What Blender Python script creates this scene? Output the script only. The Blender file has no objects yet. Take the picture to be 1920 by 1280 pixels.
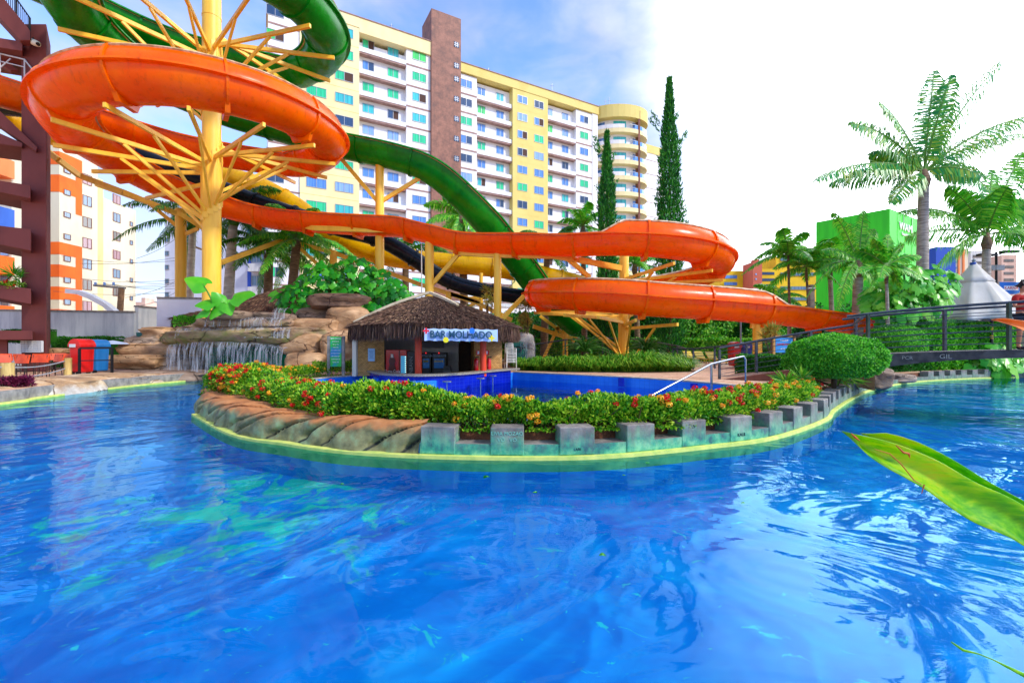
import bpy, bmesh, math, random
import numpy as np
from mathutils import Vector, Matrix, noise as mnoise
from mathutils.geometry import tessellate_polygon
sc = bpy.context.scene
R = math.radians
# ---------------------------------------------------------------- camera
F = 853.0; H = 1.5; HY = 650.0
cam_d = bpy.data.cameras.new("camera"); cam = bpy.data.objects.new("camera", cam_d)
sc.collection.objects.link(cam); sc.camera = cam
cam.location = (0, 0, H); cam.rotation_euler = (R(90), 0, 0)
cam_d.sensor_width = 36; cam_d.lens = F / 1920 * 36; cam_d.shift_y = 10 / 1920
cam_d.clip_start = 0.05; cam_d.clip_end = 1500
# ---------------------------------------------------------------- sky
SUN = Vector((0.80, -0.42, 0.70)).normalized()
w = bpy.data.worlds.new("World"); sc.world = w; w.use_nodes = True
nt = w.node_tree; nt.nodes.clear()
def N(t, nt=nt, **kw):
    n = nt.nodes.new(t)
    for k, v in kw.items(): setattr(n, k, v)
    return n
L = nt.links.new
out = N('ShaderNodeOutputWorld'); bg = N('ShaderNodeBackground'); L(bg.outputs[0], out.inputs[0])
sky = N('ShaderNodeTexSky', sky_type='NISHITA'); sky.sun_disc = False
sky.sun_elevation = math.asin(SUN.z); sky.sun_rotation = math.atan2(SUN.x, SUN.y)
sky.air_density = 1.0; sky.dust_density = 0.3; sky.ozone_density = 3.0
tc = N('ShaderNodeTexCoord')
SKYK = 0.085
sk = N('ShaderNodeVectorMath', operation='SCALE'); L(sky.outputs[0], sk.inputs[0]); sk.inputs[3].default_value = 2.5
tn = N('ShaderNodeVectorMath', operation='MULTIPLY'); tn.inputs[1].default_value = (.86, .97, 1.28); L(sk.outputs[0], tn.inputs[0])
dot = N('ShaderNodeVectorMath', operation='DOT_PRODUCT'); L(tc.outputs['Generated'], dot.inputs[0]); dot.inputs[1].default_value = (.72, .55, .42)
mp = N('ShaderNodeMapping'); mp.inputs['Scale'].default_value = (1, 1, 1.9); L(tc.outputs['Generated'], mp.inputs[0])
n1 = N('ShaderNodeTexNoise'); n1.inputs['Scale'].default_value = 2.1; n1.inputs['Detail'].default_value = 7; n1.inputs['Roughness'].default_value = .52; L(mp.outputs[0], n1.inputs[0])
def M(op, a, b=None, c=None, clamp=False, nt=nt):
    n = nt.nodes.new('ShaderNodeMath'); n.operation = op; n.use_clamp = clamp
    for i, v in enumerate((a, b, c)):
        if v is None: continue
        if isinstance(v, (int, float)): n.inputs[i].default_value = v
        else: nt.links.new(v, n.inputs[i])
    return n.outputs[0]
def smooth(v, a, b, nt=nt, lo=0., hi=1.):
    n = nt.nodes.new('ShaderNodeMapRange'); n.interpolation_type = 'SMOOTHSTEP'
    nt.links.new(v, n.inputs[0]); n.inputs[1].default_value = a; n.inputs[2].default_value = b
    n.inputs[3].default_value = lo; n.inputs[4].default_value = hi
    return n.outputs[0]
nz = M('SUBTRACT', n1.outputs[0], .5)
d1 = M('ADD', dot.outputs['Value'], M('MULTIPLY', nz, .42))
mask_r = smooth(d1, .76, .90)
n3b = N('ShaderNodeTexNoise'); n3b.inputs['Scale'].default_value = 5.5; n3b.inputs['Detail'].default_value = 7; n3b.inputs['Distortion'].default_value = .4; L(mp.outputs[0], n3b.inputs[0])
sepw = N('ShaderNodeSeparateXYZ'); L(tc.outputs['Generated'], sepw.inputs[0])
low = smooth(M('ADD', sepw.outputs[2], M('MULTIPLY', nz, -.8)), .50, .12)
wisp = smooth(M('ADD', M('MULTIPLY', n1.outputs[0], .6), M('ADD', M('MULTIPLY', n3b.outputs[0], .4), M('MULTIPLY', sepw.outputs[0], -.06))), .40, .60)
m_all = M('MAXIMUM', M('MAXIMUM', mask_r, M('MULTIPLY', low, .85)), M('MULTIPLY', wisp, .70), clamp=True)
n3 = N('ShaderNodeTexNoise'); n3.inputs['Scale'].default_value = 3.6; n3.inputs['Detail'].default_value = 6; L(mp.outputs[0], n3.inputs[0])
bright = M('ADD', M('ADD', 3.0, M('MULTIPLY', n3.outputs[0], 10.5)), M('MULTIPLY', smooth(dot.outputs['Value'], .83, .99), 36.0))
cc = N('ShaderNodeVectorMath', operation='SCALE'); cc.inputs[0].default_value = (.98, 1.03, 1.12); L(M('MULTIPLY', bright, M('ADD', .72, M('MULTIPLY', mask_r, .28))), cc.inputs[3])
mx = N('ShaderNodeMix', data_type='RGBA'); L(m_all, mx.inputs[0]); L(tn.outputs[0], mx.inputs[6]); L(cc.outputs[0], mx.inputs[7])
L(mx.outputs[2], bg.inputs[0]); bg.inputs[1].default_value = 0.1
# ---------------------------------------------------------------- sun
sd = bpy.data.lights.new("sun", 'SUN'); so = bpy.data.objects.new("sun", sd); sc.collection.objects.link(so)
sd.energy = 2.4; sd.angle = R(6.0); sd.color = (1, .95, .86)
so.rotation_euler = SUN.to_track_quat('Z', 'Y').to_euler(); so.location = (20, -20, 60)
sc.view_settings.view_transform = 'Standard'; sc.view_settings.look = 'None'
sc.view_settings.gamma = 1.0; sc.view_settings.exposure = 0.50
try: sc.view_settings.use_curve_mapping = False
except Exception: pass
# ---------------------------------------------------------------- helpers
def P(px, py, Y): return Vector(((px - 960) / F * Y, Y, H + (HY - py) / F * Y))
def G(px, py, z=0.0):
    d = F * (H - z) / (py - HY); return Vector(((px - 960) / F * d, d, z))
def hexc(h, k=1.0):
    h = h.lstrip('#'); o = []
    for i in (0, 2, 4):
        c = int(h[i:i + 2], 16) / 255; c = c / 12.92 if c <= .04045 else ((c + .055) / 1.055) ** 2.4
        o.append(c * k)
    return (*o, 1)
OFF = {}
class MB:
    def __init__(s): s.v = []; s.f = []; s.m = []; s.n = 0
    def add(s, vs, fs, mi=0):
        b = s.n; s.v.append(np.asarray([tuple(q) for q in vs], dtype=float).reshape(-1, 3)); s.n += len(vs)
        for f in fs: s.f.append(tuple(i + b for i in f)); s.m.append(mi)
        return s
    def arr(s, V, per, mi=0):              # V (n*per,3): n polygons of per verts
        V = np.asarray(V, float).reshape(-1, 3); b = s.n; s.v.append(V); s.n += len(V)
        for i in range(0, len(V), per): s.f.append(tuple(range(b + i, b + i + per))); s.m.append(mi)
        return s
    def box(s, c, size, rz=0, mi=0, taper=1.0):
        x, y, z = [q / 2 for q in size]; cr, sr = math.cos(rz), math.sin(rz); vs = []
        for zz, k in ((-z, 1), (z, taper)):
            for xx, yy in ((-x, -y), (x, -y), (x, y), (-x, y)):
                vs.append((c[0] + (xx * cr - yy * sr) * k, c[1] + (xx * sr + yy * cr) * k, c[2] + zz))
        return s.add(vs, [(3, 2, 1, 0), (4, 5, 6, 7), (0, 1, 5, 4), (1, 2, 6, 5), (2, 3, 7, 6), (3, 0, 4, 7)], mi)
    def beam(s, a, b, wd=.2, h=.2, mi=0, up=(0, 0, 1)):
        a, b = Vector(a), Vector(b); t = (b - a).normalized(); up = Vector(up)
        if abs(t.dot(up)) > .98: up = Vector((1, 0, 0))
        x = t.cross(up).normalized() * wd / 2; y = x.cross(t).normalized() * h / 2
        vs = [p + i * x + j * y for p in (a, b) for i, j in ((-1, -1), (1, -1), (1, 1), (-1, 1))]
        return s.add(vs, [(0, 1, 2, 3), (7, 6, 5, 4), (0, 4, 5, 1), (1, 5, 6, 2), (2, 6, 7, 3), (3, 7, 4, 0)], mi)
    def tube(s, pts, r, seg=12, mi=0, cap=True):
        pts = [Vector(p) for p in pts]; n = len(pts); rs = r if isinstance(r, (list, tuple)) else [r] * n
        vs = []; prev = None
        for i, p in enumerate(pts):
            t = (pts[min(i + 1, n - 1)] - pts[max(i - 1, 0)]).normalized()
            if prev is None:
                u = Vector((0, 0, 1)) if abs(t.z) < .9 else Vector((1, 0, 0))
                x = t.cross(u).normalized()
            else: x = (prev - t * prev.dot(t)).normalized()
            prev = x; y = t.cross(x)
            for k in range(seg):
                a = 2 * math.pi * k / seg; vs.append(p + (x * math.cos(a) + y * math.sin(a)) * rs[i])
        fs = [(i * seg + k, i * seg + (k + 1) % seg, (i + 1) * seg + (k + 1) % seg, (i + 1) * seg + k) for i in range(n - 1) for k in range(seg)]
        if cap: fs += [tuple(range(seg))[::-1], tuple((n - 1) * seg + k for k in range(seg))]
        return s.add(vs, fs, mi)
    def lathe(s, c, prof, seg=20, mi=0):
        vs = []; n = len(prof)
        for r, z in prof:
            for k in range(seg):
                a = 2 * math.pi * k / seg; vs.append((c[0] + r * math.cos(a), c[1] + r * math.sin(a), c[2] + z))
        fs = [(i * seg + k, i * seg + (k + 1) % seg, (i + 1) * seg + (k + 1) % seg, (i + 1) * seg + k) for i in range(n - 1) for k in range(seg)]
        return s.add(vs, fs + [tuple(range(seg))[::-1], tuple((n - 1) * seg + k for k in range(seg))], mi)
    def prism(s, poly, z0, z1, mi=0, top=None):
        n = len(poly); vs = [(p[0], p[1], z0) for p in poly] + [(p[0], p[1], z1) for p in poly]
        fs = [(i, (i + 1) % n, n + (i + 1) % n, n + i) for i in range(n)]
        tr = tessellate_polygon([[Vector((p[0], p[1], 0)) for p in poly]])
        ms = mi if top is None else top
        s.add(vs, fs, mi); b = s.n - 2 * n
        for t in tr:
            s.f.append(tuple(b + n + i for i in t)); s.m.append(ms); s.f.append(tuple(b + i for i in t[::-1])); s.m.append(mi)
        return s
    def extr(s, poly, o, ux, uy, dep, mi=0):   # polygon in plane (o,ux,uy) extruded along dep vector
        o, ux, uy, dep = map(Vector, (o, ux, uy, dep)); n = len(poly)
        a = [o + ux * p[0] + uy * p[1] for p in poly]; vs = a + [q + dep for q in a]
        fs = [(i, (i + 1) % n, n + (i + 1) % n, n + i) for i in range(n)]
        s.add(vs, fs, mi); b = s.n - 2 * n
        for t in tessellate_polygon([[Vector((p[0], p[1], 0)) for p in poly]]):
            s.f.append(tuple(b + i for i in t)); s.m.append(mi); s.f.append(tuple(b + n + i for i in t[::-1])); s.m.append(mi)
        return s
    def build(s, name, mats, parent=None, smooth=False, origin=None, fix=True, bevel=0):
        V = np.concatenate(s.v) if s.v else np.zeros((0, 3))
        if parent is None:
            o0 = Vector(origin) if origin is not None else Vector(((V[:, 0].min() + V[:, 0].max()) / 2, (V[:, 1].min() + V[:, 1].max()) / 2, V[:, 2].min()))
        else: o0 = OFF[parent.name]
        me = bpy.data.meshes.new(name); me.from_pydata((V - np.array(o0)).tolist(), [], s.f)
        if not isinstance(mats, (list, tuple)): mats = [mats]
        for m_ in mats: me.materials.append(m_)
        me.polygons.foreach_set('material_index', s.m)
        if fix:
            bm = bmesh.new(); bm.from_mesh(me); bmesh.ops.recalc_face_normals(bm, faces=bm.faces); bm.to_mesh(me); bm.free()
        if smooth:
            me.polygons.foreach_set('use_smooth', [True] * len(me.polygons))
            if smooth != True:
                me.set_sharp_from_angle(angle=R(smooth))
        me.update()
        o = bpy.data.objects.new(name, me); sc.collection.objects.link(o)
        if parent is None: o.location = o0
        else: o.parent = parent
        OFF[o.name] = o0
        if bevel:
            b = o.modifiers.new('bevel', 'BEVEL'); b.width = bevel; b.segments = 2; b.limit_method = 'ANGLE'
        return o
def tag(o, label=None, cat=None, group=None, kind=None):
    if label: o['label'] = label
    if cat: o['category'] = cat
    if group: o['group'] = group
    if kind: o['kind'] = kind
    return o
def thing(name, label, cat, loc, group=None):
    o = bpy.data.objects.new(name, None); sc.collection.objects.link(o); o.location = loc; o.empty_display_size = .2
    OFF[o.name] = Vector(loc); return tag(o, label, cat, group)
def struct(o): o['kind'] = 'structure'; return o
def dup(o, loc, rz=0, label=None, group=None, scale=1.0):
    def cp(x, par):
        c = x.copy(); sc.collection.objects.link(c)
        if par: c.parent = par
        for ch in list(x.children): cp(ch, c)
        return c
    r = cp(o, None); r.location = loc; r.rotation_euler = (0, 0, rz); r.scale = (scale,) * 3
    OFF[r.name] = Vector(loc)
    if label: r['label'] = label
    if group: r['group'] = group
    return r
ORD = 'first second third fourth fifth sixth seventh eighth ninth tenth eleventh twelfth thirteenth fourteenth fifteenth sixteenth seventeenth eighteenth nineteenth twentieth twenty-first twenty-second twenty-third twenty-fourth twenty-fifth twenty-sixth twenty-seventh twenty-eighth twenty-ninth thirtieth thirty-first thirty-second thirty-third thirty-fourth thirty-fifth thirty-sixth thirty-seventh thirty-eighth'.split()
# ---------------------------------------------------------------- materials
def newmat(name):
    m = bpy.data.materials.new(name); m.use_nodes = True; return m, m.node_tree, m.node_tree.nodes['Principled BSDF']
def ramp(nt, fac, stops):
    r = nt.nodes.new('ShaderNodeValToRGB'); cr = r.color_ramp
    while len(cr.elements) < len(stops): cr.elements.new(.5)
    for e, (p, c) in zip(cr.elements, stops): e.position = p; e.color = c if len(c) == 4 else (*c, 1)
    if fac is not None: nt.links.new(fac, r.inputs[0])
    return r.outputs[0]
def noise(nt, scale, detail=5, rough=.55, sc3=None, dist=0, vec=None):
    t = nt.nodes.new('ShaderNodeTexCoord') if vec is None else None
    v = t.outputs['Object'] if vec is None else vec
    if sc3:
        mp = nt.nodes.new('ShaderNodeMapping'); mp.inputs['Scale'].default_value = sc3; nt.links.new(v, mp.inputs[0]); v = mp.outputs[0]
    n = nt.nodes.new('ShaderNodeTexNoise'); n.inputs['Scale'].default_value = scale; n.inputs['Detail'].default_value = detail
    n.inputs['Roughness'].default_value = rough; n.inputs['Distortion'].default_value = dist; nt.links.new(v, n.inputs[0]); return n.outputs[0]
def bump(nt, b, h, strength=.3, dist=.02):
    n = nt.nodes.new('ShaderNodeBump'); n.inputs['Strength'].default_value = strength; n.inputs['Distance'].default_value = dist
    nt.links.new(h, n.inputs['Height']); nt.links.new(n.outputs[0], b.inputs['Normal']); return n
def pm(name, c1, c2=None, rough=.55, scale=2.0, bs=0, bstr=.2, bd=.01, metal=0, coat=0, sc3=None, detail=6, lo=.35, hi=.65, bsc3=None):
    m, nt, b = newmat(name)
    c1 = hexc(c1) if isinstance(c1, str) else c1
    if c2 is None: c2 = tuple(x * .86 for x in c1[:3]) + (1,)
    c2 = hexc(c2) if isinstance(c2, str) else c2
    col = ramp(nt, noise(nt, scale, detail, sc3=sc3), [(lo, c2), (hi, c1)])
    nt.links.new(col, b.inputs['Base Color']); b.inputs['Roughness'].default_value = rough; b.inputs['Metallic'].default_value = metal
    if coat: b.inputs['Coat Weight'].default_value = coat; b.inputs['Coat Roughness'].default_value = .08
    if bs: bump(nt, b, noise(nt, bs, 5, sc3=bsc3), bstr, bd)
    return m
def leafmat(name, cols, scale=1.2, trans=.35, rough=.45):
    m, nt, b = newmat(name); g = nt.nodes.new('ShaderNodeNewGeometry')
    f = M('ADD', M('MULTIPLY', g.outputs['Random Per Island'], .6, nt=nt), M('MULTIPLY', noise(nt, scale, 3), .55, nt=nt), nt=nt)
    col = ramp(nt, f, [(i / (len(cols) - 1) * .75 + .12, hexc(c) if isinstance(c, str) else c) for i, c in enumerate(cols)])
    nt.links.new(col, b.inputs['Base Color']); b.inputs['Roughness'].default_value = rough; b.inputs['Specular IOR Level'].default_value = .35
    tr = nt.nodes.new('ShaderNodeBsdfTranslucent'); nt.links.new(col, tr.inputs[0])
    mx = nt.nodes.new('ShaderNodeMixShader'); mx.inputs[0].default_value = trans
    nt.links.new(b.outputs[0], mx.inputs[1]); nt.links.new(tr.outputs[0], mx.inputs[2])
    nt.links.new(mx.outputs[0], nt.nodes['Material Output'].inputs[0]); return m
def rockmat(name, c_hi, c_mid, c_lo, moss=None, mossz=None, wet=.75, scale=.9):
    m, nt, b = newmat(name)
    g = nt.nodes.new('ShaderNodeNewGeometry')
    n = noise(nt, scale, 9, .62, sc3=(1, 1, 2.2), dist=.4, vec=g.outputs['Position'])
    col = ramp(nt, n, [(.28, hexc(c_lo)), (.48, hexc(c_mid)), (.68, hexc(c_hi))])
    # cracks
    vo = nt.nodes.new('ShaderNodeTexVoronoi'); vo.feature = 'DISTANCE_TO_EDGE'; vo.inputs['Scale'].default_value = .5
    mp = nt.nodes.new('ShaderNodeMapping'); mp.inputs['Scale'].default_value = (.8, .8, 2.4); mp.inputs['Rotation'].default_value = (.2, .25, .3)
    wv = nt.nodes.new('ShaderNodeVectorMath'); wv.operation = 'ADD'; nn = nt.nodes.new('ShaderNodeTexNoise'); nn.inputs['Scale'].default_value = 1.2; nn.inputs['Detail'].default_value = 4
    nt.links.new(g.outputs['Position'], nn.inputs[0]); nt.links.new(g.outputs['Position'], wv.inputs[0]); nt.links.new(nn.outputs['Color'], wv.inputs[1])
    nt.links.new(wv.outputs[0], mp.inputs[0]); nt.links.new(mp.outputs[0], vo.inputs[0])
    crack = smooth(vo.outputs['Distance'], 0, .022, nt=nt)
    if moss:
        sx = nt.nodes.new('ShaderNodeSeparateXYZ'); nt.links.new(g.outputs['Position'], sx.inputs[0])
        mz = M('ADD', M('MULTIPLY', M('SUBTRACT', mossz[0], sx.outputs[2], nt=nt), mossz[1], nt=nt), M('MULTIPLY', M('SUBTRACT', noise(nt, 2.3, 6, vec=g.outputs['Position']), .5, nt=nt), 2.4, nt=nt), clamp=True, nt=nt)
        mm = nt.nodes.new('ShaderNodeMix'); mm.data_type = 'RGBA'; nt.links.new(mz, mm.inputs[0]); nt.links.new(col, mm.inputs[6]); mm.inputs[7].default_value = hexc(moss); col = mm.outputs[2]
    dk = nt.nodes.new('ShaderNodeMix'); dk.data_type = 'RGBA'; dk.blend_type = 'MULTIPLY'; nt.links.new(M('SUBTRACT', 1, crack, nt=nt), dk.inputs[0]); nt.links.new(col, dk.inputs[6]); dk.inputs[7].default_value = (.22, .16, .12, 1)
    nt.links.new(dk.outputs[2], b.inputs['Base Color']); b.inputs['Roughness'].default_value = wet
    hgt = M('ADD', M('MULTIPLY', crack, .6, nt=nt), noise(nt, 6, 8, .7, sc3=(1, 1, 3), vec=g.outputs['Position']), nt=nt)
    bump(nt, b, hgt, .7, .05); return m
def simple(name, c, rough=.5, metal=0, emit=0, coat=0):
    m, nt, b = newmat(name); c = hexc(c) if isinstance(c, str) else c
    b.inputs['Base Color'].default_value = c; b.inputs['Roughness'].default_value = rough; b.inputs['Metallic'].default_value = metal
    if coat: b.inputs['Coat Weight'].default_value = coat
    if emit: b.inputs['Emission Color'].default_value = c; b.inputs['Emission Strength'].default_value = emit
    return m
def fiber(name, c1, c2):      # glossy painted fibreglass with faint streaks and dust
    m, nt, b = newmat(name)
    g = nt.nodes.new('ShaderNodeNewGeometry')
    n = noise(nt, .8, 7, .6, vec=g.outputs['Position'])
    col = ramp(nt, n, [(.3, hexc(c2)), (.62, hexc(c1))]); st = ramp(nt, noise(nt, 1.0, 7, .65, sc3=(5, 5, .7), vec=g.outputs['Position']), [(.30, (.60, .50, .42, 1)), (.46, (1, 1, 1, 1))]); ms = nt.nodes.new('ShaderNodeMix'); ms.data_type = 'RGBA'; ms.blend_type = 'MULTIPLY'; ms.inputs[0].default_value = .55; nt.links.new(col, ms.inputs[6]); nt.links.new(st, ms.inputs[7]); col = ms.outputs[2]; nt.links.new(col, b.inputs['Base Color'])
    rr = ramp(nt, noise(nt, 2.5, 6, .6, vec=g.outputs['Position']), [(.3, (.16,) * 3), (.7, (.34,) * 3)]); nt.links.new(rr, b.inputs['Roughness'])
    b.inputs['Specular IOR Level'].default_value = .32; b.inputs['Coat Weight'].default_value = .04; b.inputs['Coat Roughness'].default_value = .15
    tl = nt.nodes.new('ShaderNodeBsdfTranslucent'); nt.links.new(col, tl.inputs[0]); mq = nt.nodes.new('ShaderNodeMixShader'); mq.inputs[0].default_value = .38; nt.links.new(b.outputs[0], mq.inputs[1]); nt.links.new(tl.outputs[0], mq.inputs[2]); nt.links.new(mq.outputs[0], nt.nodes['Material Output'].inputs[0])
    bump(nt, b, noise(nt, 1.3, 3, vec=g.outputs['Position']), .15, .03); return m
def rainpaint(name, c1, c2, rough=.45):
    m, nt, b = newmat(name); g = nt.nodes.new('ShaderNodeNewGeometry')
    n = noise(nt, .22 if 'plaster' in name or 'panel' in name else 1.2, 8, .6, sc3=(3, 3, .35) if 'plaster' not in name else (1.5, 1.5, .8), vec=g.outputs['Position'])
    nt.links.new(ramp(nt, n, [(.3, hexc(c2)), (.55, hexc(c1))]), b.inputs['Base Color']); b.inputs['Roughness'].default_value = rough
    bump(nt, b, noise(nt, 9, 5, vec=g.outputs['Position']), .12, .01); return m
MT = {}
MT['orange'] = fiber('orange_fibreglass', '#FF7A00', '#FF6200')
MT['orange_lip'] = fiber('orange_fibreglass_lip', '#FF8400', '#FF6A00')
MT['green'] = fiber('green_fibreglass', '#10A01E', '#087A16')
MT['yellowf'] = fiber('yellow_fibreglass', '#F4C408', '#D89C04')
MT['blackf'] = fiber('black_fibreglass', '#26303C', '#141A22')
MT['steel'] = rainpaint('yellow_steel_paint', '#FFC93E', '#F4B42A')
MT['lipcream'] = pm('pale_weathered_rim', '#E4CDA8', '#B98A58', .5, 4)
MT['white'] = rainpaint('white_plaster', '#E9E9EC', '#D6D6DA', .8)
MT['hyellow'] = rainpaint('pale_yellow_plaster', '#EADCA8', '#E2D296', .8)
MT['hcap'] = rainpaint('mustard_plaster', '#DAC878', '#D0BA66', .8)
MT['belt'] = pm('dusty_pink_band', '#A88880', '#8A6C66', .8, 2)
MT['concrete'] = pm('concrete', '#9A948A', '#6E6A64', .85, 5, bs=25, bstr=.3)
MT['brownwall'] = rainpaint('brown_red_plaster', '#7C3A34', '#5E2622', .75)
MT['dark'] = simple('dark_metal', '#24262A', .4, .6)
MT['chrome'] = simple('steel_tube', '#B4B8BE', .25, .9)
MT['wallwhite'] = rainpaint('whitewashed_wall', '#C9CCCC', '#A9AEB2', .85)
# ---------------------------------------------------------------- ground, river, pool
GZ = .35
g2 = lambda px, py, z=0.: tuple(G(px, py, z)[:2])
left_bank = [(-14.6, .6), (-13.9, 6), g2(0, 758), g2(62, 748), g2(240, 725), g2(390, 711), (-12.8, 22.6), (-11.0, 21.7), (-9.9, 17.5), (-8.35, 13.0), g2(366, 766)]
def catm(pts, step=.15, closed=False):
    P_ = [Vector(p) for p in pts]; n = len(P_); o = []
    rng = range(n if closed else n - 1)
    for i in rng:
        a, b, c, d = (P_[(i - 1) % n] if closed or i else P_[0]), P_[i], P_[(i + 1) % n], (P_[(i + 2) % n] if closed or i + 2 < n else P_[-1])
        k = max(1, int((c - b).length / step))
        for j in range(k):
            t = j / k
            o.append(.5 * ((2 * b) + (c - a) * t + (2 * a - 5 * b + 4 * c - d) * t * t + (3 * b - a - 3 * c + d) * t ** 3))
    if not closed: o.append(P_[-1])
    return o
edge_px = [(366, 778), (439, 816), (540, 834), (641, 848), (787, 857), (977, 861), (1145, 857), (1320, 840), (1450, 822), (1544, 789), (1562, 770), (1600, 746), (1637, 731), (1712, 717), (1825, 710), (1900, 708)]
edge = catm([g2(*p) for p in edge_px], .12)
far_r = [(30, 22.5), (46, 18), (46, .6)]
river = [tuple(p) for p in catm(left_bank, .5)[:-1]] + [tuple(p) for p in edge] + far_r
pool_px = [(529, 720), (560, 714), (620, 708), (697, 702)]
pc = [g2(x, y, GZ) for x, y in pool_px]
counter = [(-5.3, 17.4), (-4.4, 16.0), (-3.1, 15.4), (-1.8, 16.4), (-.7, 18.6)]
far_pool = [(0.05, 20.6), g2(1060, 702, GZ), g2(1200, 709, GZ), g2(1320, 717.6, GZ), g2(1390, 726, GZ), g2(1430, 741, GZ)]
near_pool = [g2(1410, 760, GZ), g2(1280, 779, GZ), g2(1080, 790, GZ), g2(850, 791, GZ), g2(700, 772, GZ), g2(600, 745, GZ), g2(540, 728, GZ)]
left_pool = catm(pc, .6); cnt_c = catm(counter, .3)
pool = [tuple(p) for p in left_pool] + [tuple(p) for p in cnt_c] + [tuple(p) for p in catm(far_pool + near_pool + [pc[0]], .4)[:-1]]
barpit = [(-5.25, 17.75), (-4.35, 16.35), (-3.1, 15.75), (-1.95, 16.7), (-1.0, 18.7), (-1.2, 21), (-5.4, 21)]
def sheet(name, polys, z, mat, uv=None):
    pl = [[Vector((p[0], p[1], z)) for p in q] for q in polys]
    tr = tessellate_polygon(pl); vs = [v for q in pl for v in q]
    mb = MB(); mb.add(vs, [t for t in tr]); o = mb.build(name, mat, fix=False, origin=(0, 0, z))
    bm = bmesh.new(); bm.from_mesh(o.data)
    for f in bm.faces:
        f.normal_update()
        if f.normal.z < 0: f.normal_flip()
    bm.to_mesh(o.data); bm.free(); return o
def skirt(mb, poly, z0, z1, mi=0, closed=True):
    n = len(poly)
    for i in range(n if closed else n - 1):
        a, b = poly[i], poly[(i + 1) % n]; mb.add([(a[0], a[1], z0), (b[0], b[1], z0), (b[0], b[1], z1), (a[0], a[1], z1)], [(0, 1, 2, 3)], mi)
# ground material: salmon paving near, dull further
def groundmat():
    m, nt, b = newmat('salmon_stone_paving'); g = nt.nodes.new('ShaderNodeNewGeometry'); pos = g.outputs['Position']
    c = ramp(nt, noise(nt, .7, 8, .6, vec=pos), [(.3, hexc('#B98A63')), (.5, hexc('#CDA07C')), (.7, hexc('#D9B494'))])
    vo = nt.nodes.new('ShaderNodeTexVoronoi'); vo.feature = 'DISTANCE_TO_EDGE'; vo.inputs['Scale'].default_value = 2.2; nt.links.new(pos, vo.inputs[0])
    j = smooth(vo.outputs['Distance'], 0, .04, nt=nt)
    mm = nt.nodes.new('ShaderNodeMix'); mm.data_type = 'RGBA'; nt.links.new(j, mm.inputs[0]); mm.inputs[6].default_value = hexc('#9A6E50'); nt.links.new(c, mm.inputs[7])
    nt.links.new(mm.outputs[2], b.inputs['Base Color']); b.inputs['Roughness'].default_value = .8; bump(nt, b, M('ADD', j, noise(nt, 12, 5, vec=pos), nt=nt), .2, .01); return m
MT['ground'] = groundmat()
outer = [(-420, -60), (420, -60), (420, 520), (-420, 520)]
def offs0(path, d):
    o = []
    for i, p in enumerate(path):
        t = (Vector(path[min(i + 1, len(path) - 1)]) - Vector(path[max(i - 1, 0)])).normalized(); o.append((p[0] - t.y * d, p[1] + t.x * d))
    return o
river_hole = [tuple(p) for p in catm(left_bank, .5)[:-1]] + offs0(edge, .31)[2:] + far_r
struct(sheet('ground', [outer, river_hole, pool, barpit], GZ, MT['ground']))
MT['soil'] = pm('red_brown_soil', '#7E4A2C', '#4E2E1E', .95, 6, bs=20, bstr=.8, bd=.03)
# tiled pool wall material
def tilemat(name, c1, c2, grout, sc=7.5):
    m, nt, b = newmat(name); g = nt.nodes.new('ShaderNodeNewGeometry'); pos = g.outputs['Position']
    sp = nt.nodes.new('ShaderNodeSeparateXYZ'); nt.links.new(pos, sp.inputs[0])
    def line(v): return smooth(M('ABSOLUTE', M('SUBTRACT', M('FRACT', M('MULTIPLY', v, sc, nt=nt), nt=nt), .5, nt=nt), nt=nt), .44, .49, nt=nt)
    gr = M('MAXIMUM', line(sp.outputs[0]), line(sp.outputs[2]), nt=nt)
    c = ramp(nt, noise(nt, 1.3, 6, vec=pos), [(.35, hexc(c2)), (.6, hexc(c1))])
    mm = nt.nodes.new('ShaderNodeMix'); mm.data_type = 'RGBA'; nt.links.new(M('MULTIPLY', gr, .3, nt=nt), mm.inputs[0]); nt.links.new(c, mm.inputs[6]); mm.inputs[7].default_value = hexc(grout)
    nt.links.new(mm.outputs[2], b.inputs['Base Color']); b.inputs['Roughness'].default_value = .2; return m
MT['tile'] = tilemat('light_blue_pool_tile', '#2C86E6', '#1F70D6', '#0E4C9E')
MT['tiledark'] = tilemat('cobalt_pool_tile', '#0A1FA8', '#071890', '#3A55C8')
MT['yband'] = pm('yellow_green_waterline_paint', '#E0E070', '#B8CC60', .7, 6)
MT['skyblue'] = pm('river_wall_paint', '#28AEE0', '#1494D0', .7, 2)
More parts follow.
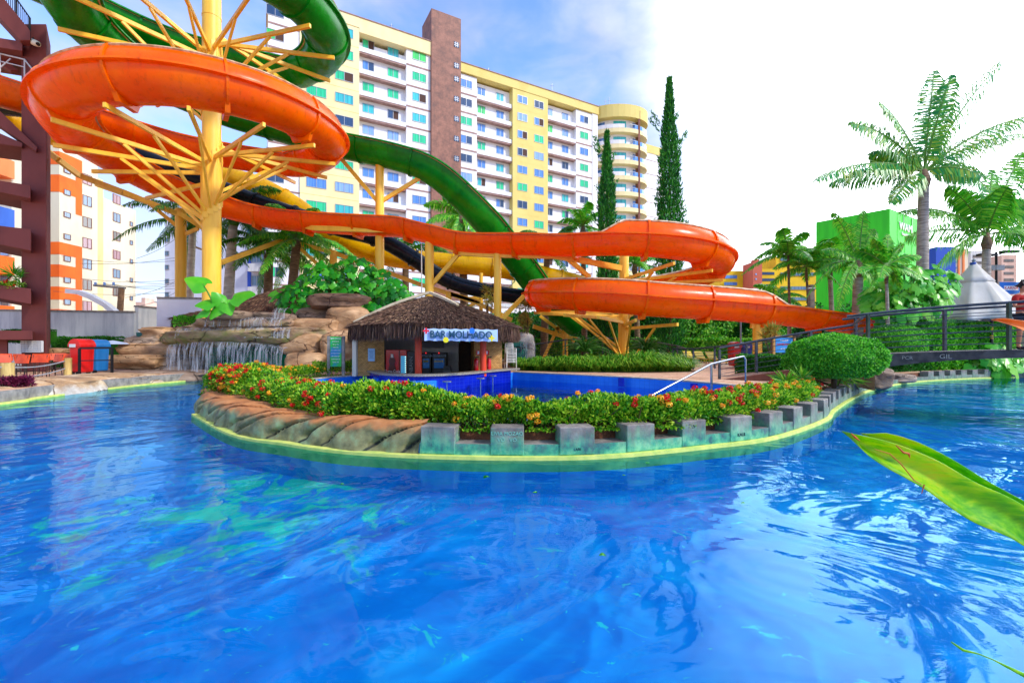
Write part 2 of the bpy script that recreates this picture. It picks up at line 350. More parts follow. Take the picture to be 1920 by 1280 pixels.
# painted river bottom, algae and wear patches; colours warped a little as by ripples
def floormat(name, deep, mid, lite, green):
    m, nt, b = newmat(name); g = nt.nodes.new('ShaderNodeNewGeometry'); pos = g.outputs['Position']
    wn = nt.nodes.new('ShaderNodeTexNoise'); wn.inputs['Scale'].default_value = 1.6; wn.inputs['Detail'].default_value = 3; nt.links.new(pos, wn.inputs[0])
    wv = nt.nodes.new('ShaderNodeVectorMath'); wv.operation = 'MULTIPLY_ADD'; nt.links.new(wn.outputs['Color'], wv.inputs[0]); wv.inputs[1].default_value = (.9, .9, 0); nt.links.new(pos, wv.inputs[2])
    n = noise(nt, .7, 9, .66, dist=.9, vec=wv.outputs[0])
    c = ramp(nt, n, [(.32, hexc(deep)), (.5, hexc(mid)), (.68, hexc(lite))])
    # algae patches, worn in the left middle of the channel
    dd = nt.nodes.new('ShaderNodeVectorMath'); dd.operation = 'DISTANCE'; nt.links.new(pos, dd.inputs[0]); dd.inputs[1].default_value = (-3.3, 5.6, -.44)
    near = smooth(dd.outputs['Value'], 3.0, .3, nt=nt)
    gp = smooth(M('ADD', noise(nt, 1.5, 7, .65, dist=1.2, vec=wv.outputs[0]), M('MULTIPLY', near, .20, nt=nt), nt=nt), .62, .74, nt=nt)
    mm = nt.nodes.new('ShaderNodeMix'); mm.data_type = 'RGBA'; nt.links.new(M('MULTIPLY', gp, .75, nt=nt), mm.inputs[0]); nt.links.new(c, mm.inputs[6]); mm.inputs[7].default_value = hexc(green)
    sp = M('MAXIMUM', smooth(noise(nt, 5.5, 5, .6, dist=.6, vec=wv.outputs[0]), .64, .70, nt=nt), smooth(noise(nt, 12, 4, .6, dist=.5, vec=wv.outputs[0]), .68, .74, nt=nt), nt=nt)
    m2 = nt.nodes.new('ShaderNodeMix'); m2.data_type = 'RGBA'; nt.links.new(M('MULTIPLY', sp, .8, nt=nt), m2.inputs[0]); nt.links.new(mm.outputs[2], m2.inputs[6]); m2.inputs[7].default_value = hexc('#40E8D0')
    nt.links.new(m2.outputs[2], b.inputs['Base Color']); b.inputs['Roughness'].default_value = .9; return m
MT['rfloor'] = floormat('painted_river_floor', '#0082D0', '#0094E2', '#14B4EC', '#44F0A4')
MT['pfloor'] = floormat('painted_pool_floor', '#0088E4', '#009CF0', '#20B4F8', '#00A0F0')
def watermat(name, tint, bs=1.0, big=.06):
    m, nt, b = newmat(name); nt.nodes.remove(b); g = nt.nodes.new('ShaderNodeNewGeometry'); pos = g.outputs['Position']
    a = noise(nt, .48 * bs, 3, .5, dist=1.6, vec=pos); c = noise(nt, 2.1 * bs, 4, .5, dist=.8, sc3=(.8, 1.25, 1), vec=pos)
    calm = smooth(noise(nt, .22, 2, vec=pos), .38, .62, nt=nt, lo=.25, hi=1.)
    h = M('ADD', a, M('MULTIPLY', M('MULTIPLY', c, .10, nt=nt), calm, nt=nt), nt=nt)
    bn = nt.nodes.new('ShaderNodeBump'); bn.inputs['Strength'].default_value = 1; bn.inputs['Distance'].default_value = big; nt.links.new(h, bn.inputs['Height'])
    fr = nt.nodes.new('ShaderNodeFresnel'); fr.inputs[0].default_value = 1.28; nt.links.new(bn.outputs[0], fr.inputs[1])
    gl = nt.nodes.new('ShaderNodeBsdfGlossy'); gl.inputs['Roughness'].default_value = .02; gl.inputs[0].default_value = (.44, .84, 1, 1); nt.links.new(bn.outputs[0], gl.inputs['Normal'])
    tr = nt.nodes.new('ShaderNodeBsdfTransparent'); tr.inputs[0].default_value = tint
    mx = nt.nodes.new('ShaderNodeMixShader'); nt.links.new(fr.outputs[0], mx.inputs[0]); nt.links.new(tr.outputs[0], mx.inputs[1]); nt.links.new(gl.outputs[0], mx.inputs[2])
    nt.links.new(mx.outputs[0], nt.nodes['Material Output'].inputs[0]); return m
MT['water'] = watermat('river_water', (.50, .96, 1, 1), 1.0, .055)
MT['pwater'] = watermat('pool_water', (.70, .90, 1, 1), 1.2, .02)
struct(sheet('river_water', [river], 0, MT['water'])); struct(sheet('river_bed', [river], -.44, MT['rfloor']))
struct(sheet('pool_water', [pool], 0, MT['pwater'])); struct(sheet('pool_floor', [pool], -1.1, MT['pfloor']))
mb = MB(); skirt(mb, river, -1.0, -.02, 0); iA = len(catm(left_bank, .5)) - 1; skirt(mb, river[:iA - 8], -.02, GZ, 1, False); skirt(mb, river[iA + len(edge) - 1:] + [river[0]], -.02, GZ, 1, False); struct(mb.build('river_bank_face', [MT['skyblue'], MT['concrete']], origin=(0, 0, 0), fix=False))
mb = MB(); skirt(mb, pool, -1.1, GZ, 0); struct(mb.build('pool_side', MT['tile'], origin=(0, 0, 0), fix=False))
MT['pit'] = simple('bar_floor_grey', '#5A5650', .8)
struct(sheet('bar_floor', [barpit], -.6, MT['pit'])); mb = MB(); skirt(mb, barpit, -.6, GZ, 0); struct(mb.build('bar_pit_side', MT['pit'], origin=(0, 0, 0), fix=False))
def offs(path, d):    # offset open path to the left (inwards = island side)
    o = []
    for i, p in enumerate(path):
        t = (Vector(path[min(i + 1, len(path) - 1)]) - Vector(path[max(i - 1, 0)])).normalized(); o.append(Vector((p[0] - t.y * d, p[1] + t.x * d)))
    return o
def strip(mb, A, B, zA, zB, mi=0):
    n = len(A); vs = [(p[0], p[1], zA) for p in A] + [(p[0], p[1], zB) for p in B]
    mb.add(vs, [(i, i + 1, n + i + 1, n + i) for i in range(n - 1)], mi)
# pale coping round the inner pool
ring = [Vector(p) for p in catm(far_pool + near_pool + [pc[0]], .4)] + [Vector(p) for p in left_pool[1:]]
mb = MB(); inn = offs(ring, 0.0); o2 = offs(ring, .22)
# choose the side that lies outside the pool
strip(mb, inn, o2, GZ + .03, GZ + .03); strip(mb, o2, o2, GZ - .02, GZ + .03); strip(mb, inn, inn, GZ - .02, GZ + .03)
MT['coping'] = pm('pale_stone_coping', '#CDBFA8', '#A0937E', .8, 5, bs=30)
struct(mb.build('pool_coping', MT['coping'], fix=False, origin=(0, 0, GZ)))
# soil bed between river edge and pool
bed = [tuple(p) for p in offs(edge, .28)[:int(len(edge) * .52)]]
nearring = [tuple(p) for p in offs(catm(near_pool + [pc[0]], .4), .24)]
# edge wall : stained painted base under the blocks
i0 = min(range(len(edge)), key=lambda i: (Vector(edge[i]) - Vector(g2(788, 857))).length)
E = [Vector(p) for p in edge]
def edgemat():
    m, nt, b = newmat('stained_edge_concrete'); g = nt.nodes.new('ShaderNodeNewGeometry'); pos = g.outputs['Position']; sp = nt.nodes.new('ShaderNodeSeparateXYZ'); nt.links.new(pos, sp.inputs[0])
    base = ramp(nt, noise(nt, 3, 8, .65, vec=pos), [(.3, hexc('#4E4A48')), (.5, hexc('#7A7068')), (.7, hexc('#A0978C'))])
    drip = noise(nt, 2.4, 8, .7, sc3=(5, 5, .6), vec=pos)
    xs = smooth(sp.outputs[0], 6.0, 3.2, nt=nt)
    fac = M('MULTIPLY', M('MULTIPLY', smooth(M('ADD', sp.outputs[2], M('MULTIPLY', M('SUBTRACT', drip, .5, nt=nt), -.5, nt=nt), nt=nt), .46, .08, nt=nt), .9, nt=nt), M('ADD', .35, M('MULTIPLY', xs, .65, nt=nt), nt=nt), nt=nt)
    gc = ramp(nt, noise(nt, 5, 7, .6, vec=pos), [(.35, hexc('#0F5E62')), (.5, hexc('#2FA07A')), (.66, hexc('#7CC890'))])
    up = nt.nodes.new('ShaderNodeSeparateXYZ'); nt.links.new(g.outputs['Normal'], up.inputs[0])
    fac = M('MULTIPLY', fac, M('SUBTRACT', 1, smooth(up.outputs[2], .5, .8, nt=nt), nt=nt), nt=nt)
    mm = nt.nodes.new('ShaderNodeMix'); mm.data_type = 'RGBA'; nt.links.new(fac, mm.inputs[0]); nt.links.new(base, mm.inputs[6]); nt.links.new(gc, mm.inputs[7])
    ck = smooth(noise(nt, 4, 8, .75, sc3=(2.5, 2.5, .5), dist=.4, vec=pos), .60, .70, nt=nt)
    m2 = nt.nodes.new('ShaderNodeMix'); m2.data_type = 'RGBA'; nt.links.new(M('MULTIPLY', ck, .55, nt=nt), m2.inputs[0]); nt.links.new(mm.outputs[2], m2.inputs[6]); m2.inputs[7].default_value = hexc('#1C2A2E')
    nt.links.new(m2.outputs[2], b.inputs['Base Color']); b.inputs['Roughness'].default_value = .8; bump(nt, b, noise(nt, 25, 6, vec=pos), .35, .01); return m
MT['edge'] = edgemat()
EB = E[i0:]
mb = MB(); a0 = offs(EB, -.07); a1 = offs(EB, 0.0); a2 = offs(EB, .30)
strip(mb, a0, a0, -1.0, -.15, 2); strip(mb, a0, a0, -.15, .045, 1); strip(mb, a0, a1, .045, .05, 1)
strip(mb, a1, a1, .05, .20, 0); strip(mb, a1, a2, .20, .20, 0); strip(mb, a2, a2, .20, .1, 0); strip(mb, offs(EB, .29), offs(EB, .34), .19, .36, 3)
o = mb.build('river_edge_wall', [MT['edge'], MT['yband'], MT['skyblue'], MT['soil']], fix=False); tag(o, 'low stained concrete kerb wall with yellow waterline round the island', 'wall')
# yellow waterline strip along the left part of the island and the left bank
mb = MB(); A = E[:i0 + 1]; strip(mb, offs(A, -.07), offs(A, .06), .04, .045, 0); strip(mb, offs(A, -.07), offs(A, -.07), -1, -.15, 1); strip(mb, offs(A, -.07), offs(A, -.07), -.15, .04, 0)
LB = [Vector(p) for p in catm(left_bank[:6], .4)]; strip(mb, offs(LB, -.10), offs(LB, .06), .05, .05, 0); strip(mb, offs(LB, -.10), offs(LB, -.10), -.9, -.15, 1); strip(mb, offs(LB, -.10), offs(LB, -.10), -.15, .05, 0)
struct(mb.build('waterline_band', [MT['yband'], MT['skyblue']], fix=False, origin=(0, 0, 0)))
# blocks
acc = [0.0]
for a, b_ in zip(EB, EB[1:]): acc.append(acc[-1] + (b_ - a).length)
def along(s):
    for i in range(len(acc) - 1):
        if acc[i + 1] >= s:
            t = (s - acc[i]) / (acc[i + 1] - acc[i]); return EB[i].lerp(EB[i + 1], t), (EB[i + 1] - EB[i]).normalized()
    return EB[-1], (EB[-1] - EB[-2]).normalized()
s = .02; k = 0; blocks = []
rock_a = (along(0)[0],)
def textmesh(body, size, extr=.004):
    cu = bpy.data.curves.new('lettering', 'FONT'); cu.body = body; cu.size = size; cu.extrude = extr; cu.align_x = 'CENTER'; cu.align_y = 'CENTER'; cu.resolution_u = 3
    to = bpy.data.objects.new('lettering', cu); sc.collection.objects.link(to); bpy.context.view_layer.update()
    me = bpy.data.meshes.new_from_object(to.evaluated_get(bpy.context.evaluated_depsgraph_get())); bpy.data.objects.remove(to); bpy.data.curves.remove(cu); return me
def text(name, body, size, loc, right, up, mat, parent=None, extr=.004, wide=1.0, bold=0):
    me = textmesh(body, size, extr); me.materials.clear(); me.materials.append(mat)
    right = Vector(right).normalized(); up = Vector(up).normalized(); nrm = right.cross(up)
    mtx = Matrix((right * wide, up, nrm)).transposed().to_4x4(); mtx.translation = Vector(loc) - (OFF[parent.name] if parent else Vector())
    me.transform(mtx); o = bpy.data.objects.new(name, me); sc.collection.objects.link(o)
    if parent: o.parent = parent
    OFF[o.name] = OFF[parent.name] if parent else Vector(); return o
MT['chalk'] = simple('pale_scratches', '#7FC0A4', .9); MT['chalk2'] = simple('pale_marker', '#A8A294', .9); MT['ink'] = simple('dark_marker', '#1A3A44', .9)
while s < acc[-1] - .5 and k < 38:
    p, t = along(s + .235); n_ = Vector((-t.y, t.x))
    pxx = 960 + F * p.x / p.y
    if not (1640 < pxx < 1728):
        c = p + n_ * .145; mb = MB(); bw = .46 + random.Random(k).uniform(-.02, .02)
        mb.box((c.x, c.y, .055 + .185 + .0), (bw, .31, .37), math.atan2(t.y, t.x), 0)
        if k == 1: lab = 'grey concrete edge block scratched with LIVIA MOZAO, second from the rock ledge'
        elif k == 0: lab = 'green stained concrete edge block touching the rock ledge'
        else: lab = f'grey concrete block on the river kerb, {ORD[k]} counted from the rock ledge'
        o = mb.build('edge_block', MT['edge'], bevel=.012); tag(o, lab, 'concrete block', 'blocks along the river edge'); blocks.append(o)
        OFF[o.name] = o.location.copy()
        fpos = Vector((p.x, p.y, 0)) - Vector((n_.x, n_.y, 0)) * .014; rt = (t.x, t.y, 0)
        if k == 1:
            text('lettering', 'LIVIA MOZAO', .068, fpos + Vector((0, 0, .345)), rt, (0, 0, 1), MT['chalk'], o, .002); text('lettering', 'VÔ   VÓ', .07, fpos + Vector((0, 0, .26)), rt, (0, 0, 1), MT['chalk'], o, .002)
        if k == 5: text('lettering', 'KALIL', .07, fpos + Vector((0, 0, .15)), rt, (0, 0, 1), MT['ink'], o, .002)
        if k == 2: text('lettering', 'LARI', .05, fpos + Vector((0, 0, .13)), rt, (0, 0, 1), MT['ink'], o, .002)
    s += .94; k += 1
# ---------------------------------------------------------------- hotel
HP = Vector((-1.56, 74.1)); HU = Vector((.875, .483)).normalized(); HN = Vector((HU.y, -HU.x))   # facade line, outward normal
def s_of(px):
    q = (px - 960) / F; return (q * HP.y - HP.x) / (HU.x - q * HU.y)
def hw(s, z, out=0.): p = HP + HU * s + HN * out; return Vector((p.x, p.y, z))
HA = math.atan2(HU.y, HU.x)
def slab(mb, s0, s1, z0, z1, o0, o1, mi=0):     # box on facade: along s, height z, outwards o0..o1
    vs = [hw(s, z, o) for z in (z0, z1) for s, o in ((s0, o0), (s1, o0), (s1, o1), (s0, o1))]
    mb.add(vs, [(3, 2, 1, 0), (4, 5, 6, 7), (0, 1, 5, 4), (1, 2, 6, 5), (2, 3, 7, 6), (3, 0, 4, 7)], mi)
hotel = thing('hotel_building', 'tall white and yellow hotel with a brown tiled stair tower and rounded balconies', 'building', hw(5, GZ, -6))
xs = {k: s_of(v) for k, v in dict(L0=503, Y0=562, A0=673, A1=762, T0=807, T1=862, B0=894, Y1=960, Y2=1026, C1=1080, D1=1110).items()}
DEP = -14
ZL, ZR = 47.0, 45.4
mb = MB()
# window rows
rowsL = [44.4 - 3.03 * i for i in range(15)]; rowsR = [42.5 - 2.9 * i for i in range(15)]
slab(mb, xs['L0'], xs['Y0'], GZ, ZL - 2.6, DEP, 0, 0); slab(mb, xs['Y0'], xs['A0'], GZ, ZL - 1.4, DEP, .25, 1)
slab(mb, xs['A0'], xs['A1'], GZ, ZL - 2.6, DEP, -.9, 0); slab(mb, xs['A1'], xs['T0'], GZ, ZL - 2.0, DEP, 0, 0)
slab(mb, xs['T1'], xs['B0'], GZ, ZR - 1.5, DEP, 0, 0); slab(mb, xs['B0'], xs['Y1'], GZ, ZR - 1.7, DEP, -.9, 0)
slab(mb, xs['Y1'], xs['Y2'], GZ, ZR - 1.4, DEP, .25, 2); slab(mb, xs['Y2'], xs['C1'], GZ, ZR - 1.7, DEP, -.9, 0); slab(mb, xs['C1'], xs['D1'], GZ, ZR - 1.5, DEP, 0, 0)
slab(mb, xs['D1'], xs['D1'] + 1.2, GZ, ZR - .8, DEP, .15, 0)
mb.build('wall', [MT['white'], MT['hyellow'], MT['hcap']], hotel)
mb = MB(); slab(mb, xs['L0'] - .1, xs['A0'] + .0, ZL - 1.39, ZL, DEP - .1, .33, 0); slab(mb, xs['A0'], xs['T0'], ZL - 1.99, ZL - .0, DEP - .1, .32, 0)
slab(mb, xs['T1'], xs['D1'] + 1.3, ZR - 1.39, ZR, DEP - .1, .34, 1)
slab(mb, xs['L0'] - .2, xs['T0'], ZL + .003, ZL + .12, DEP - .2, .42, 2); slab(mb, xs['T1'], xs['D1'] + 1.3, ZR + .003, ZR + .12, DEP - .2, .44, 2)
mb.build('roof_parapet', [MT['hyellow'], MT['hcap'], MT['belt']], hotel)
def browntile():
    m, nt, b = newmat('brown_facade_tile'); g = nt.nodes.new('ShaderNodeNewGeometry'); pos = g.outputs['Position']
    c = ramp(nt, noise(nt, .9, 9, .75, vec=pos), [(.36, hexc('#5F3A30')), (.5, hexc('#82523F')), (.64, hexc('#9A6550'))])
    sp = nt.nodes.new('ShaderNodeSeparateXYZ'); nt.links.new(pos, sp.inputs[0])
    f = lambda v, k: smooth(M('ABSOLUTE', M('SUBTRACT', M('FRACT', M('MULTIPLY', v, k, nt=nt), nt=nt), .5, nt=nt), nt=nt), .44, .5, nt=nt)
    gr = M('MAXIMUM', f(sp.outputs[0], 1.9), f(sp.outputs[2], 1.7), nt=nt)
    mm = nt.nodes.new('ShaderNodeMix'); mm.data_type = 'RGBA'; nt.links.new(M('MULTIPLY', gr, .35, nt=nt), mm.inputs[0]); nt.links.new(c, mm.inputs[6]); mm.inputs[7].default_value = hexc('#4A2A22')
    nt.links.new(mm.outputs[2], b.inputs['Base Color']); b.inputs['Roughness'].default_value = .6; return m
MT['btile'] = browntile()
tw = MB(); slab(tw, xs['T0'], xs['T1'], GZ, 51.9, -4.0, .5, 0); tw = tw.build('stair_tower', MT['btile'], hotel)
# balcony fronts of the recessed bays: one mesh per floor per bay
for key, (a, b, rows, fh) in {'l': ('A0', 'A1', rowsL, 3.03), 'm': ('B0', 'Y1', rowsR, 2.9), 'r': ('Y2', 'C1', rowsR, 2.9)}.items():
    for i, z in enumerate(rows):
        zb = z - 1.0
        if zb < 4: continue
        m_ = MB(); slab(m_, xs[a], xs[b], zb - .75, zb - .12, -.9, -.02, 0); slab(m_, xs[a], xs[b], zb - .98, zb - .753, -.9, -.1, 1)
        m_.build('balcony_front', [MT['white'], MT['belt']], hotel)
bl = MB()
for a, b, rows, o in (('L0', 'Y0', rowsL, 0), ('A1', 'T0', rowsL, 0), ('T1', 'B0', rowsR, 0), ('C1', 'D1', rowsR, 0)):
    for z in rows:
        if z > 10: bl = MB(); slab(bl, xs[a], xs[b], z - 1.72, z - 1.5, -.05, o + .05, 0); bl.build('string_course', [MT['belt'], MT['hcap']], hotel)
for a, b, rows in (('Y0', 'A0', rowsL), ('Y1', 'Y2', rowsR)):
    for z in rows:
        if z > 10: bl = MB(); slab(bl, xs[a], xs[b], z - 1.62, z - 1.56, .2, .262, 1); bl.build('string_course', [MT['belt'], MT['hcap']], hotel)
def curtain(name, c1, c2):
    m, nt, b = newmat(name); g = nt.nodes.new('ShaderNodeNewGeometry'); pos = g.outputs['Position']
    n = noise(nt, 2.2, 6, .7, sc3=(2.6, 2.6, .04), vec=pos)
    nt.links.new(ramp(nt, n, [(.35, hexc(c2)), (.6, hexc(c1))]), b.inputs['Base Color']); b.inputs['Roughness'].default_value = .12; b.inputs['Specular IOR Level'].default_value = .8; return m
GL = [curtain('green_curtained_glass', '#20D48A', '#0A9A64'), curtain('blue_curtained_glass', '#5C93D8', '#2B5FAE'), curtain('dark_glass', '#1E3F66', '#0E2540'),
      curtain('teal_curtained_glass', '#3CC4C0', '#1A8C9C'), curtain('pale_curtained_glass', '#8FB4E6', '#5E86C4'), curtain('bright_green_curtained_glass', '#4ADA5A', '#1E9E40')]
MT['alu'] = simple('window_frame_grey', '#9A9EA4', .4, .4); MT['room'] = simple('open_window_brown', '#4A2E24', .8)
rnd = random.Random(5)
wmesh = {}
def hotel_window(s, z, wd, out, gi, stuff=None):
    key = (round(wd, 1), gi)
    tgt = stuff if stuff is not None else MB()
    h = 1.15
    for a, b, c, d in ((-wd / 2, wd / 2, -h / 2 - .06, -h / 2), (-wd / 2, wd / 2, h / 2, h / 2 + .06), (-wd / 2 - .06, -wd / 2, -h / 2 - .06, h / 2 + .06), (wd / 2, wd / 2 + .06, -h / 2 - .06, h / 2 + .06), (-.03, .03, -h / 2, h / 2)):
        slab(tgt, s + a, s + b, z + c, z + d, out - .02, out + .07, 0)
    g2_ = gi[1]; slab(tgt, s - wd / 2, s - .03, z - h / 2, z + h / 2, out - .02, out + .02, gi[0]); slab(tgt, s + .03, s + wd / 2, z - h / 2, z + h / 2, out - .02, out + .021, g2_)
WM = [MT['alu']] + GL + [MT['room']]
cols = [(516, 'L', 1.9, 0), (533, 'L', 1.9, 0), (593, 'L', 2.35, .25), (645, 'L', 2.25, .25), (693, 'L', 1.5, -.9), (740, 'L', 1.5, -.9), (786, 'L', 2.0, 0), (874, 'R', 1.9, 0), (907, 'R', 1.3, -.9), (942, 'R', 1.3, -.9), (978, 'R', 1.75, .25), (1009, 'R', 1.75, .25), (1035, 'R', 1.3, -.9), (1065, 'R', 1.3, -.9), (1095, 'R', 1.75, 0)]
cols = [c for c in cols if c[0] != 533]
near = []; far_ = MB(); nfar = 0; count = 0
for ci, (px, side, wd, out) in enumerate(cols):
    s_ = s_of(px); rows = rowsL if side == 'L' else rowsR
    # recess shifts where the window is seen
    if out < 0: s_ += .9 * (.483 - (px - 960) / F * .875) / (.875 - 0) * .0
    for ri, z in enumerate(rows):
        if z < 5: continue
        r = rnd.random(); g = (1 if r < .28 else 2 if r < .58 else 3 if r < .66 else 4 if r < .8 else 5 if r < .93 else 6)
        if side == 'L' and ri < 5 and rnd.random() < .5: g = rnd.choice((1, 4, 1, 6))
        if side == 'R' and px > 960 and rnd.random() < .55: g = rnd.choice((2, 5, 2, 3))
        gg = (g, g) if rnd.random() < .82 else (g, 7 if rnd.random() < .6 else 3)
        y = 650 - (z - 1.5) * F / hw(s_, 0).y
        hidden = y > 470
        if count < 97 and not hidden:
            m_ = MB(); hotel_window(s_, z, wd, out, gg, m_); m_.build('window', WM, hotel, fix=False); count += 1
        else: hotel_window(s_, z, wd, out, gg, far_); nfar += 1
w_ = far_.build('window', WM, hotel, fix=False); w_['kind'] = 'stuff'
for y in (88, 127, 152, 189, 226, 263, 300, 337, 372):
    s_ = s_of(853.5); z = 1.5 + (650 - y) / F * hw(s_, 0).y; m_ = MB(); slab(m_, s_ - .4, s_ + .4, z - .4, z + .4, .48, .55, 0)
    for q in (-.14, .14): slab(m_, s_ + q - .03, s_ + q + .03, z - .4, z + .4, .55, .58, 1); slab(m_, s_ - .4, s_ + .4, z + q - .03, z + q + .03, .55, .581, 1)
    m_.build('tower_vent', [GL[2], MT['alu']], tw)
# rounded balcony bay : px 1120 - 1212
bc = hw(xs['D1'] + 6.6, 0, -1.5); BR = 6.2
def arc(r, a0=-200, a1=20, n=22, rz=HA):
    return [(bc.x + r * math.cos(R(a0 + (a1 - a0) * i / n) + rz), bc.y + r * .72 * math.sin(R(a0 + (a1 - a0) * i / n) + rz)) for i in range(n + 1)]
m_ = MB(); m_.prism(arc(BR - 1.6), GZ, ZR - 1.2, 0); m_.prism(arc(BR + .15), ZR - 1.9, ZR + .4, 1)
rb = m_.build('rounded_bay', [MT['white'], MT['hcap']], hotel)
MT['balglass'] = simple('blue_balcony_glass', '#5E92D8', .08); MT['balglass'].node_tree.nodes['Principled BSDF'].inputs['Specular IOR Level'].default_value = .9
for i in range(14):
    z = rowsR[0] + .0 - 2.9 * i
    if z < 4: break
    m_ = MB(); m_.prism(arc(BR), z - 1.75, z - 1.0, 0); b_ = m_.build('rounded_balcony', MT['hyellow'], hotel)
    m_ = MB(); o1, i1 = arc(BR - .1), arc(BR - .16)
    m_.prism(o1[11:] + i1[11:][::-1], z - 1.0, z - .25, 0); m_.prism(o1[10:] + i1[10:][::-1], z - .25, z - .18, 1); m_.build('balcony_railing', [MT['balglass'], MT['alu']], b_)
    m_ = MB(); m_.prism(arc(BR + .02)[:10] + arc(BR - .3)[:10][::-1], z - 1.0, z - .3, 0); m_.build('balcony_wall', MT['white'], b_)
    # doors behind
    q = arc(BR - 1.55); q2 = arc(BR - 1.65)
    for a in (2, 7, 12, 16): m_ = MB(); m_.prism(q[a:a + 4] + q2[a:a + 4][::-1], z - 1.0, z + .75, a % 2); m_.build('balcony_door', [GL[1], GL[3]], b_)
m_ = MB(); pv = arc(BR - .1)[12]; m_.box((pv[0], pv[1], 24), (.35, .35, 42)); m_.box(((pv[0] + bc.x) / 2, (pv[1] + bc.y) / 2, 24), (.3, 5, 42), HA + .9); m_.build('balcony_divider', MT['btile'], hotel)
m_ = MB(); q = hw(xs['D1'] + 13.5, 0, -4)
slab(m_, xs['D1'] + 11, xs['D1'] + 22, GZ, 41.5, -16, -3, 0); slab(m_, xs['D1'] + 10.9, xs['D1'] + 22.1, 41.5, 43.2, -16.1, -2.9, 1)
for i in range(14): slab(m_, xs['D1'] + 11, xs['D1'] + 22, 40 - 2.9 * i, 40.08 - 2.9 * i, -3, -2.96, 2)
m_.build('rear_wing', [MT['white'], MT['hcap'], MT['belt']], hotel)
for px, h in ((737, 1.6), (921, 1.4), (1041, 2.4), (1132, 1.5), (1142, 2.8), (1149, 3.4)):
    m_ = MB(); p = hw(s_of(px), ZL if px < 800 else ZR, -1); m_.tube([p, p + Vector((0, 0, h))], .04, 6); m_.tube([p + Vector((-.3, 0, h * .8)), p + Vector((.3, 0, h * .8))], .03, 6); m_.build('rooftop_aerial', MT['alu'], hotel)
# podium of the hotel
m_ = MB(); slab(m_, xs['A0'], xs['D1'] + 6, GZ, 7.4, 0, 6, 0); slab(m_, xs['A0'] - .2, xs['D1'] + 6.2, 7.4, 7.9, 0, 6.2, 1); slab(m_, xs['A0'] + 1, xs['D1'] + 5, 1.2, 3.4, 5.95, 6.03, 2); slab(m_, xs['A0'] + 1, xs['D1'] + 5, 4.6, 6.4, 5.95, 6.03, 2)
m_.build('podium', [MT['white'], MT['wallwhite'], GL[3]], hotel)
# ---------------------------------------------------------------- other buildings
def bldwin(parent, mats, frm, glass_i, cen, right, out, wd, h, mull=1):
    cen, right, out = Vector(cen), Vector(right).normalized(), Vector(out).normalized(); up = Vector((0, 0, 1)); m_ = MB()
    def bx(a, b, c, d, o0, o1, mi):
        vs = [cen + right * x + up * z + out * o for o in (o0, o1) for x, z in ((a, c), (b, c), (b, d), (a, d))]
        m_.add(vs, [(0, 1, 2, 3), (7, 6, 5, 4), (0, 4, 5, 1), (1, 5, 6, 2), (2, 6, 7, 3), (3, 7, 4, 0)], mi)
    bx(-wd / 2, wd / 2, -h / 2, h / 2, -.05, .03, 1)
    for a, b, c, d in ((-wd / 2 - .06, wd / 2 + .06, -h / 2 - .06, -h / 2), (-wd / 2 - .06, wd / 2 + .06, h / 2, h / 2 + .06), (-wd / 2 - .06, -wd / 2, -h / 2, h / 2), (wd / 2, wd / 2 + .06, -h / 2, h / 2)): bx(a, b, c, d, -.05, .07, 0)
    for k in range(mull): x = -wd / 2 + wd * (k + 1) / (mull + 1); bx(x - .03, x + .03, -h / 2, h / 2, .03, .06, 0)
    return m_.build('window', [frm, glass_i], parent)
MT['cream'] = rainpaint('cream_plaster', '#D8D0B8', '#CCC2A8', .85); MT['beige'] = rainpaint('beige_plaster', '#DCCB90', '#C4B27A', .85)
MT['borange'] = rainpaint('orange_plaster', '#EE6A14', '#D8560C', .8); MT['bblue'] = rainpaint('blue_plaster', '#3A6AC8', '#2C55A8', .8); MT['bpeach'] = rainpaint('peach_plaster', '#E88A50', '#D87840', .8)
MT['frmbrown'] = simple('brown_window_frame', '#7A4A38', .6); MT['wglass'] = curtain('bluish_window_glass', '#6A8AA8', '#3A5468'); MT['wcurt'] = curtain('mauve_curtained_glass', '#A87A80', '#6A4858'); MT['wdark'] = curtain('shuttered_glass', '#6E665E', '#3C3634')
# cream and orange block
bt = thing('apartment_building', 'cream apartment block with orange corner bands left of the open sky', 'building', (-64, 66, GZ))
m_ = MB(); m_.prism([(-76, 59.5), (-59.2, 59.5), (-59.2, 62.6), (-76, 62.6)], GZ, 28, 0); m_.prism([(-76, 62.601), (-59.4, 62.601), (-59.4, 65.2), (-76, 65.2)], GZ, 27.5, 0); m_.prism([(-74, 65.201), (-60.2, 65.201), (-60.2, 67), (-74, 67)], GZ, 26, 1)
m_.prism([(-74, 67.001), (-60.6, 67.001), (-61.2, 74), (-74, 74)], GZ, 23.6, 0); wl = m_.build('wall', [MT['cream'], MT['beige']], bt)
def yz(y, Y): return 1.5 + (650 - y) / F * Y
for y0, y1 in ((287, 311), (330, 362), (455, 478), (497, 520), (538, 562), (580, 588)):
    z0, z1 = yz(y1, 60), yz(y0, 60); m_ = MB(); m_.prism([(-62, 59.46), (-59.16, 59.46), (-59.16, 62.62), (-59.4, 62.62), (-59.4, 59.7), (-62, 59.7)], max(z0, GZ), z1, 0)
    m_.prism([(-59.165, 61.7), (-59.155, 61.7), (-59.155, 62.6), (-59.165, 62.6)], max(z0 - 2.3, GZ), z0 + .01, 0); m_.build('orange_band', MT['borange'], bt)
for y in (320, 361, 403, 444, 485, 525, 566):
    bldwin(bt, None, MT['frmbrown'], MT['wglass'], (-59.15, 60.5, yz(y, 60.5)), (0, 1, 0), (1, 0, 0), .8, .6, 0)
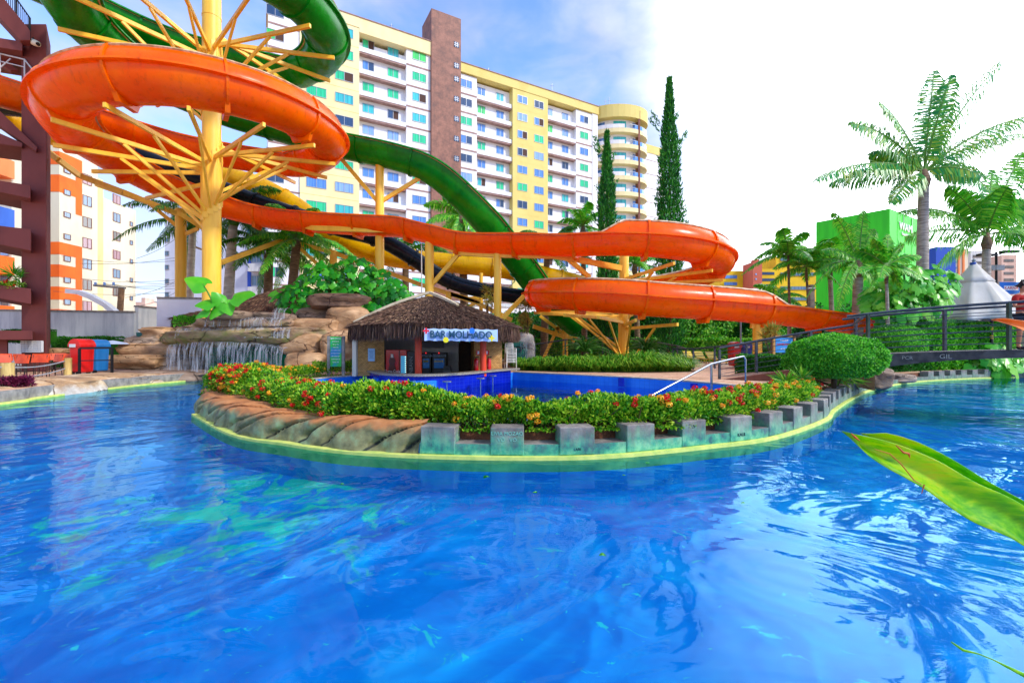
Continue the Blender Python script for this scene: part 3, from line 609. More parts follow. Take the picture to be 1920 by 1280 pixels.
for i, y in enumerate((337, 377, 417, 456, 495, 534, 574)):
    bldwin(bt, None, MT['frmbrown'], [MT['wglass'], MT['wcurt'], MT['wdark']][(i * 2 + 1) % 3], (-59.4, 63.6, yz(y, 63.6)), (0, 1, 0), (1, 0, 0), 1.25, 1.3)
for i, y in enumerate((374, 408, 443, 478, 513, 547)):
    bldwin(bt, None, MT['frmbrown'], [MT['wcurt'], MT['wglass'], MT['wdark']][i % 3], (-60.85, 70, yz(y, 70)), (-.1, 1, 0), (1, .1, 0), 1.35, 1.25)
    bldwin(bt, None, MT['frmbrown'], MT['wglass'], (-61.1, 73.0, yz(y + 12, 73)), (-.1, 1, 0), (1, .1, 0), .5, .6, 0)
# orange / blue balcony block behind the stair tower
bo = thing('apartment_building', 'apartment block with orange and blue balcony bands behind the brown stair tower', 'building', (-52, 46, GZ))
m_ = MB(); m_.box((-62, 46.5, 10.9), (25, 3, 21.2)); m_.build('wall', MT['cream'], bo)
for i, (y0, y1, mm) in enumerate(((292, 326, 'bpeach'), (268, 277, 'bpeach'), (345, 352, 'bpeach'), (386, 424, 'bblue'), (478, 512, 'borange'), (527, 546, 'borange'), (572, 588, 'borange'))):
    m_ = MB(); z0, z1 = yz(y1, 43.6), yz(y0, 43.6); m_.box((-59.2, 44.3, (z0 + z1) / 2), (20, 1.4, z1 - z0)); m_.build('balcony', MT[mm], bo)
for i, y in enumerate((285, 368, 440, 466, 519, 562)):
    for X in (-50.5, -52.5, -54.5, -56.5): bldwin(bo, None, MT['alu'], [MT['wglass'], MT['wdark'], GL[4]][(i + int(-X)) % 3], (X, 44.98, yz(y, 45)), (1, 0, 0), (0, -1, 0), 1.5, 1.3)
# white and blue striped block behind the columns
bw = thing('apartment_building', 'white apartment block with thin blue stripes behind the yellow columns', 'building', (-38, 64, GZ))
MT['lav'] = rainpaint('lavender_white_plaster', '#C6CCDC', '#A8B0C4', .85); MT['stripe'] = simple('blue_painted_stripe', '#1A4CB8', .6)
m_ = MB(); X0 = (309 - 960) / F * 60; X1 = (505 - 960) / F * 60
m_.box(((X0 + X1) / 2, 65, 10.5), (X1 - X0, 10, 20.4)); m_.build('wall', MT['lav'], bw)
m_ = MB()
for px in (358, 468): X = (px - 960) / F * 60; m_.box((X, 59.95, 10.4), (.45, .16, 20.2))
m_.build('blue_stripe', MT['stripe'], bw)
for px in (313, 313.01): pass
for y in (450, 475, 501, 527, 552):
    for px in (313.5,): bldwin(bw, None, MT['alu'], MT['wglass'], P(px, y, 60), (1, 0, 0), (0, -1, 0), .45, .5, 0)
    bldwin(bw, None, MT['alu'], MT['wglass'], P(346, y - 4, 60), (1, 0, 0), (0, -1, 0), .9, .9, 0)
    bldwin(bw, None, MT['alu'], MT['wdark'], P(432, y, 60), (1, 0, 0), (0, -1, 0), 1, 1, 1)
for y in (455, 497, 540):
    m_ = MB(); q = P(486, y, 59.4); m_.box((q.x, q.y, q.z - .4), (2.3, 1.3, 1.0)); m_.build('balcony', MT['wallwhite'], bw); bldwin(bw, None, MT['alu'], MT['wglass'], P(486, y - 14, 60), (1, 0, 0), (0, -1, 0), 1.9, 1.2, 2)
# far town
MT['rose'] = rainpaint('rose_plaster', '#CDB0A0', '#B89888', .85)
for i, (a, b, t, Y, mm) in enumerate(((247, 272, 566, 150, 'rose'), (270, 292, 560, 170, 'white'), (289, 312, 565, 160, 'cream'))):
    bd = thing('distant_building', ['rose coloured block low on the horizon at left', 'pale block with rooftop box low on the horizon', 'small cream block low on the horizon beside the white wall'][i], 'building', (P((a + b) / 2, 650, Y).x, Y, GZ), None)
    m_ = MB(); q = P((a + b) / 2, t, Y); wd = (b - a) / F * Y; m_.box((q.x, Y + 5, q.z / 2), (wd, 10, q.z)); m_.box((q.x, Y + 4, q.z + .8), (wd * .3, 4, 1.6)); m_.build('wall', MT[mm], bd)
    for r in range(5):
        for c in range(3): bldwin(bd, None, MT['alu'], MT['wdark'], (q.x + (c - 1) * wd * .3, Y, q.z - 2 - r * 3), (1, 0, 0), (0, -1, 0), 1.6, 1.2, 0)
# green cube building with WAM lettering
MT['wgreen'] = rainpaint('vivid_green_panel', '#30D010', '#1DB40A', .5)
MT['wgreen2'] = rainpaint('vivid_green_rough_panel', '#22B80C', '#149A06', .6)
CW = P(1668, 391, 70); lu = Vector((-.80, 1, 0)).normalized(); ru = Vector((1.0, .62, 0)).normalized()
def solve_len(c, d, px): q = (px - 960) / F; return (q * c.y - c.x) / (d.x - q * d.y)
ll = solve_len(CW, lu, 1530); rl = solve_len(CW, ru, 1722)
bg_ = thing('green_building', 'cube shaped bright green building lettered WAM above the palms', 'building', (CW.x, CW.y + 6, GZ))
A, B, C_ = CW.xy, (CW + lu * ll).xy, (CW + ru * rl).xy
m_ = MB(); m_.prism([A, C_, C_ + (B - A), B], 8.2, CW.z, 0); m_.prism([A + (C_ - A) * .5 + (B - A) * .03, C_, C_ + (B - A), B, A + (B - A) * .06], GZ, 8.198, 1)
for d, l in ((lu, ll), (ru, rl)):
    for k in range(1, 4): q = CW + d * l * k / 4; m_.beam(q - Vector((0, 0, .2)), Vector((q.x, q.y, 8.4)), .05, .05, 1)
m_.build('wall', [MT['wgreen'], MT['wgreen2']], bg_)
MT['letter'] = simple('white_letters', '#F4F4F4', .5)
c_ = CW + ru * rl * .52; nr = Vector((ru.y, -ru.x, 0)); text('lettering', 'WAM', 1.75, Vector((c_.x, c_.y, 1.5 + (650 - 424) / F * 72)) + nr * .08, ru, (0, 0, 1), MT['letter'], bg_, .05, 1.2)
text('lettering', 'Experience', .7, Vector((c_.x, c_.y, 1.5 + (650 - 437) / F * 72)) + nr * .08, ru, (0, 0, 1), MT['letter'], bg_, .05, 1.0)
for f_ in (.45, .75): m_ = MB(); q = CW + ru * rl * f_ + nr * .06; m_.beam(Vector((q.x, q.y, CW.z - .3)), Vector((q.x, q.y, CW.z - 2.6)), .12, .05); m_.build('sign_hanger', MT['letter'], bg_)
m_ = MB(); q = P(1655, 545, 69); m_.box((q.x - 1.0, q.y, q.z), (1.4, .2, 1.1), 0, 0); m_.box((q.x + .5, q.y, q.z), (1.3, .2, 1.1), 0, 1); m_.box((q.x + 1.8, q.y, q.z), (1.3, .2, 1.1), 0, 2); m_.build('striped_panel', [simple('pale_cream', '#EAE2C0'), simple('navy', '#20307A'), simple('tomato', '#E0483A')], bg_)
# yellow buildings with brick coloured tower
MT['ylw'] = rainpaint('canary_plaster', '#E8BE18', '#D0A410', .8); MT['brick'] = rainpaint('terracotta_plaster', '#C0604A', '#A84E3C', .8)
by = thing('yellow_building', 'yellow block with strip windows right of the terracotta tower', 'building', (68, 118, GZ)); Y = 112
def pxbox(m_, a, b, t, Y, dep, mi=0, bot=None):
    p, q = P(a, t, Y), P(b, t, Y); z0 = GZ if bot is None else P(0, bot, Y).z; m_.box(((p.x + q.x) / 2, Y + dep / 2, (p.z + z0) / 2), (q.x - p.x, dep, p.z - z0), 0, mi)
m_ = MB(); pxbox(m_, 1412, 1458, 504, 112, 14); pxbox(m_, 1455, 1535, 481, 112.5, 14); m_.build('wall', MT['ylw'], by)
for y in (513, 525, 536): m_ = MB(); pxbox(m_, 1421, 1452, y - 3, 111.9, .3, 0, y + 2); m_.build('strip_window', GL[2], by)
for y in (486, 514, 540, 560): m_ = MB(); pxbox(m_, 1464, 1528, y - 3, 112.3, .4, 0, y + 3); m_.build('strip_window', MT['wglass'], by)
by2 = thing('yellow_building', 'small yellow block left of the terracotta tower', 'building', (58, 120, GZ)); m_ = MB(); pxbox(m_, 1352, 1394, 508, 116, 12); m_.build('wall', MT['ylw'], by2)
for y in (519, 532): m_ = MB(); pxbox(m_, 1358, 1382, y - 3, 115.9, .3, 0, y + 3); m_.build('strip_window', GL[1], by2)
bt2 = thing('terracotta_tower', 'terracotta lift tower rising between the two yellow blocks', 'building', (60, 112, GZ)); m_ = MB(); pxbox(m_, 1412, 1429, 491, 111, 4.9, 0); pxbox(m_, 1416, 1424, 486, 112, 2, 0, 491); m_.build('wall', MT['brick'], bt2)
for y in (514, 523): m_ = MB(); pxbox(m_, 1416.5, 1419, y - 1.5, 110.9, .3, 0, y + 1.5); m_.build('window', GL[4], bt2)
bwl = thing('low_building', 'low white building behind the end of the lower orange slide', 'building', (44, 80, GZ)); m_ = MB(); pxbox(m_, 1398, 1440, 541, 78, 10, 0); pxbox(m_, 1436, 1463, 544, 80, 10, 1); m_.build('wall', [MT['white'], MT['cream']], bwl)
# right: red/white, blue and pale towers
br = thing('apartment_building', 'white block with red fascia beside the tall blue wall', 'building', (85, 95, GZ)); m_ = MB(); pxbox(m_, 1728, 1757, 470, 95, 10, 0); pxbox(m_, 1728, 1757, 470, 94.9, .4, 1, 478); m_.build('wall', [MT['cream'], simple('red_fascia', '#C8303A', .6)], br)
for y in (487, 503, 519): m_ = MB(); pxbox(m_, 1733, 1753, y - 4, 94.8, .6, 0, y + 2); m_.build('window', MT['wglass'], br)
bb = thing('blue_building', 'tall plain blue wall block behind the closed parasol', 'building', (90, 92, GZ)); m_ = MB(); pxbox(m_, 1755, 1792, 463, 92, 12, 0); m_.build('wall', simple('royal_blue_plaster', '#0E48B4', .7), bb)
bp = thing('apartment_building', 'slim cream tower with orange strips behind the closed parasol', 'building', (100, 94, GZ)); m_ = MB(); pxbox(m_, 1790, 1815, 466, 93, 10, 0)
for a in (1797, 1806): pxbox(m_, a, a + 3, 468, 92.8, .4, 1)
m_.build('wall', [MT['cream'], MT['bpeach']], bp)
for y in range(478, 560, 11):
    m_ = MB(); pxbox(m_, 1792, 1795, y, 92.9, .3, 0, y + 4); m_.build('window', MT['wglass'], bp)
for i, (a, b, t, Y, lab) in enumerate(((1820, 1852, 470, 105, 'pale apartment block left of the lamp post'), (1878, 1906, 478, 130, 'rose tower block right of the lamp post'))):
    bd = thing('apartment_building', lab, 'building', (P(a, 0, Y).x, Y, GZ)); m_ = MB(); pxbox(m_, a, b, t, Y, 12); m_.build('wall', MT[['wallwhite', 'rose'][i]], bd)
    for y in range(t + 8, 560, 12): m_ = MB(); pxbox(m_, a + 5, b - 5, y, Y - .1, .3, 0, y + 5); m_.build('window', MT['wdark'], bd)
# garden walls on the left
def wallseg(name, label, pts, z1, mat):
    m_ = MB()
    for a, b in zip(pts, pts[1:]):
        a, b = Vector((*a, 0)), Vector((*b, 0)); m_.beam(a + Vector((0, 0, (GZ + z1) / 2)), b + Vector((0, 0, (GZ + z1) / 2)), .25, z1 - GZ, 0)
        m_.beam(a + Vector((0, 0, z1 + .05)), b + Vector((0, 0, z1 + .05)), .36, .1, 1)
    return tag(m_.build(name, [mat, MT['concrete']]), label, 'wall')
wallseg('boundary_wall', 'long grey white boundary wall behind the tables and bins', [(-40, 24), (P(254, 0, 27.5).x, 27.5)], 3.55, MT['wallwhite'])
wallseg('boundary_wall', 'short higher piece of grey wall left of the waterfall', [(P(256, 0, 27.5).x, 27.5), (P(298, 0, 29).x, 29)], 3.9, MT['wallwhite'])
wallseg('boundary_wall', 'white wall block behind the left thatched roof', [(P(296, 0, 26).x, 26), (P(345, 0, 25).x, 26.5), (P(345, 0, 25).x + 4, 33)], 4.25, MT['white'])
# ---------------------------------------------------------------- water slides
def sweep_path(ctrl, step=.3):
    P_ = [Vector(c[:3]) for c in ctrl]; W = [c[3:] for c in ctrl]; n = len(P_); pts = []; ws = []
    for i in range(n - 1):
        a, b, c, d = P_[max(i - 1, 0)], P_[i], P_[i + 1], P_[min(i + 2, n - 1)]
        k = max(1, int((c - b).length / step))
        for j in range(k):
            t = j / k; pts.append(.5 * ((2 * b) + (c - a) * t + (2 * a - 5 * b + 4 * c - d) * t * t + (3 * b - a - 3 * c + d) * t ** 3))
            ws.append(tuple(x + (y - x) * t for x, y in zip(W[i], W[i + 1])))
    pts.append(P_[-1]); ws.append(W[-1]); return pts, ws
def frames(pts):
    fr = []
    for i in range(len(pts)):
        t = (pts[min(i + 1, len(pts) - 1)] - pts[max(i - 1, 0)]).normalized(); s_ = t.cross(Vector((0, 0, 1))).normalized(); fr.append((t, s_, s_.cross(t)))
    return fr
def slide(name, label, ctrl, mat, lipmat, ringmat, every=3.0, saddle=True, thick=.05):
    # ctrl: x,y,z(flange level),r,extL,extR (degrees of wall above the flange)
    pts, ws = sweep_path(ctrl); fr = frames(pts); n = len(pts)
    root = thing(name, label, 'water slide', (pts[n // 2].x, pts[n // 2].y, GZ))
    SEG = 14; EX = 5
    def ang(w_):
        r, l, rr = w_; return [-180 - l * (1 - k / EX) for k in range(EX)] + [-180 + 180 * k / SEG for k in range(SEG + 1)] + [rr * (k + 1) / EX for k in range(EX)]
    mb = MB(); vo = []; vi = []
    for p, (t, s_, u), w_ in zip(pts, fr, ws):
        for a in ang(w_):
            c, q = math.cos(R(a)), math.sin(R(a)); d = s_ * c + u * q
            vo.append(p + d * w_[0]); vi.append(p + d * (w_[0] - thick))
    K = SEG + 1 + 2 * EX
    fo = [(i * K + k, i * K + k + 1, (i + 1) * K + k + 1, (i + 1) * K + k) for i in range(n - 1) for k in range(K - 1)]
    nn = n * K
    mb.add(vo + vi, fo + [tuple(x + nn for x in f[::-1]) for f in fo] + [(i * K, (i + 1) * K, nn + (i + 1) * K, nn + i * K) for i in range(n - 1)] + [(i * K + K - 1, nn + i * K + K - 1, nn + (i + 1) * K + K - 1, (i + 1) * K + K - 1) for i in range(n - 1)]
           + [(k, nn + k, nn + k + 1, k + 1) for k in range(K - 1)] + [((n - 1) * K + k, (n - 1) * K + k + 1, nn + (n - 1) * K + k + 1, nn + (n - 1) * K + k) for k in range(K - 1)])
    fl = mb.build('flume', mat, root, smooth=50)
    for side in (-1, 1):        # side flange along the rim and lip on top of the wall
        mb = MB(); 
        for (rad0, rad1, h, useext) in ((0, .17, .07, False),) + (((-.08, .06, .09, True),) if True else ()):
            vs = []
            for p, (t, s_, u), w_ in zip(pts, fr, ws):
                ex = (w_[1] if side < 0 else w_[2]) if useext else 0
                a = R(ex); d = s_ * side * math.cos(a) + u * math.sin(a); v = -s_ * side * math.sin(a) + u * math.cos(a)
                for rr, hh in ((rad0 - .01, -h / 2), (rad1, -h / 2), (rad1, h / 2), (rad0 - .01, h / 2)): vs.append(p + d * (w_[0] + rr) + v * hh)
            fs = [(i * 4 + k, i * 4 + (k + 1) % 4, (i + 1) * 4 + (k + 1) % 4, (i + 1) * 4 + k) for i in range(n - 1) for k in range(4)]
            mb.add(vs, fs + [(3, 2, 1, 0), tuple((n - 1) * 4 + k for k in range(4))], 1 if useext else 0)
        mb.build('rim_flange', [ringmat, lipmat], root)
    acc = 0; last = 0; sadd = []
    for i in range(1, n - 1):
        acc += (pts[i] - pts[i - 1]).length
        if acc - last >= every:
            last = acc; t, s_, u = fr[i]; w_ = ws[i]; aa = ang(w_); mb = MB(); vs = []
            for a in aa:
                d = s_ * math.cos(R(a)) + u * math.sin(R(a))
                for rr, tt in ((w_[0] - .005, -.05), (w_[0] + .07, -.05), (w_[0] + .07, .05), (w_[0] - .005, .05)): vs.append(pts[i] + d * rr + t * tt)
            m_ = len(aa); mb.add(vs, [(k * 4 + j, k * 4 + (j + 1) % 4, (k + 1) * 4 + (j + 1) % 4, (k + 1) * 4 + j) for k in range(m_ - 1) for j in range(4)] + [(3, 2, 1, 0), tuple((m_ - 1) * 4 + j for j in range(4))])
            mb.build('joint_ring', ringmat, root)
            if saddle:
                sadd.append((pts[i].copy(), t, s_, u, w_[0]))
                mb = MB(); r = w_[0] + .02; poly = [(math.cos(R(a)) * r, math.sin(R(a)) * r) for a in range(-125, -54, 10)] + [(.42 * r, -r - .16), (-.42 * r, -r - .16)]
                mb.extr(poly, pts[i] - t * .09, s_, u, t * .18); mb.build('saddle', ringmat, root)
    return root, pts, fr, ws, sadd
C1 = Vector((-14.52, 22.0)); R1 = 5.15
def zpoly(tab, a):
    for (a0, z0), (a1, z1) in zip(tab, tab[1:]):
        if (a0 - a) * (a1 - a) <= 0: return z0 + (z1 - z0) * (a - a0) / (a1 - a0)
    return tab[-1][1]
tab1 = [(90, 12.75), (0, 12.05), (-90, 11.5), (-180, 11.15), (-225, 10.35)]
def circ(C, R_, a, z): return (C.x + R_ * math.cos(R(a)), C.y + R_ * math.sin(R(a)), z)
RO = .98
ow = [(-30, 16.5, 14.5, RO, 0, 0), (-26.5, 19, 14.05, RO, 0, 0), (-22.6, 22.4, 13.55, RO, 0, 0), (-18.8, 25.6, 13.1, RO, 5, 0)]
for a in (80, 60, 40, 20, 0, -20, -40, -60, -80, -100, -120, -140, -160, -180, -200, -215): ow.append((*circ(C1, R1, a, zpoly(tab1, a)), RO, 45 if a < 70 and a > -200 else 22, 0))
ow[-1] = (*ow[-1][:4], 10, 0)
ow += [(-16.6, 26.9, 10.0, .97, 0, 0), (-14.2, 27.4, 9.55, .96, 0, 0), (P(600, 0, 27.2).x, 27.2, 9.25, .94, 0, 0), (P(700, 0, 26.4).x, 26.4, 8.85, .92, 0, 0), (P(762, 0, 25.9).x, 25.9, 8.6, .92, 0, 0), (P(812, 0, 25.4).x, 25.4, 8.1, .91, 0, 0), (P(865, 0, 25).x, 25, 7.6, .9, 0, 0), (P(910, 0, 24.6).x, 24.6, 7.4, .9, 0, 0), (P(1000, 0, 23.6).x, 23.6, 7.15, .9, 0, 0)]
C2 = Vector((6.65, 27.0)); R2 = 5.05
tab2 = [(-110, 6.83), (-26, 6.36), (-182, 6.36)]
def z2(t):   # t = degrees travelled from near point
    return 6.8 - .44 * min(t, 78) / 78 if t <= 78 else (6.36 - 1.68 * (t - 78) / 204 if t <= 282 else 4.68 - .70 * (t - 282) / 78)
ow.append((2.6, 22.95, 6.95, .89, 0, 0)); ow.append((4.45, 22.3, 6.85, .88, 0, 3))
for t in range(0, 385, 20): ow.append((*circ(C2, R2, -104 + t, z2(t)), .88, 0, 50 if t >= 0 else 0))
ow += [(10.6, 22.6, 3.66, .87, 0, 50), (12.3, 22.98, 3.55, .87, 0, 48), (13.4, 23.22, 3.5, .87, 0, 3), (15.5, 23.7, 3.3, .87, 0, 0), (17.8, 24.3, 3.1, .87, 0, 0), (20.4, 25.1, 2.72, .87, 0, 0)]
OS = slide('water_slide', 'huge orange open water slide looping twice and running across the picture', ow, MT['orange'], MT['lipcream'], MT['orange_lip'])
# green slide
tabg = [(90, 18.2), (0, 17.4), (-90, 16.8), (-180, 16.4), (-225, 15.7)]
gw = [(-30, 17, 20.2, 1.03, 0, 0), (-24, 21, 19.4, 1.03, 0, 0), (-19.2, 25.4, 18.7, 1.03, 10, 0)]
for a in (80, 60, 40, 20, 0, -20, -40, -60, -80, -100, -120, -140, -160, -180, -200, -215): gw.append((*circ(C1, R1, a, zpoly(tabg, a)), 1.03, 45 if -200 < a < 70 else 20, 0))
gw += [(-16.6, 26.9, 15.5, 1.03, 0, 0), (-14.2, 27.5, 15.0, 1.03, 0, 0), (P(600, 0, 27).x, 27, 14.0, 1.03, 0, 0)]
for px, y, Y in ((650, 248, 26.7), (710, 260, 26.4), (765, 274, 26.3), (805, 290, 26.4), (845, 318, 26.8), (880, 353, 27.3), (915, 393, 28), (950, 438, 29), (985, 484, 30), (1015, 525, 31), (1050, 566, 32), (1090, 604, 33)):
    gw.append((P(px - 8, 0, Y).x, Y, 1.5 + (650 - y) / F * (Y - 1.0), 1.06, 0, 0))
GS = slide('water_slide', 'green open water slide curling above the orange one and diving to the middle', gw, MT['green'], MT['lipcream'], MT['green'], saddle=False)
def tubeslide(name, label, pl, r, mat, every=2.6):
    pts = catm([P(*p) for p in pl], .35); root = thing(name, label, 'water slide', (pts[len(pts) // 2].x, pts[len(pts) // 2].y, GZ))
    mb = MB(); mb.tube(pts, r, 20, 0); mb.build('tube', mat, root, smooth=40)
    acc = last = 0
    for i in range(1, len(pts) - 1):
        acc += (pts[i] - pts[i - 1]).length
        if acc - last > every:
            last = acc; t = (pts[i + 1] - pts[i - 1]).normalized(); mb = MB(); mb.tube([pts[i] - t * .06, pts[i] + t * .06], r + .09, 20, 0); mb.build('joint_ring', mat, root)
    return root
tubeslide('water_slide', 'yellow tube slide running behind the orange slide', [(-60, 190, 27), (0, 216, 28), (60, 240, 30), (150, 268, 32), (250, 296, 33), (350, 318, 33.5), (430, 333, 33.5), (490, 352, 33.5), (545, 382, 33.5), (595, 417, 33.5), (645, 450, 33.5), (700, 474, 33.5), (760, 486, 33.5), (850, 494, 33.5), (950, 505, 34), (1040, 522, 34.5), (1110, 540, 35)], .72, MT['yellowf'])
tubeslide('water_slide', 'black tube slide crossing in front of the yellow one', [(-40, 196, 27), (60, 206, 27.5), (130, 228, 28), (200, 262, 29), (290, 304, 29.5), (380, 340, 30), (480, 378, 30), (570, 408, 30), (640, 430, 30), (690, 442, 30), (725, 455, 30), (775, 484, 30), (815, 512, 30.5), (856, 532, 31), (912, 546, 31.5), (969, 555, 32), (1010, 560, 32)], .52, MT['blackf'])
# ---------------------------------------------------------------- supports
ST = MT['steel']
def column(root, x, y, z0, z1, r, name='column'):
    mb = MB(); mb.tube([(x, y, z0), (x, y, z1)], r, 28); 
    return mb.build(name, ST, root, smooth=40)
tower = thing('slide_support', 'thick yellow column with spreading arms inside the big left slide loops', 'slide support', (C1.x, C1.y, GZ))
cl = column(tower, C1.x, C1.y, 2.7, 24, .40)
for z in (7.3, 9.2, 13.6, 17.4):
    mb = MB(); mb.lathe((C1.x, C1.y, z), [(.40, -.04), (.415, -.04), (.415, .04), (.40, .04)], 28); mb.build('weld_band', ST, cl)
def arms(root, C, R_, rcol, angs, zf, r, drop, wd=.12, h=.18, ext=.45):
    for a in angs:
        z = zf(a) - r - .28; d = Vector((math.cos(R(a)), math.sin(R(a)), 0)); c = Vector((C.x, C.y, 0))
        p0 = c + d * rcol * .9 + Vector((0, 0, z)); p1 = c + d * (R_ + ext) + Vector((0, 0, z))
        mb = MB(); mb.beam(p0, p1, wd, h); ar = mb.build('arm', ST, root, bevel=.01)
        mb = MB(); mb.beam(c + d * rcol * .9 + Vector((0, 0, z - drop)), c + d * R_ * .66 + Vector((0, 0, z - .10)), wd * .8, h * .75); mb.build('brace', ST, root, bevel=.01)
        mb = MB(); mb.box((*(c + d * (rcol + .02)).xy, z - drop / 2), (.04, .26, drop + .6), math.atan2(d.y, d.x)); mb.build('gusset_plate', ST, root)
arms(tower, C1, R1, .40, (75, 45, 15, -12, -38, -64, -92, -122, -150, -178, -205), lambda a: zpoly(tab1, a), RO, 2.3)
arms(tower, C1, R1, .40, (70, 40, 12, -15, -42, -70, -95, -125, -155, -184, -210), lambda a: zpoly(tabg, a), 1.03, 2.3)
tower2 = thing('slide_support', 'yellow column with spreading arms under the right slide loop', 'slide support', (C2.x, C2.y, GZ))
column(tower2, C2.x, C2.y, GZ - .3, 7.2, .27)
arms(tower2, C2, R2, .27, (-78, -50, -22, 5, 32, 62, 95), lambda a: z2(a + 104), .88, 1.5, .12, .16, .3)
arms(tower2, C2, R2, .27, (150, 175, 200, 222, 243, 262, 284), lambda a: z2(a + 104), .88, 2.35, .12, .16, .3)
def supp(label, parts):
    """parts: list of ('c',px,ytop,ybot,Y,r) or ('b',[(px,y,Y),...]) or ('d',(px,y,Y),(px,y,Y))"""
    x = [q for q in parts if q[0] == 'c'][0]; b = P(x[1], 650, x[4]); root = thing('slide_support', label, 'slide support', (b.x, b.y, GZ))
    for q in parts:
        if q[0] == 'c':
            t = P(q[1], q[2], q[4]); column(root, t.x, t.y, GZ, t.z, q[5])
        elif q[0] == 'b':
            pp = [P(*v) for v in q[1]]; mb = MB()
            for a, c in zip(pp, pp[1:]): mb.beam(a, c, .2, .28)
            mb.build('beam', ST, root)
        else:
            mb = MB(); mb.beam(P(*q[1]), P(*q[2]), .16, .22); mb.build('brace', ST, root, bevel=.01)
    return root
supp('yellow post with sloping beam carrying the green slide, at the middle left', [('c', 712, 302, 515, 26.4, .25), ('b', [(560, 262, 26.6), (644, 283, 26.5), (706, 303, 26.4), (797, 324, 26.4), (850, 362, 27), (878, 390, 27.5), (905, 424, 28), (944, 474, 29), (984, 527, 30.2)]), ('d', (640, 298, 26.5), (707, 377, 26.4)), ('d', (718, 376, 26.4), (796, 328, 26.4))])
supp('slim yellow post left of centre behind the thatched bar roof', [('c', 805, 450, 600, 25.3, .24), ('b', [(418, 390, 28.5), (520, 414, 28), (590, 428, 26.6), (690, 431, 25.9), (768, 433, 25.7), (812, 452, 25.3), (860, 474, 25), (935, 478, 24.3), (1040, 480, 23.6), (1085, 487, 23.4), (1165, 503, 24)]), ('d', (811, 532, 25.3), (858, 478, 25)), ('d', (1066, 486, 23.5), (1106, 520, 24))])
supp('slim yellow post rising beside the right edge of the bar roof', [('c', 933, 470, 620, 24.3, .2), ('d', (937, 602, 24.3), (982, 555, 25.2))])
supp('yellow column left of the thick one, under the far side of the loops', [('c', 339, 392, 620, 30, .32), ('b', [(180, 345, 28), (340, 402, 29.5), (412, 448, 30)]), ('d', (268, 372, 29), (333, 425, 30)), ('d', (345, 440, 30), (372, 428, 30))])
supp('short yellow post behind the philodendron bank', [('c', 625, 470, 560, 31, .24), ('b', [(415, 492, 27), (530, 450, 31), (620, 472, 31), (706, 503, 31), (787, 533, 31), (890, 566, 31), (960, 600, 31)]), ('d', (552, 456, 31), (614, 512, 31)), ('d', (800, 590, 31), (858, 572, 31)), ('d', (866, 582, 31), (893, 567, 31))])
supp('small yellow post between the bar roof and the podium', [('c', 841, 548, 620, 31, .2), ('b', [(841, 550, 31), (900, 566, 31)])])
supp('pale yellow post between the tube slides behind the bar roof', [('c', 902, 512, 620, 33, .14), ('b', [(880, 560, 33), (925, 556, 33)])])
supp('orange yellow post under the exit end of the orange slide', [('c', 1420, 608, 690, 23.2, .22), ('b', [(1408, 610, 23.2), (1432, 612, 23.2)])])
supp('yellow lattice post under the end of the green slide', [('c', 1060, 600, 690, 34, .2), ('b', [(1000, 612, 33), (1060, 632, 34), (1110, 640, 34)]), ('d', (1012, 592, 34), (1078, 640, 34)), ('d', (1050, 606, 34), (1010, 690, 34))])
supp('yellow post carrying the slides beyond the brown stair tower', [('c', -30, 120, 650, 27, .3), ('b', [(-60, 175, 24), (0, 196, 24), (52, 210, 24)]), ('b', [(20, 245, 24), (60, 262, 24), (110, 300, 24), (150, 330, 25)]), ('b', [(150, 330, 25), (230, 360, 26), (330, 400, 28)])])
# exit sign on slide
root = OS[0]
MT['signgreen'] = simple('exit_sticker_green', '#2C8A3C', .5)
q = P(1498, 592, 22.95); mb = MB(); t = Vector((.97, .22, -.12)).normalized(); 
mb.extr([(-.36, -.13), (.36, -.13), (.36, .13), (-.36, .13)], q, t, (0, 0, 1), (0, .02, 0)); st_ = mb.build('exit_sticker', MT['signgreen'], root); text('lettering', 'SAÍDA', .2, q + Vector((0, -.012, 0)), t, (0, 0, 1), MT['letter'], st_, .002)
# ---------------------------------------------------------------- brown stair tower on the left
BW = MT['brownwall']
tt = thing('stair_tower', 'brown red concrete stair tower at the left edge with planted landings', 'stair tower', (P(60, 0, 21).x, 22, GZ))
x0, x1 = P(40, 0, 21).x, P(91, 0, 21).x
cq = [P(40, 0, 21), P(87, 0, 21), P(95, 0, 22.5), P(50, 0, 22.5)]; mb = MB(); mb.prism([(q.x, q.y) for q in cq], GZ, 16.4); mb.build('column', BW, tt, bevel=.04); DV = Vector((-.82, .82, 0))
for (y0, y1, yr0, yr1, px) in ((347, 333, 372, 349, 57), (430, 421, 470, 448, 58), (541, 533, 570, 551, 58), (620, 618, 637, 637, 61)):
    mb = MB(); Yf = 20.4; a, b, c, d = P(px, y0, Yf), P(-120, y1 - 12 if y0 < 600 else y1, Yf), P(-120, yr1 - (14 if y0 < 600 else 0), Yf), P(px, yr0, Yf); a.y = b.y = c.y = d.y = 0
    mb.extr([(v.x, v.z) for v in (b, a, d, c)], (0, Yf, 0), (1, 0, 0), (0, 0, 1), DV * 2.4); mb.build('landing', BW, tt, bevel=.03)
def flight(pts2, Yf, dep, name='stair_flight'):
    mb = MB(); v = [P(a, b, Yf) for a, b in pts2]; mb.extr([(q.x, q.z) for q in v], (0, Yf, 0), (1, 0, 0), (0, 0, 1), DV * dep); return mb.build(name, BW, tt, bevel=.03)
flight([(-60, -80), (0, -12), (57, 58), (57, 76), (38, 76), (-60, -30)], 20.4, .5); flight([(-60, 62), (42, 78), (42, 96), (-60, 80)], 20.6, 2.4, 'landing')
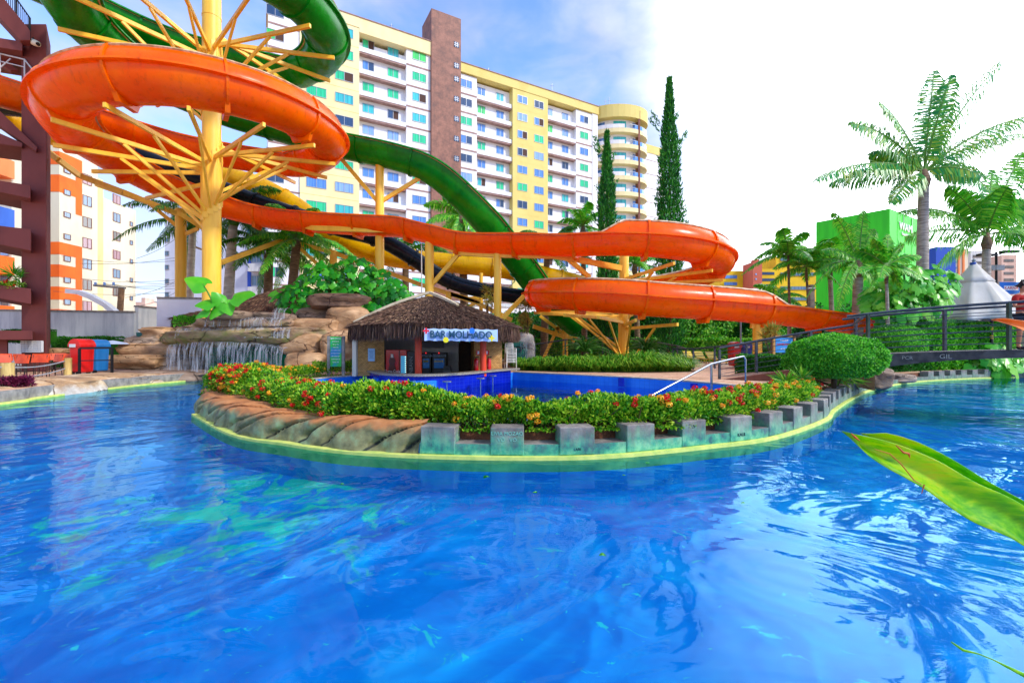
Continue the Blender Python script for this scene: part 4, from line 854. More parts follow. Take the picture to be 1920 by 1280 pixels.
flight([(-60, 78), (0, 104), (36, 132), (20, 132), (0, 120), (-60, 108)], 21.6, .4); flight([(-60, 190), (0, 208), (70, 276), (68, 284), (0, 236), (-60, 216)], 20.8, .45); flight([(-60, 246), (0, 250), (42, 268), (42, 276), (-60, 262)], 20.8, 2.0, 'landing')
mb = MB()
rl_ = [P(-20, -70, 20.5), P(10, -28, 20.5), P(32, 0, 20.5), P(56, 34, 20.5)]; mb.tube(rl_, .03, 6); mb.tube([p - Vector((0, 0, .75)) for p in rl_], .02, 6)
for k in range(22):
    t = k / 21; p = rl_[0].lerp(rl_[-1], t); mb.tube([p - Vector((0, 0, .98)), p], .014 if k % 7 else .04, 5)
mb.build('railing', MT['dark'], tt)
mb = MB(); rr = [P(-30, 92, 20.9), P(0, 101, 20.9), P(46, 112, 20.9), P(70, 142, 20.9)]; mb.tube(rr, .035, 8); mb.tube([p - Vector((0, 0, .35)) for p in rr[:3]], .025, 6)
for p in (rr[1], rr[2], rr[3]): mb.tube([p, p - Vector((0, 0, 1.0))], .03, 6)
mb.tube([P(0, 128, 20.9), P(20, 110, 20.9)], .03, 6); mb.build('handrail', MT['wallwhite'], tt)
cam_ = thing('security_camera', 'small cream security camera fixed to the top of the brown tower', 'camera', P(64, 79, 20.9)); mb = MB(); a = P(59, 78, 20.8); b = P(71, 83, 20.4); mb.tube([a, a.lerp(b, .9), b], [.13, .13, .08], 12); mb.build('housing', MT['cream'], cam_, smooth=50)
mb = MB(); mb.tube([P(61, 79, 20.8), P(63, 70, 21.05)], .03, 6); mb.build('bracket', MT['dark'], cam_); mb = MB(); mb.tube([b, b + (b - a).normalized() * .03], .075, 12); mb.build('lens', MT['dark'], cam_)
lat = MB(); a = P(14, 0, 20.3).x; b = P(53, 0, 20.3).x; z0, z1 = P(0, 660, 20.3).z, P(0, 639, 20.3).z
for i in range(15): x = a + (b - a) * i / 14; lat.box((x, 20.9, (z0 + z1) / 2), (.03, .1, z1 - z0))
for i in range(7): z = z0 + (z1 - z0) * i / 6; lat.box(((a + b) / 2, 20.89, z), (b - a, .1, .03))
lat.build('vent_block', MT['wallwhite'], tt)
flight([(-60, 637), (14, 637), (14, 700), (-60, 700)], 20.9, .5, 'pedestal')
# ---------------------------------------------------------------- rocks and waterfall
rnp = np.random.default_rng(7)
ROCK = rockmat('tan_sculpted_rock', '#D8B083', '#A98056', '#5E4836')
ROCKM = rockmat('mossy_tan_rock', '#CFAE80', '#96775A', '#54443A', '#6A7A22', (2.6, .5))
ROCKG = rockmat('grey_brown_rock', '#A89078', '#7C6552', '#463A34')
ROCKD = rockmat('wet_green_cave_rock', '#2A9A6A', '#1A6A5A', '#0E3A40', '#22B070', (1.4, .8), .2)
SHORE = rockmat('pale_worn_shore_rock', '#D8C4A2', '#B08A60', '#6E5A48', '#E0DCD0', (.25, 2.5))
LEDGE = rockmat('orange_brown_ledge_rock', '#C27A44', '#A8683A', '#7A4A2C', '#6E8A58', (.33, 5.5), .75, .8)
def ico(sub):
    bm = bmesh.new(); bmesh.ops.create_icosphere(bm, subdivisions=sub, radius=1); v = [q.co.copy() for q in bm.verts]; f = [tuple(x.index for x in p.verts) for p in bm.faces]; bm.free(); return v, f
ICO = {k: ico(k) for k in (2, 3, 4, 5)}
def rockverts(c, h, seed, strata=.0, sub=4, pw=.62, amp=.16, tilt=0, fr=1.3):
    V, Fc = ICO[sub]; rr = random.Random(seed); o = Vector((rr.uniform(-50, 50), rr.uniform(-50, 50), rr.uniform(-50, 50))); out = []
    for v in V:
        p = Vector([math.copysign(abs(x) ** pw, x) for x in v]); m = max(abs(p.x), abs(p.y), abs(p.z)); 
        n1 = mnoise.fractal(Vector((v.x * fr, v.y * fr, v.z * fr)) + o, .9, 2.1, 5); n2 = mnoise.noise(Vector((v.x * .8, v.y * .8, v.z * 7)) + o) * strata
        n2 += abs(mnoise.noise(Vector((v.x * 2.5, v.y * 2.5, v.z * 1.5)) + o * 2)) * -.10
        k = 1 + amp * n1 + n2
        p = Vector((p.x * h[0] * k, p.y * h[1] * k, p.z * h[2] * (1 + amp * n1 * .7)))
        if tilt: p = Vector((p.x * math.cos(tilt) - p.z * math.sin(tilt), p.y, p.x * math.sin(tilt) + p.z * math.cos(tilt)))
        out.append(Vector(c) + p)
    return out, Fc
def rock(label, a, b, t, bo, Y, dep, mat, seed, **kw):
    p, q = P(a, t, Y), P(b, bo, Y); mb = MB(); v, f = rockverts(((p.x + q.x) / 2, Y + dep * .5, (p.z + q.z) / 2), ((q.x - p.x) / 2, dep / 2, (p.z - q.z) / 2), seed, **kw); mb.add(v, f)
    return tag(mb.build('rock', mat, smooth=True, fix=False), label, 'rock', 'waterfall rocks')
rock('wide overhanging rock slab from which the main curtain of water falls', 248, 600, 612, 650, 20.7, 5.8, ROCKM, 3, strata=.05, amp=.10, pw=.5, tilt=.02)
rock('thin mossy slab, middle step of the waterfall', 300, 560, 606, 634, 21.3, 5.6, ROCKM, 5, strata=.05, pw=.5)
rock('upper mossy slab of the waterfall', 336, 540, 590, 616, 21.0, 5.5, ROCKM, 8, strata=.05, pw=.5)
rock('grey boulder lying under the giant leaves', 366, 462, 580, 602, 20.6, 2.4, ROCKG, 9, pw=.7)
rock('flat grey boulder beside the small upper cascade', 452, 524, 583, 606, 21.2, 2.2, ROCKG, 11, pw=.6)
rock('layered rock stack jutting out at the left end of the waterfall', 250, 312, 611, 640, 22.2, 3, ROCK, 13, strata=.16, pw=.5)
rock('large smooth rock right of the small cascade', 522, 634, 594, 630, 22.0, 3.2, ROCK, 17, pw=.5, amp=.12)
rock('broad tan rock below the large smooth rock', 510, 600, 620, 668, 21.2, 3.4, ROCK, 19, pw=.5, amp=.1)
rock('dark tan rock standing behind the green notice board', 586, 668, 616, 706, 21.0, 3.4, ROCK, 23, pw=.55, amp=.14)
rock('tall cracked rock beside the thatched eave', 596, 690, 570, 640, 22.4, 3.4, ROCK, 29, pw=.55, amp=.14)
rock('rounded rock behind the cascade top', 528, 632, 572, 604, 23.6, 3, ROCKG, 31, pw=.55)
rock('dark brown flat capstone under the philodendron leaves', 564, 686, 548, 580, 23.0, 2.6, rockmat('dark_brown_rock', '#8A6A50', '#5E4434', '#2E221C'), 37, pw=.55, strata=.06)
rock('low tan rock beside the flower bed', 524, 600, 660, 698, 20.4, 2.6, ROCK, 41, pw=.5, amp=.1)
rock('layered brown shore rock beside the bins', 168, 290, 664, 694, 20.6, 2.6, ROCK, 43, strata=.16, pw=.5)
rock('layered rock between the bins and the waterfall', 200, 330, 640, 676, 21.6, 3, ROCK, 47, strata=.15, pw=.5)
rock('upper shore rock left of the cave', 216, 300, 628, 656, 22.0, 3, ROCKG, 53, strata=.12, pw=.5)
rock('dark striated rock at the left of the cave mouth', 250, 336, 664, 712, 21.4, 2.6, ROCKG, 59, strata=.12, pw=.5)
rock('low wet rock at the foot of the cave', 226, 330, 686, 704, 21.0, 2.0, ROCKG, 61, strata=.08, pw=.5)
def rockw(label, c, h, mat, seed, **kw):
    mb = MB(); v, f = rockverts(c, h, seed, **kw); mb.add(v, f); return tag(mb.build('rock', mat, smooth=True, fix=False), label, 'rock', 'waterfall rocks')
rockw('white worn rock at the left water edge', (-15.1, 14.4, .10), (1.25, 1.7, .40), SHORE, 71, strata=.04, pw=.5, amp=.1)
rockw('long low ochre rock along the left shore', (-15.75, 17.6, .10), (1.45, 2.0, .36), SHORE, 67, strata=.06, pw=.55, amp=.12)
rockw('wet low rock below the left end of the curtain of water', (-16.0, 20.6, .12), (2.1, 1.2, .34), ROCKG, 68, strata=.08, pw=.55, amp=.12)
rockw('small pale rock by the purple plants', (-14.6, 12.3, .05), (.75, .7, .36), SHORE, 73, pw=.5, amp=.08)
rock('low rounded stone at the foot of the brown tower', 56, 106, 652, 664, 22.0, 1.0, ROCK, 79, pw=.6)
rock('brown rock at the flower bed tip', 366, 400, 728, 760, 11.6, 1.4, LEDGE, 83, pw=.55)
rock('grey rock at the foot of the bridge beside the river kerb', 1636, 1692, 690, 737, 15.6, 2.0, ROCKG, 95, pw=.6, amp=.2)
rock('flat pale brown rock under the start of the bridge', 1676, 1730, 701, 720, 18.0, 2.4, rockmat('pale_brown_rock', '#C8B49A', '#947C68', '#5A4A40'), 97, pw=.5, amp=.1)
# cave behind the curtain
mb = MB(); nseg = 22
a, b = P(262, 0, 22.6), P(560, 0, 22.2); vs = []
for j in range(9):
    for i in range(nseg + 1):
        t = i / nseg; x = a.x + (b.x - a.x) * t; d = math.sin(math.pi * t) * 1.9; zz = -.3 + 2.5 * j / 8
        p = Vector((x, 22.3 + d * (1 - (j / 8) ** 3 * .5), zz)); p += Vector((0, 1, 0)) * mnoise.fractal(p * .9, 1, 2, 4) * .5; vs.append(p)
mb.add(vs, [(j * (nseg + 1) + i, j * (nseg + 1) + i + 1, (j + 1) * (nseg + 1) + i + 1, (j + 1) * (nseg + 1) + i) for j in range(8) for i in range(nseg)])
b0 = len(vs); 
o = mb.build('cave_wall', ROCKD, smooth=True, fix=False); sol = o.modifiers.new('thick', 'SOLIDIFY'); sol.thickness = .3; tag(o, 'dark wet green rock wall of the grotto behind the falling water', 'rock wall')
# falling water : curtains of fine strands
def fallmat():
    m, nt, b = newmat('falling_water'); nt.nodes.remove(b); g = nt.nodes.new('ShaderNodeNewGeometry'); pos = g.outputs['Position']
    n = noise(nt, 1, 6, .75, sc3=(11, 3, .55), vec=pos); a = M('MULTIPLY', smooth(n, .40, .70, nt=nt), .60, nt=nt)
    d = nt.nodes.new('ShaderNodeBsdfPrincipled'); d.inputs['Base Color'].default_value = (.85, .9, .97, 1); d.inputs['Roughness'].default_value = .25
    tl = nt.nodes.new('ShaderNodeBsdfTranslucent'); tl.inputs[0].default_value = (.85, .9, 1, 1); mq = nt.nodes.new('ShaderNodeMixShader'); mq.inputs[0].default_value = .4; nt.links.new(d.outputs[0], mq.inputs[1]); nt.links.new(tl.outputs[0], mq.inputs[2])
    tr = nt.nodes.new('ShaderNodeBsdfTransparent'); mx = nt.nodes.new('ShaderNodeMixShader'); nt.links.new(a, mx.inputs[0]); nt.links.new(tr.outputs[0], mx.inputs[1]); nt.links.new(mq.outputs[0], mx.inputs[2]); nt.links.new(mx.outputs[0], nt.nodes['Material Output'].inputs[0]); return m
FALL = fallmat()
def fall(label, pxs, tops, bots, Y, lip=.5, kind=None):
    """sheet pouring over a lip then dropping"""
    n = 40; mb = MB(); vs = []; rows = 7
    for i in range(n + 1):
        t = i / n; px = pxs[0] + (pxs[1] - pxs[0]) * t; tp = np.interp(t, np.linspace(0, 1, len(tops)), tops); bt_ = np.interp(t, np.linspace(0, 1, len(bots)), bots)
        p, q = P(px, tp, Y), P(px, bt_, Y); jag = mnoise.noise(Vector((i * .9, 3, 1))) * .12
        for j in range(rows):
            u = j / (rows - 1)
            if j == 0: vs.append(Vector((p.x, Y + lip, p.z + .10)))
            elif j == 1: vs.append(Vector((p.x, Y + .08, p.z + .04)))
            else: v = (j - 1) / (rows - 2); vs.append(Vector((p.x + (q.x - p.x) * v, Y - .12 * math.sqrt(v) + jag, p.z + (q.z - p.z) * v)))
    mb.add(vs, [(i * rows + j, i * rows + j + 1, (i + 1) * rows + j + 1, (i + 1) * rows + j) for i in range(n) for j in range(rows - 1)])
    return tag(mb.build('waterfall', FALL, smooth=True, fix=False), label, 'waterfall')
fall('wide thin curtain of water falling from the big slab across the grotto', (310, 530), (648, 643, 643, 646, 655), (712, 714, 714, 712), 20.55, .9)
fall('short white veil over the middle rock step', (330, 545), (618, 615, 614, 616), (634, 633, 634), 20.9, .6)
fall('low white veil over the top rock step', (385, 530), (598, 596, 598), (613, 612, 612), 20.85, .5)
fall('small fan shaped cascade between the upper boulders', (512, 536), (580, 580), (598, 598), 21.1, .3)
# second small waterfall right of the bar
tag(rock('grey rock block carrying the small waterfall right of the bar', 952, 1004, 622, 700, 26.5, 2.5, rockmat('pale_grey_rock', '#B8B4AC', '#8A8680', '#5A5650'), 91, pw=.5, amp=.08), cat='rock')
rock('low grey rock behind the right edge of the bar roof', 934, 962, 604, 640, 27.5, 2.5, ROCKG, 93, pw=.5)
fall('small bright waterfall between the bar and the sago palms', (976, 1004), (628, 632), (690, 690), 26.0, .5)
mb = MB(); q = P(973, 664, 26.35); v, f = rockverts((q.x, 26.6, q.z), (.5, .35, .75), 5, sub=3); mb.add(v, f); tag(mb.build('grotto_opening', ROCKD, smooth=True), 'dark green hollow in the grey waterfall block', 'rock')
# sculpted ledge along the island
led = catm([g2(*p) for p in ((366, 766), (366, 778), (439, 816), (540, 834), (641, 848), (783, 857))], .03)
led = [Vector(p) for p in led]; depthp = 26; mb = MB(); vs = []; sacc = 0
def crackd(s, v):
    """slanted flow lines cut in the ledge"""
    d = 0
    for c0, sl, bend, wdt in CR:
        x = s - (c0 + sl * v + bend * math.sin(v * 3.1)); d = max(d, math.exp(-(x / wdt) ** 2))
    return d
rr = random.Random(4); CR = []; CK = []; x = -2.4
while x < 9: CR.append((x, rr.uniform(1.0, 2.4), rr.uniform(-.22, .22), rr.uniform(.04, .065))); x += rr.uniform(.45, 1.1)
for i, p in enumerate(led):
    if i: sacc += (p - led[i - 1]).length
    t = (led[min(i + 1, len(led) - 1)] - led[max(i - 1, 0)]).normalized(); n_ = Vector((-t.y, t.x)); fade = min(1, (len(led) - i) / 12 + .25)
    wtop = 1.75 - 1.35 * min(1, sacc / 6.0) + .25 * mnoise.noise(Vector((sacc * .8, 0, 5)))
    for j in range(depthp + 1):
        v = j / depthp; ang = min(v / .62, 1); hh = .44 + .05 * mnoise.noise(Vector((sacc * 1.2, 7, 0)))
        if v < .62: zz = hh * math.sin(ang * math.pi / 2) ** .8; dd = .02 + .30 * (1 - math.cos(ang * math.pi / 2))
        else: w2 = (v - .62) / .38; zz = hh - .04 * w2 + .02 * math.sin(w2 * 5); dd = .32 + w2 * wtop * .8
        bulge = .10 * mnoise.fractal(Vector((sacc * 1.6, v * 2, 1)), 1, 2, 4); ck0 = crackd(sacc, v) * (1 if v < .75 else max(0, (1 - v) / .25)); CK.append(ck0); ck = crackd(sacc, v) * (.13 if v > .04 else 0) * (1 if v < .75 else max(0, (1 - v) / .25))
        dd += ck - bulge * .8; zz -= ck * .9 * (v) + 0 - bulge * .5 * v
        vs.append((p.x + n_.x * dd, p.y + n_.y * dd, max(zz, 0) + (.03 if j == 0 else 0)))
K = depthp + 1
mb.add(vs, [(i * K + j, i * K + j + 1, (i + 1) * K + j + 1, (i + 1) * K + j) for i in range(len(led) - 1) for j in range(depthp)])
def ledgemat():
    m, nt, b = newmat('painted_rock_ledge'); g = nt.nodes.new('ShaderNodeNewGeometry'); pos = g.outputs['Position']
    n = noise(nt, 2.2, 8, .65, vec=pos); c = ramp(nt, n, [(.3, hexc('#9A5E34')), (.5, hexc('#B8743E')), (.7, hexc('#C98A54'))])
    sp = nt.nodes.new('ShaderNodeSeparateXYZ'); nt.links.new(pos, sp.inputs[0])
    gz = smooth(M('ADD', sp.outputs[2], M('MULTIPLY', M('SUBTRACT', noise(nt, 3, 7, .7, vec=pos), .5, nt=nt), .35, nt=nt), nt=nt), .42, .27, nt=nt)
    gc = ramp(nt, noise(nt, 4, 7, .6, vec=pos), [(.35, hexc('#5A5A38')), (.5, hexc('#827E52')), (.66, hexc('#8CA070'))])
    mm = nt.nodes.new('ShaderNodeMix'); mm.data_type = 'RGBA'; nt.links.new(gz, mm.inputs[0]); nt.links.new(c, mm.inputs[6]); nt.links.new(gc, mm.inputs[7])
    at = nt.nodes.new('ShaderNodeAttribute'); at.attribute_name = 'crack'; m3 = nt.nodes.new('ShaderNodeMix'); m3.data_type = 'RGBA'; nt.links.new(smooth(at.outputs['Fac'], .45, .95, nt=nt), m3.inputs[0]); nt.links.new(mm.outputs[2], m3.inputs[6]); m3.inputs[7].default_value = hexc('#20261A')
    nt.links.new(m3.outputs[2], b.inputs['Base Color']); b.inputs['Roughness'].default_value = .75; bump(nt, b, noise(nt, 18, 8, .7, vec=pos), .35, .012); return m
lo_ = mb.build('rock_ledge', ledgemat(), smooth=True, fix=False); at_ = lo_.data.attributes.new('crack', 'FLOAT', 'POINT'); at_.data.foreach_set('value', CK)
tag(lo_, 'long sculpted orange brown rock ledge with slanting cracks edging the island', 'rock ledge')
# soil inside the beds
mb = MB()
sb = offs(E, .28); nr = [Vector(p) for p in offs(catm(near_pool + [pc[0]] + [pc[1], pc[2]], .25), .24)]
ip = [tuple(p) for p in sb[:int(len(sb) * .60)]]
poly = ip + [g2(1480, 736, GZ)] + [tuple(p) for p in nr] + [g2(560, 704, GZ), g2(470, 700, GZ), (-8.6, 14.0), (-7.7, 11.2)]
struct(sheet('planting_soil', [poly], GZ + .006, MT['soil']))
# ---------------------------------------------------------------- foliage
def leafquads(C, D, Nn, ln, wd):
    """centres, directions, side hints -> rhombus quads"""
    D = D / np.linalg.norm(D, axis=1, keepdims=True); S = np.cross(D, Nn); S /= np.linalg.norm(S, axis=1, keepdims=True) + 1e-9
    U = np.cross(S, D); ln = np.asarray(ln).reshape(-1, 1); wd = np.asarray(wd).reshape(-1, 1)
    a = C; b = C + D * ln * .5 + S * wd * .5 + U * wd * .15; c = C + D * ln; d = C + D * ln * .5 - S * wd * .5 + U * wd * .15
    return np.stack([a, b, c, d], 1).reshape(-1, 3)
def rdir(n, up=0.3): v = rnp.normal(size=(n, 3)); v[:, 2] += up; return v
IX = leafmat('ixora_leaf', ['#0A3406', '#246A0A', '#4A9C14', '#8CC428', '#C0D83A'], 2.5)
IXL = IX
BOX = leafmat('clipped_bush_leaf', ['#0C4A0A', '#1F7A10', '#3CA01A', '#62C428', '#8ADC3A'], 1.5)
HEDGE = leafmat('hedge_leaf', ['#0A3A08', '#16600E', '#2E8A18', '#5AB02A'], 1.5)
DARKL = leafmat('dark_tree_leaf', ['#06280A', '#0E4A12', '#1E6E1A', '#3E9628'], .6)
LIME = leafmat('lime_tree_leaf', ['#14520C', '#2E8216', '#5AAE22', '#9AD040'], .6)
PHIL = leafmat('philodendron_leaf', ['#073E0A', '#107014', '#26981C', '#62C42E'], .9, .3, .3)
EAR = leafmat('elephant_ear_leaf', ['#1E8A16', '#34A820', '#58C42C', '#8ADC3C'], 1.6, .35, .3)
PALM = leafmat('palm_frond', ['#127048', '#2A9A50', '#5CB43C', '#B0C444'], .5, .3, .35)
PALM2 = leafmat('green_palm_frond', ['#167A1A', '#34A624', '#66C42C', '#A8DC48'], .5, .35, .4)
PALMD = leafmat('deep_palm_frond', ['#0A3A0C', '#1A5E12', '#3A8418', '#6AA826'], .5, .3, .4)
PHIL2 = leafmat('paler_philodendron_leaf', ['#146A10', '#2EA01E', '#60C430', '#98DC48'], .9, .35, .3)  # lighter greens for the philodendrons by the bridge
DRY = leafmat('dry_bromeliad_leaf', ['#8A5A1E', '#B88A34', '#8AA03A', '#D0B060'], .8)
PURP = leafmat('purple_leaf', ['#3A0A28', '#5E1438', '#84244A'], 2, .2)
GRASS = leafmat('liriope_grass', ['#1A5A0E', '#2E8016', '#66AA22', '#A4C83C'], .45, .3)
CYP = leafmat('cypress_spray', ['#063A1A', '#0C5A20', '#1E7E1E', '#4A9E22'], .55, .15, .6)
STEM = pm('woody_stem', '#5A4028', '#3A2818', .9, 6, bs=20)
TRUNK = pm('grey_ringed_palm_trunk', '#B4A898', '#84786C', .85, 3, bs=12, bstr=.6, bd=.03, sc3=(1, 1, 6), bsc3=(1, 1, 5))
TRUNKB = pm('brown_palm_trunk', '#8A6E50', '#5C4632', .85, 3, bs=12, bstr=.6, bd=.03, sc3=(1, 1, 6), bsc3=(1, 1, 5))
ROYAL = pm('smooth_pale_palm_trunk', '#D0C8BC', '#A8A094', .7, 2, sc3=(1, 1, 3))
REDF = leafmat('red_ixora_flower', ['#A80806', '#D0120A', '#E82A14'], 3, .2); YELF = leafmat('yellow_ixora_flower', ['#E87A0A', '#F4A416', '#F8C830'], 3, .2)
def bushy(name, label, cat, path, hw_, z0, z1, n, mat, ln=.075, wd=.04, flowers=(0, 0), stems=0, group=None, lump=.16, openness=.0, hfun=None):
    path = [Vector(p) for p in path]; L_ = [0]
    for a, b in zip(path, path[1:]): L_.append(L_[-1] + (b - a).length)
    S = rnp.uniform(0, L_[-1], n); X = np.interp(S, L_, [p.x for p in path]); Y = np.interp(S, L_, [p.y for p in path])
    tx = np.interp(S + .1, L_, [p.x for p in path]) - np.interp(S - .1, L_, [p.x for p in path]); ty = np.interp(S + .1, L_, [p.y for p in path]) - np.interp(S - .1, L_, [p.y for p in path])
    tl = np.sqrt(tx * tx + ty * ty) + 1e-9; nx, ny = -ty / tl, tx / tl
    th = rnp.uniform(-.25, math.pi + .25, n); rad = rnp.uniform(0, 1, n) ** .38
    lumpv = np.array([mnoise.fractal(Vector((a * 1.7, b * 1.7, c)), 1, 2, 3) for a, b, c in zip(X, Y, th)]) * lump * 1.6
    hk = np.ones(n) if hfun is None else np.array([hfun(s / L_[-1]) for s in S])
    rad = rad * (1 + lumpv); cs, sn = np.cos(th), np.sin(th)
    cs = np.sign(cs) * np.abs(cs) ** .7; sn = np.sign(sn) * np.abs(sn) ** .55
    off = cs * rad * hw_; Z = z0 + (z1 - z0) * hk * np.clip(.12 + .82 * sn * rad, .0, 1.08)
    C = np.stack([X + nx * off, Y + ny * off, Z], 1); O = np.stack([nx * cs, ny * cs, sn], 1)
    D = O * .9 + rdir(n, .35) * .6; root = thing(name, label, cat, (float(np.mean(X)), float(np.mean(Y)), z0), group)
    mb = MB(); mb.arr(leafquads(C, D, rdir(n, .8), rnp.uniform(.6, 1.2, n) * ln, rnp.uniform(.7, 1.2, n) * wd), 4); mb.build('foliage', mat, root, fix=False)
    out = C[(rad > .86) & (sn > .1)]; ou = O[(rad > .86) & (sn > .1)]
    for nf, m_, nm in ((flowers[0], REDF, 'red_flowers'), (flowers[1], YELF, 'yellow_flowers')):
        if not nf: continue
        # clumped placement
        cl = out[rnp.integers(0, len(out), max(3, nf // 3))]; idx = []
        fl = MB(); k = 0; tries = 0
        order = rnp.permutation(len(out))
        for i in order:
            if k >= nf: break
            if mnoise.noise(Vector(out[i]) * 1.3 + Vector((9 if nm[0] == 'r' else 30, 0, 0))) < .02 and rnp.random() < .75: continue
            c = out[i] + ou[i] * .06; q = 34; v = rnp.normal(size=(q, 3)); v /= np.linalg.norm(v, axis=1, keepdims=True); rad_ = rnp.uniform(.035, .055)
            cc_ = c + v * rad_ * np.array([1, 1, .75]); fl.arr(leafquads(cc_ - v * .006, np.cross(v, rdir(q)) , v, np.full(q, .036), np.full(q, .03)), 4); k += 1
        fo = fl.build(nm, m_, root, fix=False); fo['kind'] = 'stuff'
    if stems:
        sm = MB()
        for i in range(stems):
            s = (i + rnp.random()) / stems * L_[-1]; x = np.interp(s, L_, [p.x for p in path]); y = np.interp(s, L_, [p.y for p in path]); 
            for _ in range(3):
                a = Vector((x + rnp.uniform(-.1, .1), y + rnp.uniform(-.1, .1), z0 - .03)); b = a + Vector((rnp.uniform(-.2, .2), rnp.uniform(-.2, .2), (z1 - z0) * .45)); c = b + Vector((rnp.uniform(-.15, .15), rnp.uniform(-.15, .15), (z1 - z0) * .4)); sm.tube([a, b, c], [.012, .008, .004], 4)
        sm.build('stems', STEM, root)
    return root
gl = lambda L_, z=GZ: [g2(x, y, z) for x, y in L_]
bushy('ixora_hedge', 'dense flowering hedge with red and orange blooms round the left tip of the island', 'hedge', [(-7.3, 11.6), (-6.6, 11.1), (-5.5, 10.15)], .60, GZ, 1.04, 20250, IX, flowers=(85, 80), stems=10, ln=.07, wd=.042)
bushy('ixora_hedge', 'dense flowering hedge with red and orange blooms between the rock ledge and the pool', 'hedge', [(-5.3, 9.9), (-4.4, 9.1), (-3.4, 8.1), (-2.5, 7.35)], .50, GZ, .84, 20250, IX, flowers=(42, 16), stems=12, ln=.07, wd=.042)
bushy('ixora_hedge', 'bushy green hedge with few red flowers, tallest piece before the bar', 'hedge', [(-2.5, 7.4), (-1.5, 6.98), (-.75, 6.85)], .36, GZ, .94, 12825, IX, flowers=(9, 2), stems=8, ln=.085, wd=.05, hfun=lambda t: 1 - .25 * t)
bushy('ixora_hedge', 'thin flowering hedge with blue pool showing through above the concrete blocks', 'hedge', [(-.8, 6.70), (.1, 6.60), (1.1, 6.62), (1.9, 6.74)], .30, GZ, .74, 14175, IX, flowers=(14, 22), stems=34, lump=.3, ln=.066, wd=.04)
bushy('ixora_hedge', 'thick flowering hedge with red and yellow blooms near the pool handrail', 'hedge', [(1.9, 6.8), (2.8, 7.2), (3.7, 7.8), (4.6, 8.5)], .40, GZ, .75, 18225, IX, flowers=(30, 26), stems=16, ln=.066, wd=.04)
bushy('ixora_hedge', 'low flowering hedge tapering towards the round clipped bush', 'hedge', [(4.7, 8.7), (5.5, 9.4), (6.4, 10.4), (7.4, 11.8)], .50, GZ, .70, 16875, IX, flowers=(12, 26), ln=.066, wd=.04)
bushy('ixora_hedge', 'yellow green flowering hedge behind the left tip along the waterfall channel', 'hedge', [(-7.75, 12.8), (-8.15, 14.5), (-8.1, 16.2), (-7.7, 17.8)], .42, GZ, .80, 14850, IX, flowers=(8, 70), ln=.066, wd=.04)
def ballbush(name, label, c, r, n, mat, ln=.06, wd=.045, cat='bush', core=True, group=None, noise_=.05):
    v = rnp.normal(size=(n, 3)); v /= np.linalg.norm(v, axis=1, keepdims=True); v = v[v[:, 2] > -.75]; n = len(v)
    k = 1 + np.array([mnoise.fractal(Vector(q) * 2.2, 1, 2, 3) for q in v]) * noise_; rad = k * rnp.uniform(.93, 1.02, n)
    pv = np.sign(v) * np.abs(v) ** .9; pv /= np.linalg.norm(pv, axis=1, keepdims=True) ** .6; C = np.array(c) + pv * rad[:, None] * np.array(r); root = thing(name, label, cat, (c[0], c[1], c[2] - r[2]), group)
    mb = MB(); mb.arr(leafquads(C, v * .45 + rdir(n, .1) * .7, v, rnp.uniform(.6, 1.2, n) * ln, rnp.uniform(.7, 1.2, n) * wd), 4); mb.build('foliage', mat, root, fix=False)
    if core:
        V, Fc = ICO[3]; mb = MB(); vv = []
        for q in V: s_ = Vector([math.copysign(abs(x) ** .9, x) for x in q]); s_ /= s_.length ** .6; vv.append(Vector(c) + Vector((s_.x * r[0], s_.y * r[1], s_.z * r[2])) * .9)
        mb.add(vv, Fc); mb.build('foliage_core', mat, root)  # solid filler core in leaf material, blocks the view through the leaf shell
    mb = MB(); mb.tube([(c[0], c[1], GZ - .05), (c[0], c[1], c[2])], .07, 8); mb.build('stem', STEM, root); return root
q = P(1564, 671, 12.2); ballbush('clipped_bush', 'big round clipped bush at the foot of the bridge', (q.x, q.y, q.z), (1.14, 1.08, .62), 30000, BOX, noise_=.09)
q = P(1676, 640, 21.0); ballbush('clipped_bush', 'smaller round bush seen through the bridge railings', (q.x, q.y, q.z - .1), (1.2, 1.1, .86), 14000, BOX, .085, .06)
def hedgebox(label, a, b, depth, z0, z1, n, mat, name='hedge', cat='hedge', ln=.09, wd=.06):
    a, b = Vector(a), Vector(b); L_ = (b - a).length; t = (b - a) / L_; nn = Vector((-t.y, t.x)); s = rnp.uniform(0, L_, n); u = rnp.uniform(-.5, .5, n); h = rnp.uniform(0, 1, n); f = rnp.random(n)
    h = np.where(f < .4, 1, h); u = np.where((f >= .4) & (f < .8), -.5 * np.sign((nn.y) + 1e-9), u)
    X = a.x + t.x * s + nn.x * u * depth; Y = a.y + t.y * s + nn.y * u * depth
    bump_ = np.array([mnoise.fractal(Vector((x * 1.5, y * 1.5, z * 2)), 1, 2, 3) for x, y, z in zip(X, Y, h)]); Z = z0 + (z1 - z0) * h * (1 + .06 * bump_); Y = Y + bump_ * .12
    root = thing(name, label, cat, ((a.x + b.x) / 2, (a.y + b.y) / 2, z0)); mb = MB(); mb.arr(leafquads(np.stack([X, Y, Z], 1), rdir(n, .5), rdir(n, .5), rnp.uniform(.6, 1.2, n) * ln, rnp.uniform(.6, 1.2, n) * wd), 4); mb.build('foliage', mat, root, fix=False)
    mb = MB(); c = (a + b) / 2; mb.box((c.x, c.y, (z0 + z1) / 2), (L_ * .98, depth * .85, (z1 - z0) * .92), math.atan2(t.y, t.x)); mb.build('foliage_core', mat, root); return root  # the box is a solid filler core, keeps the hedge from being see-through
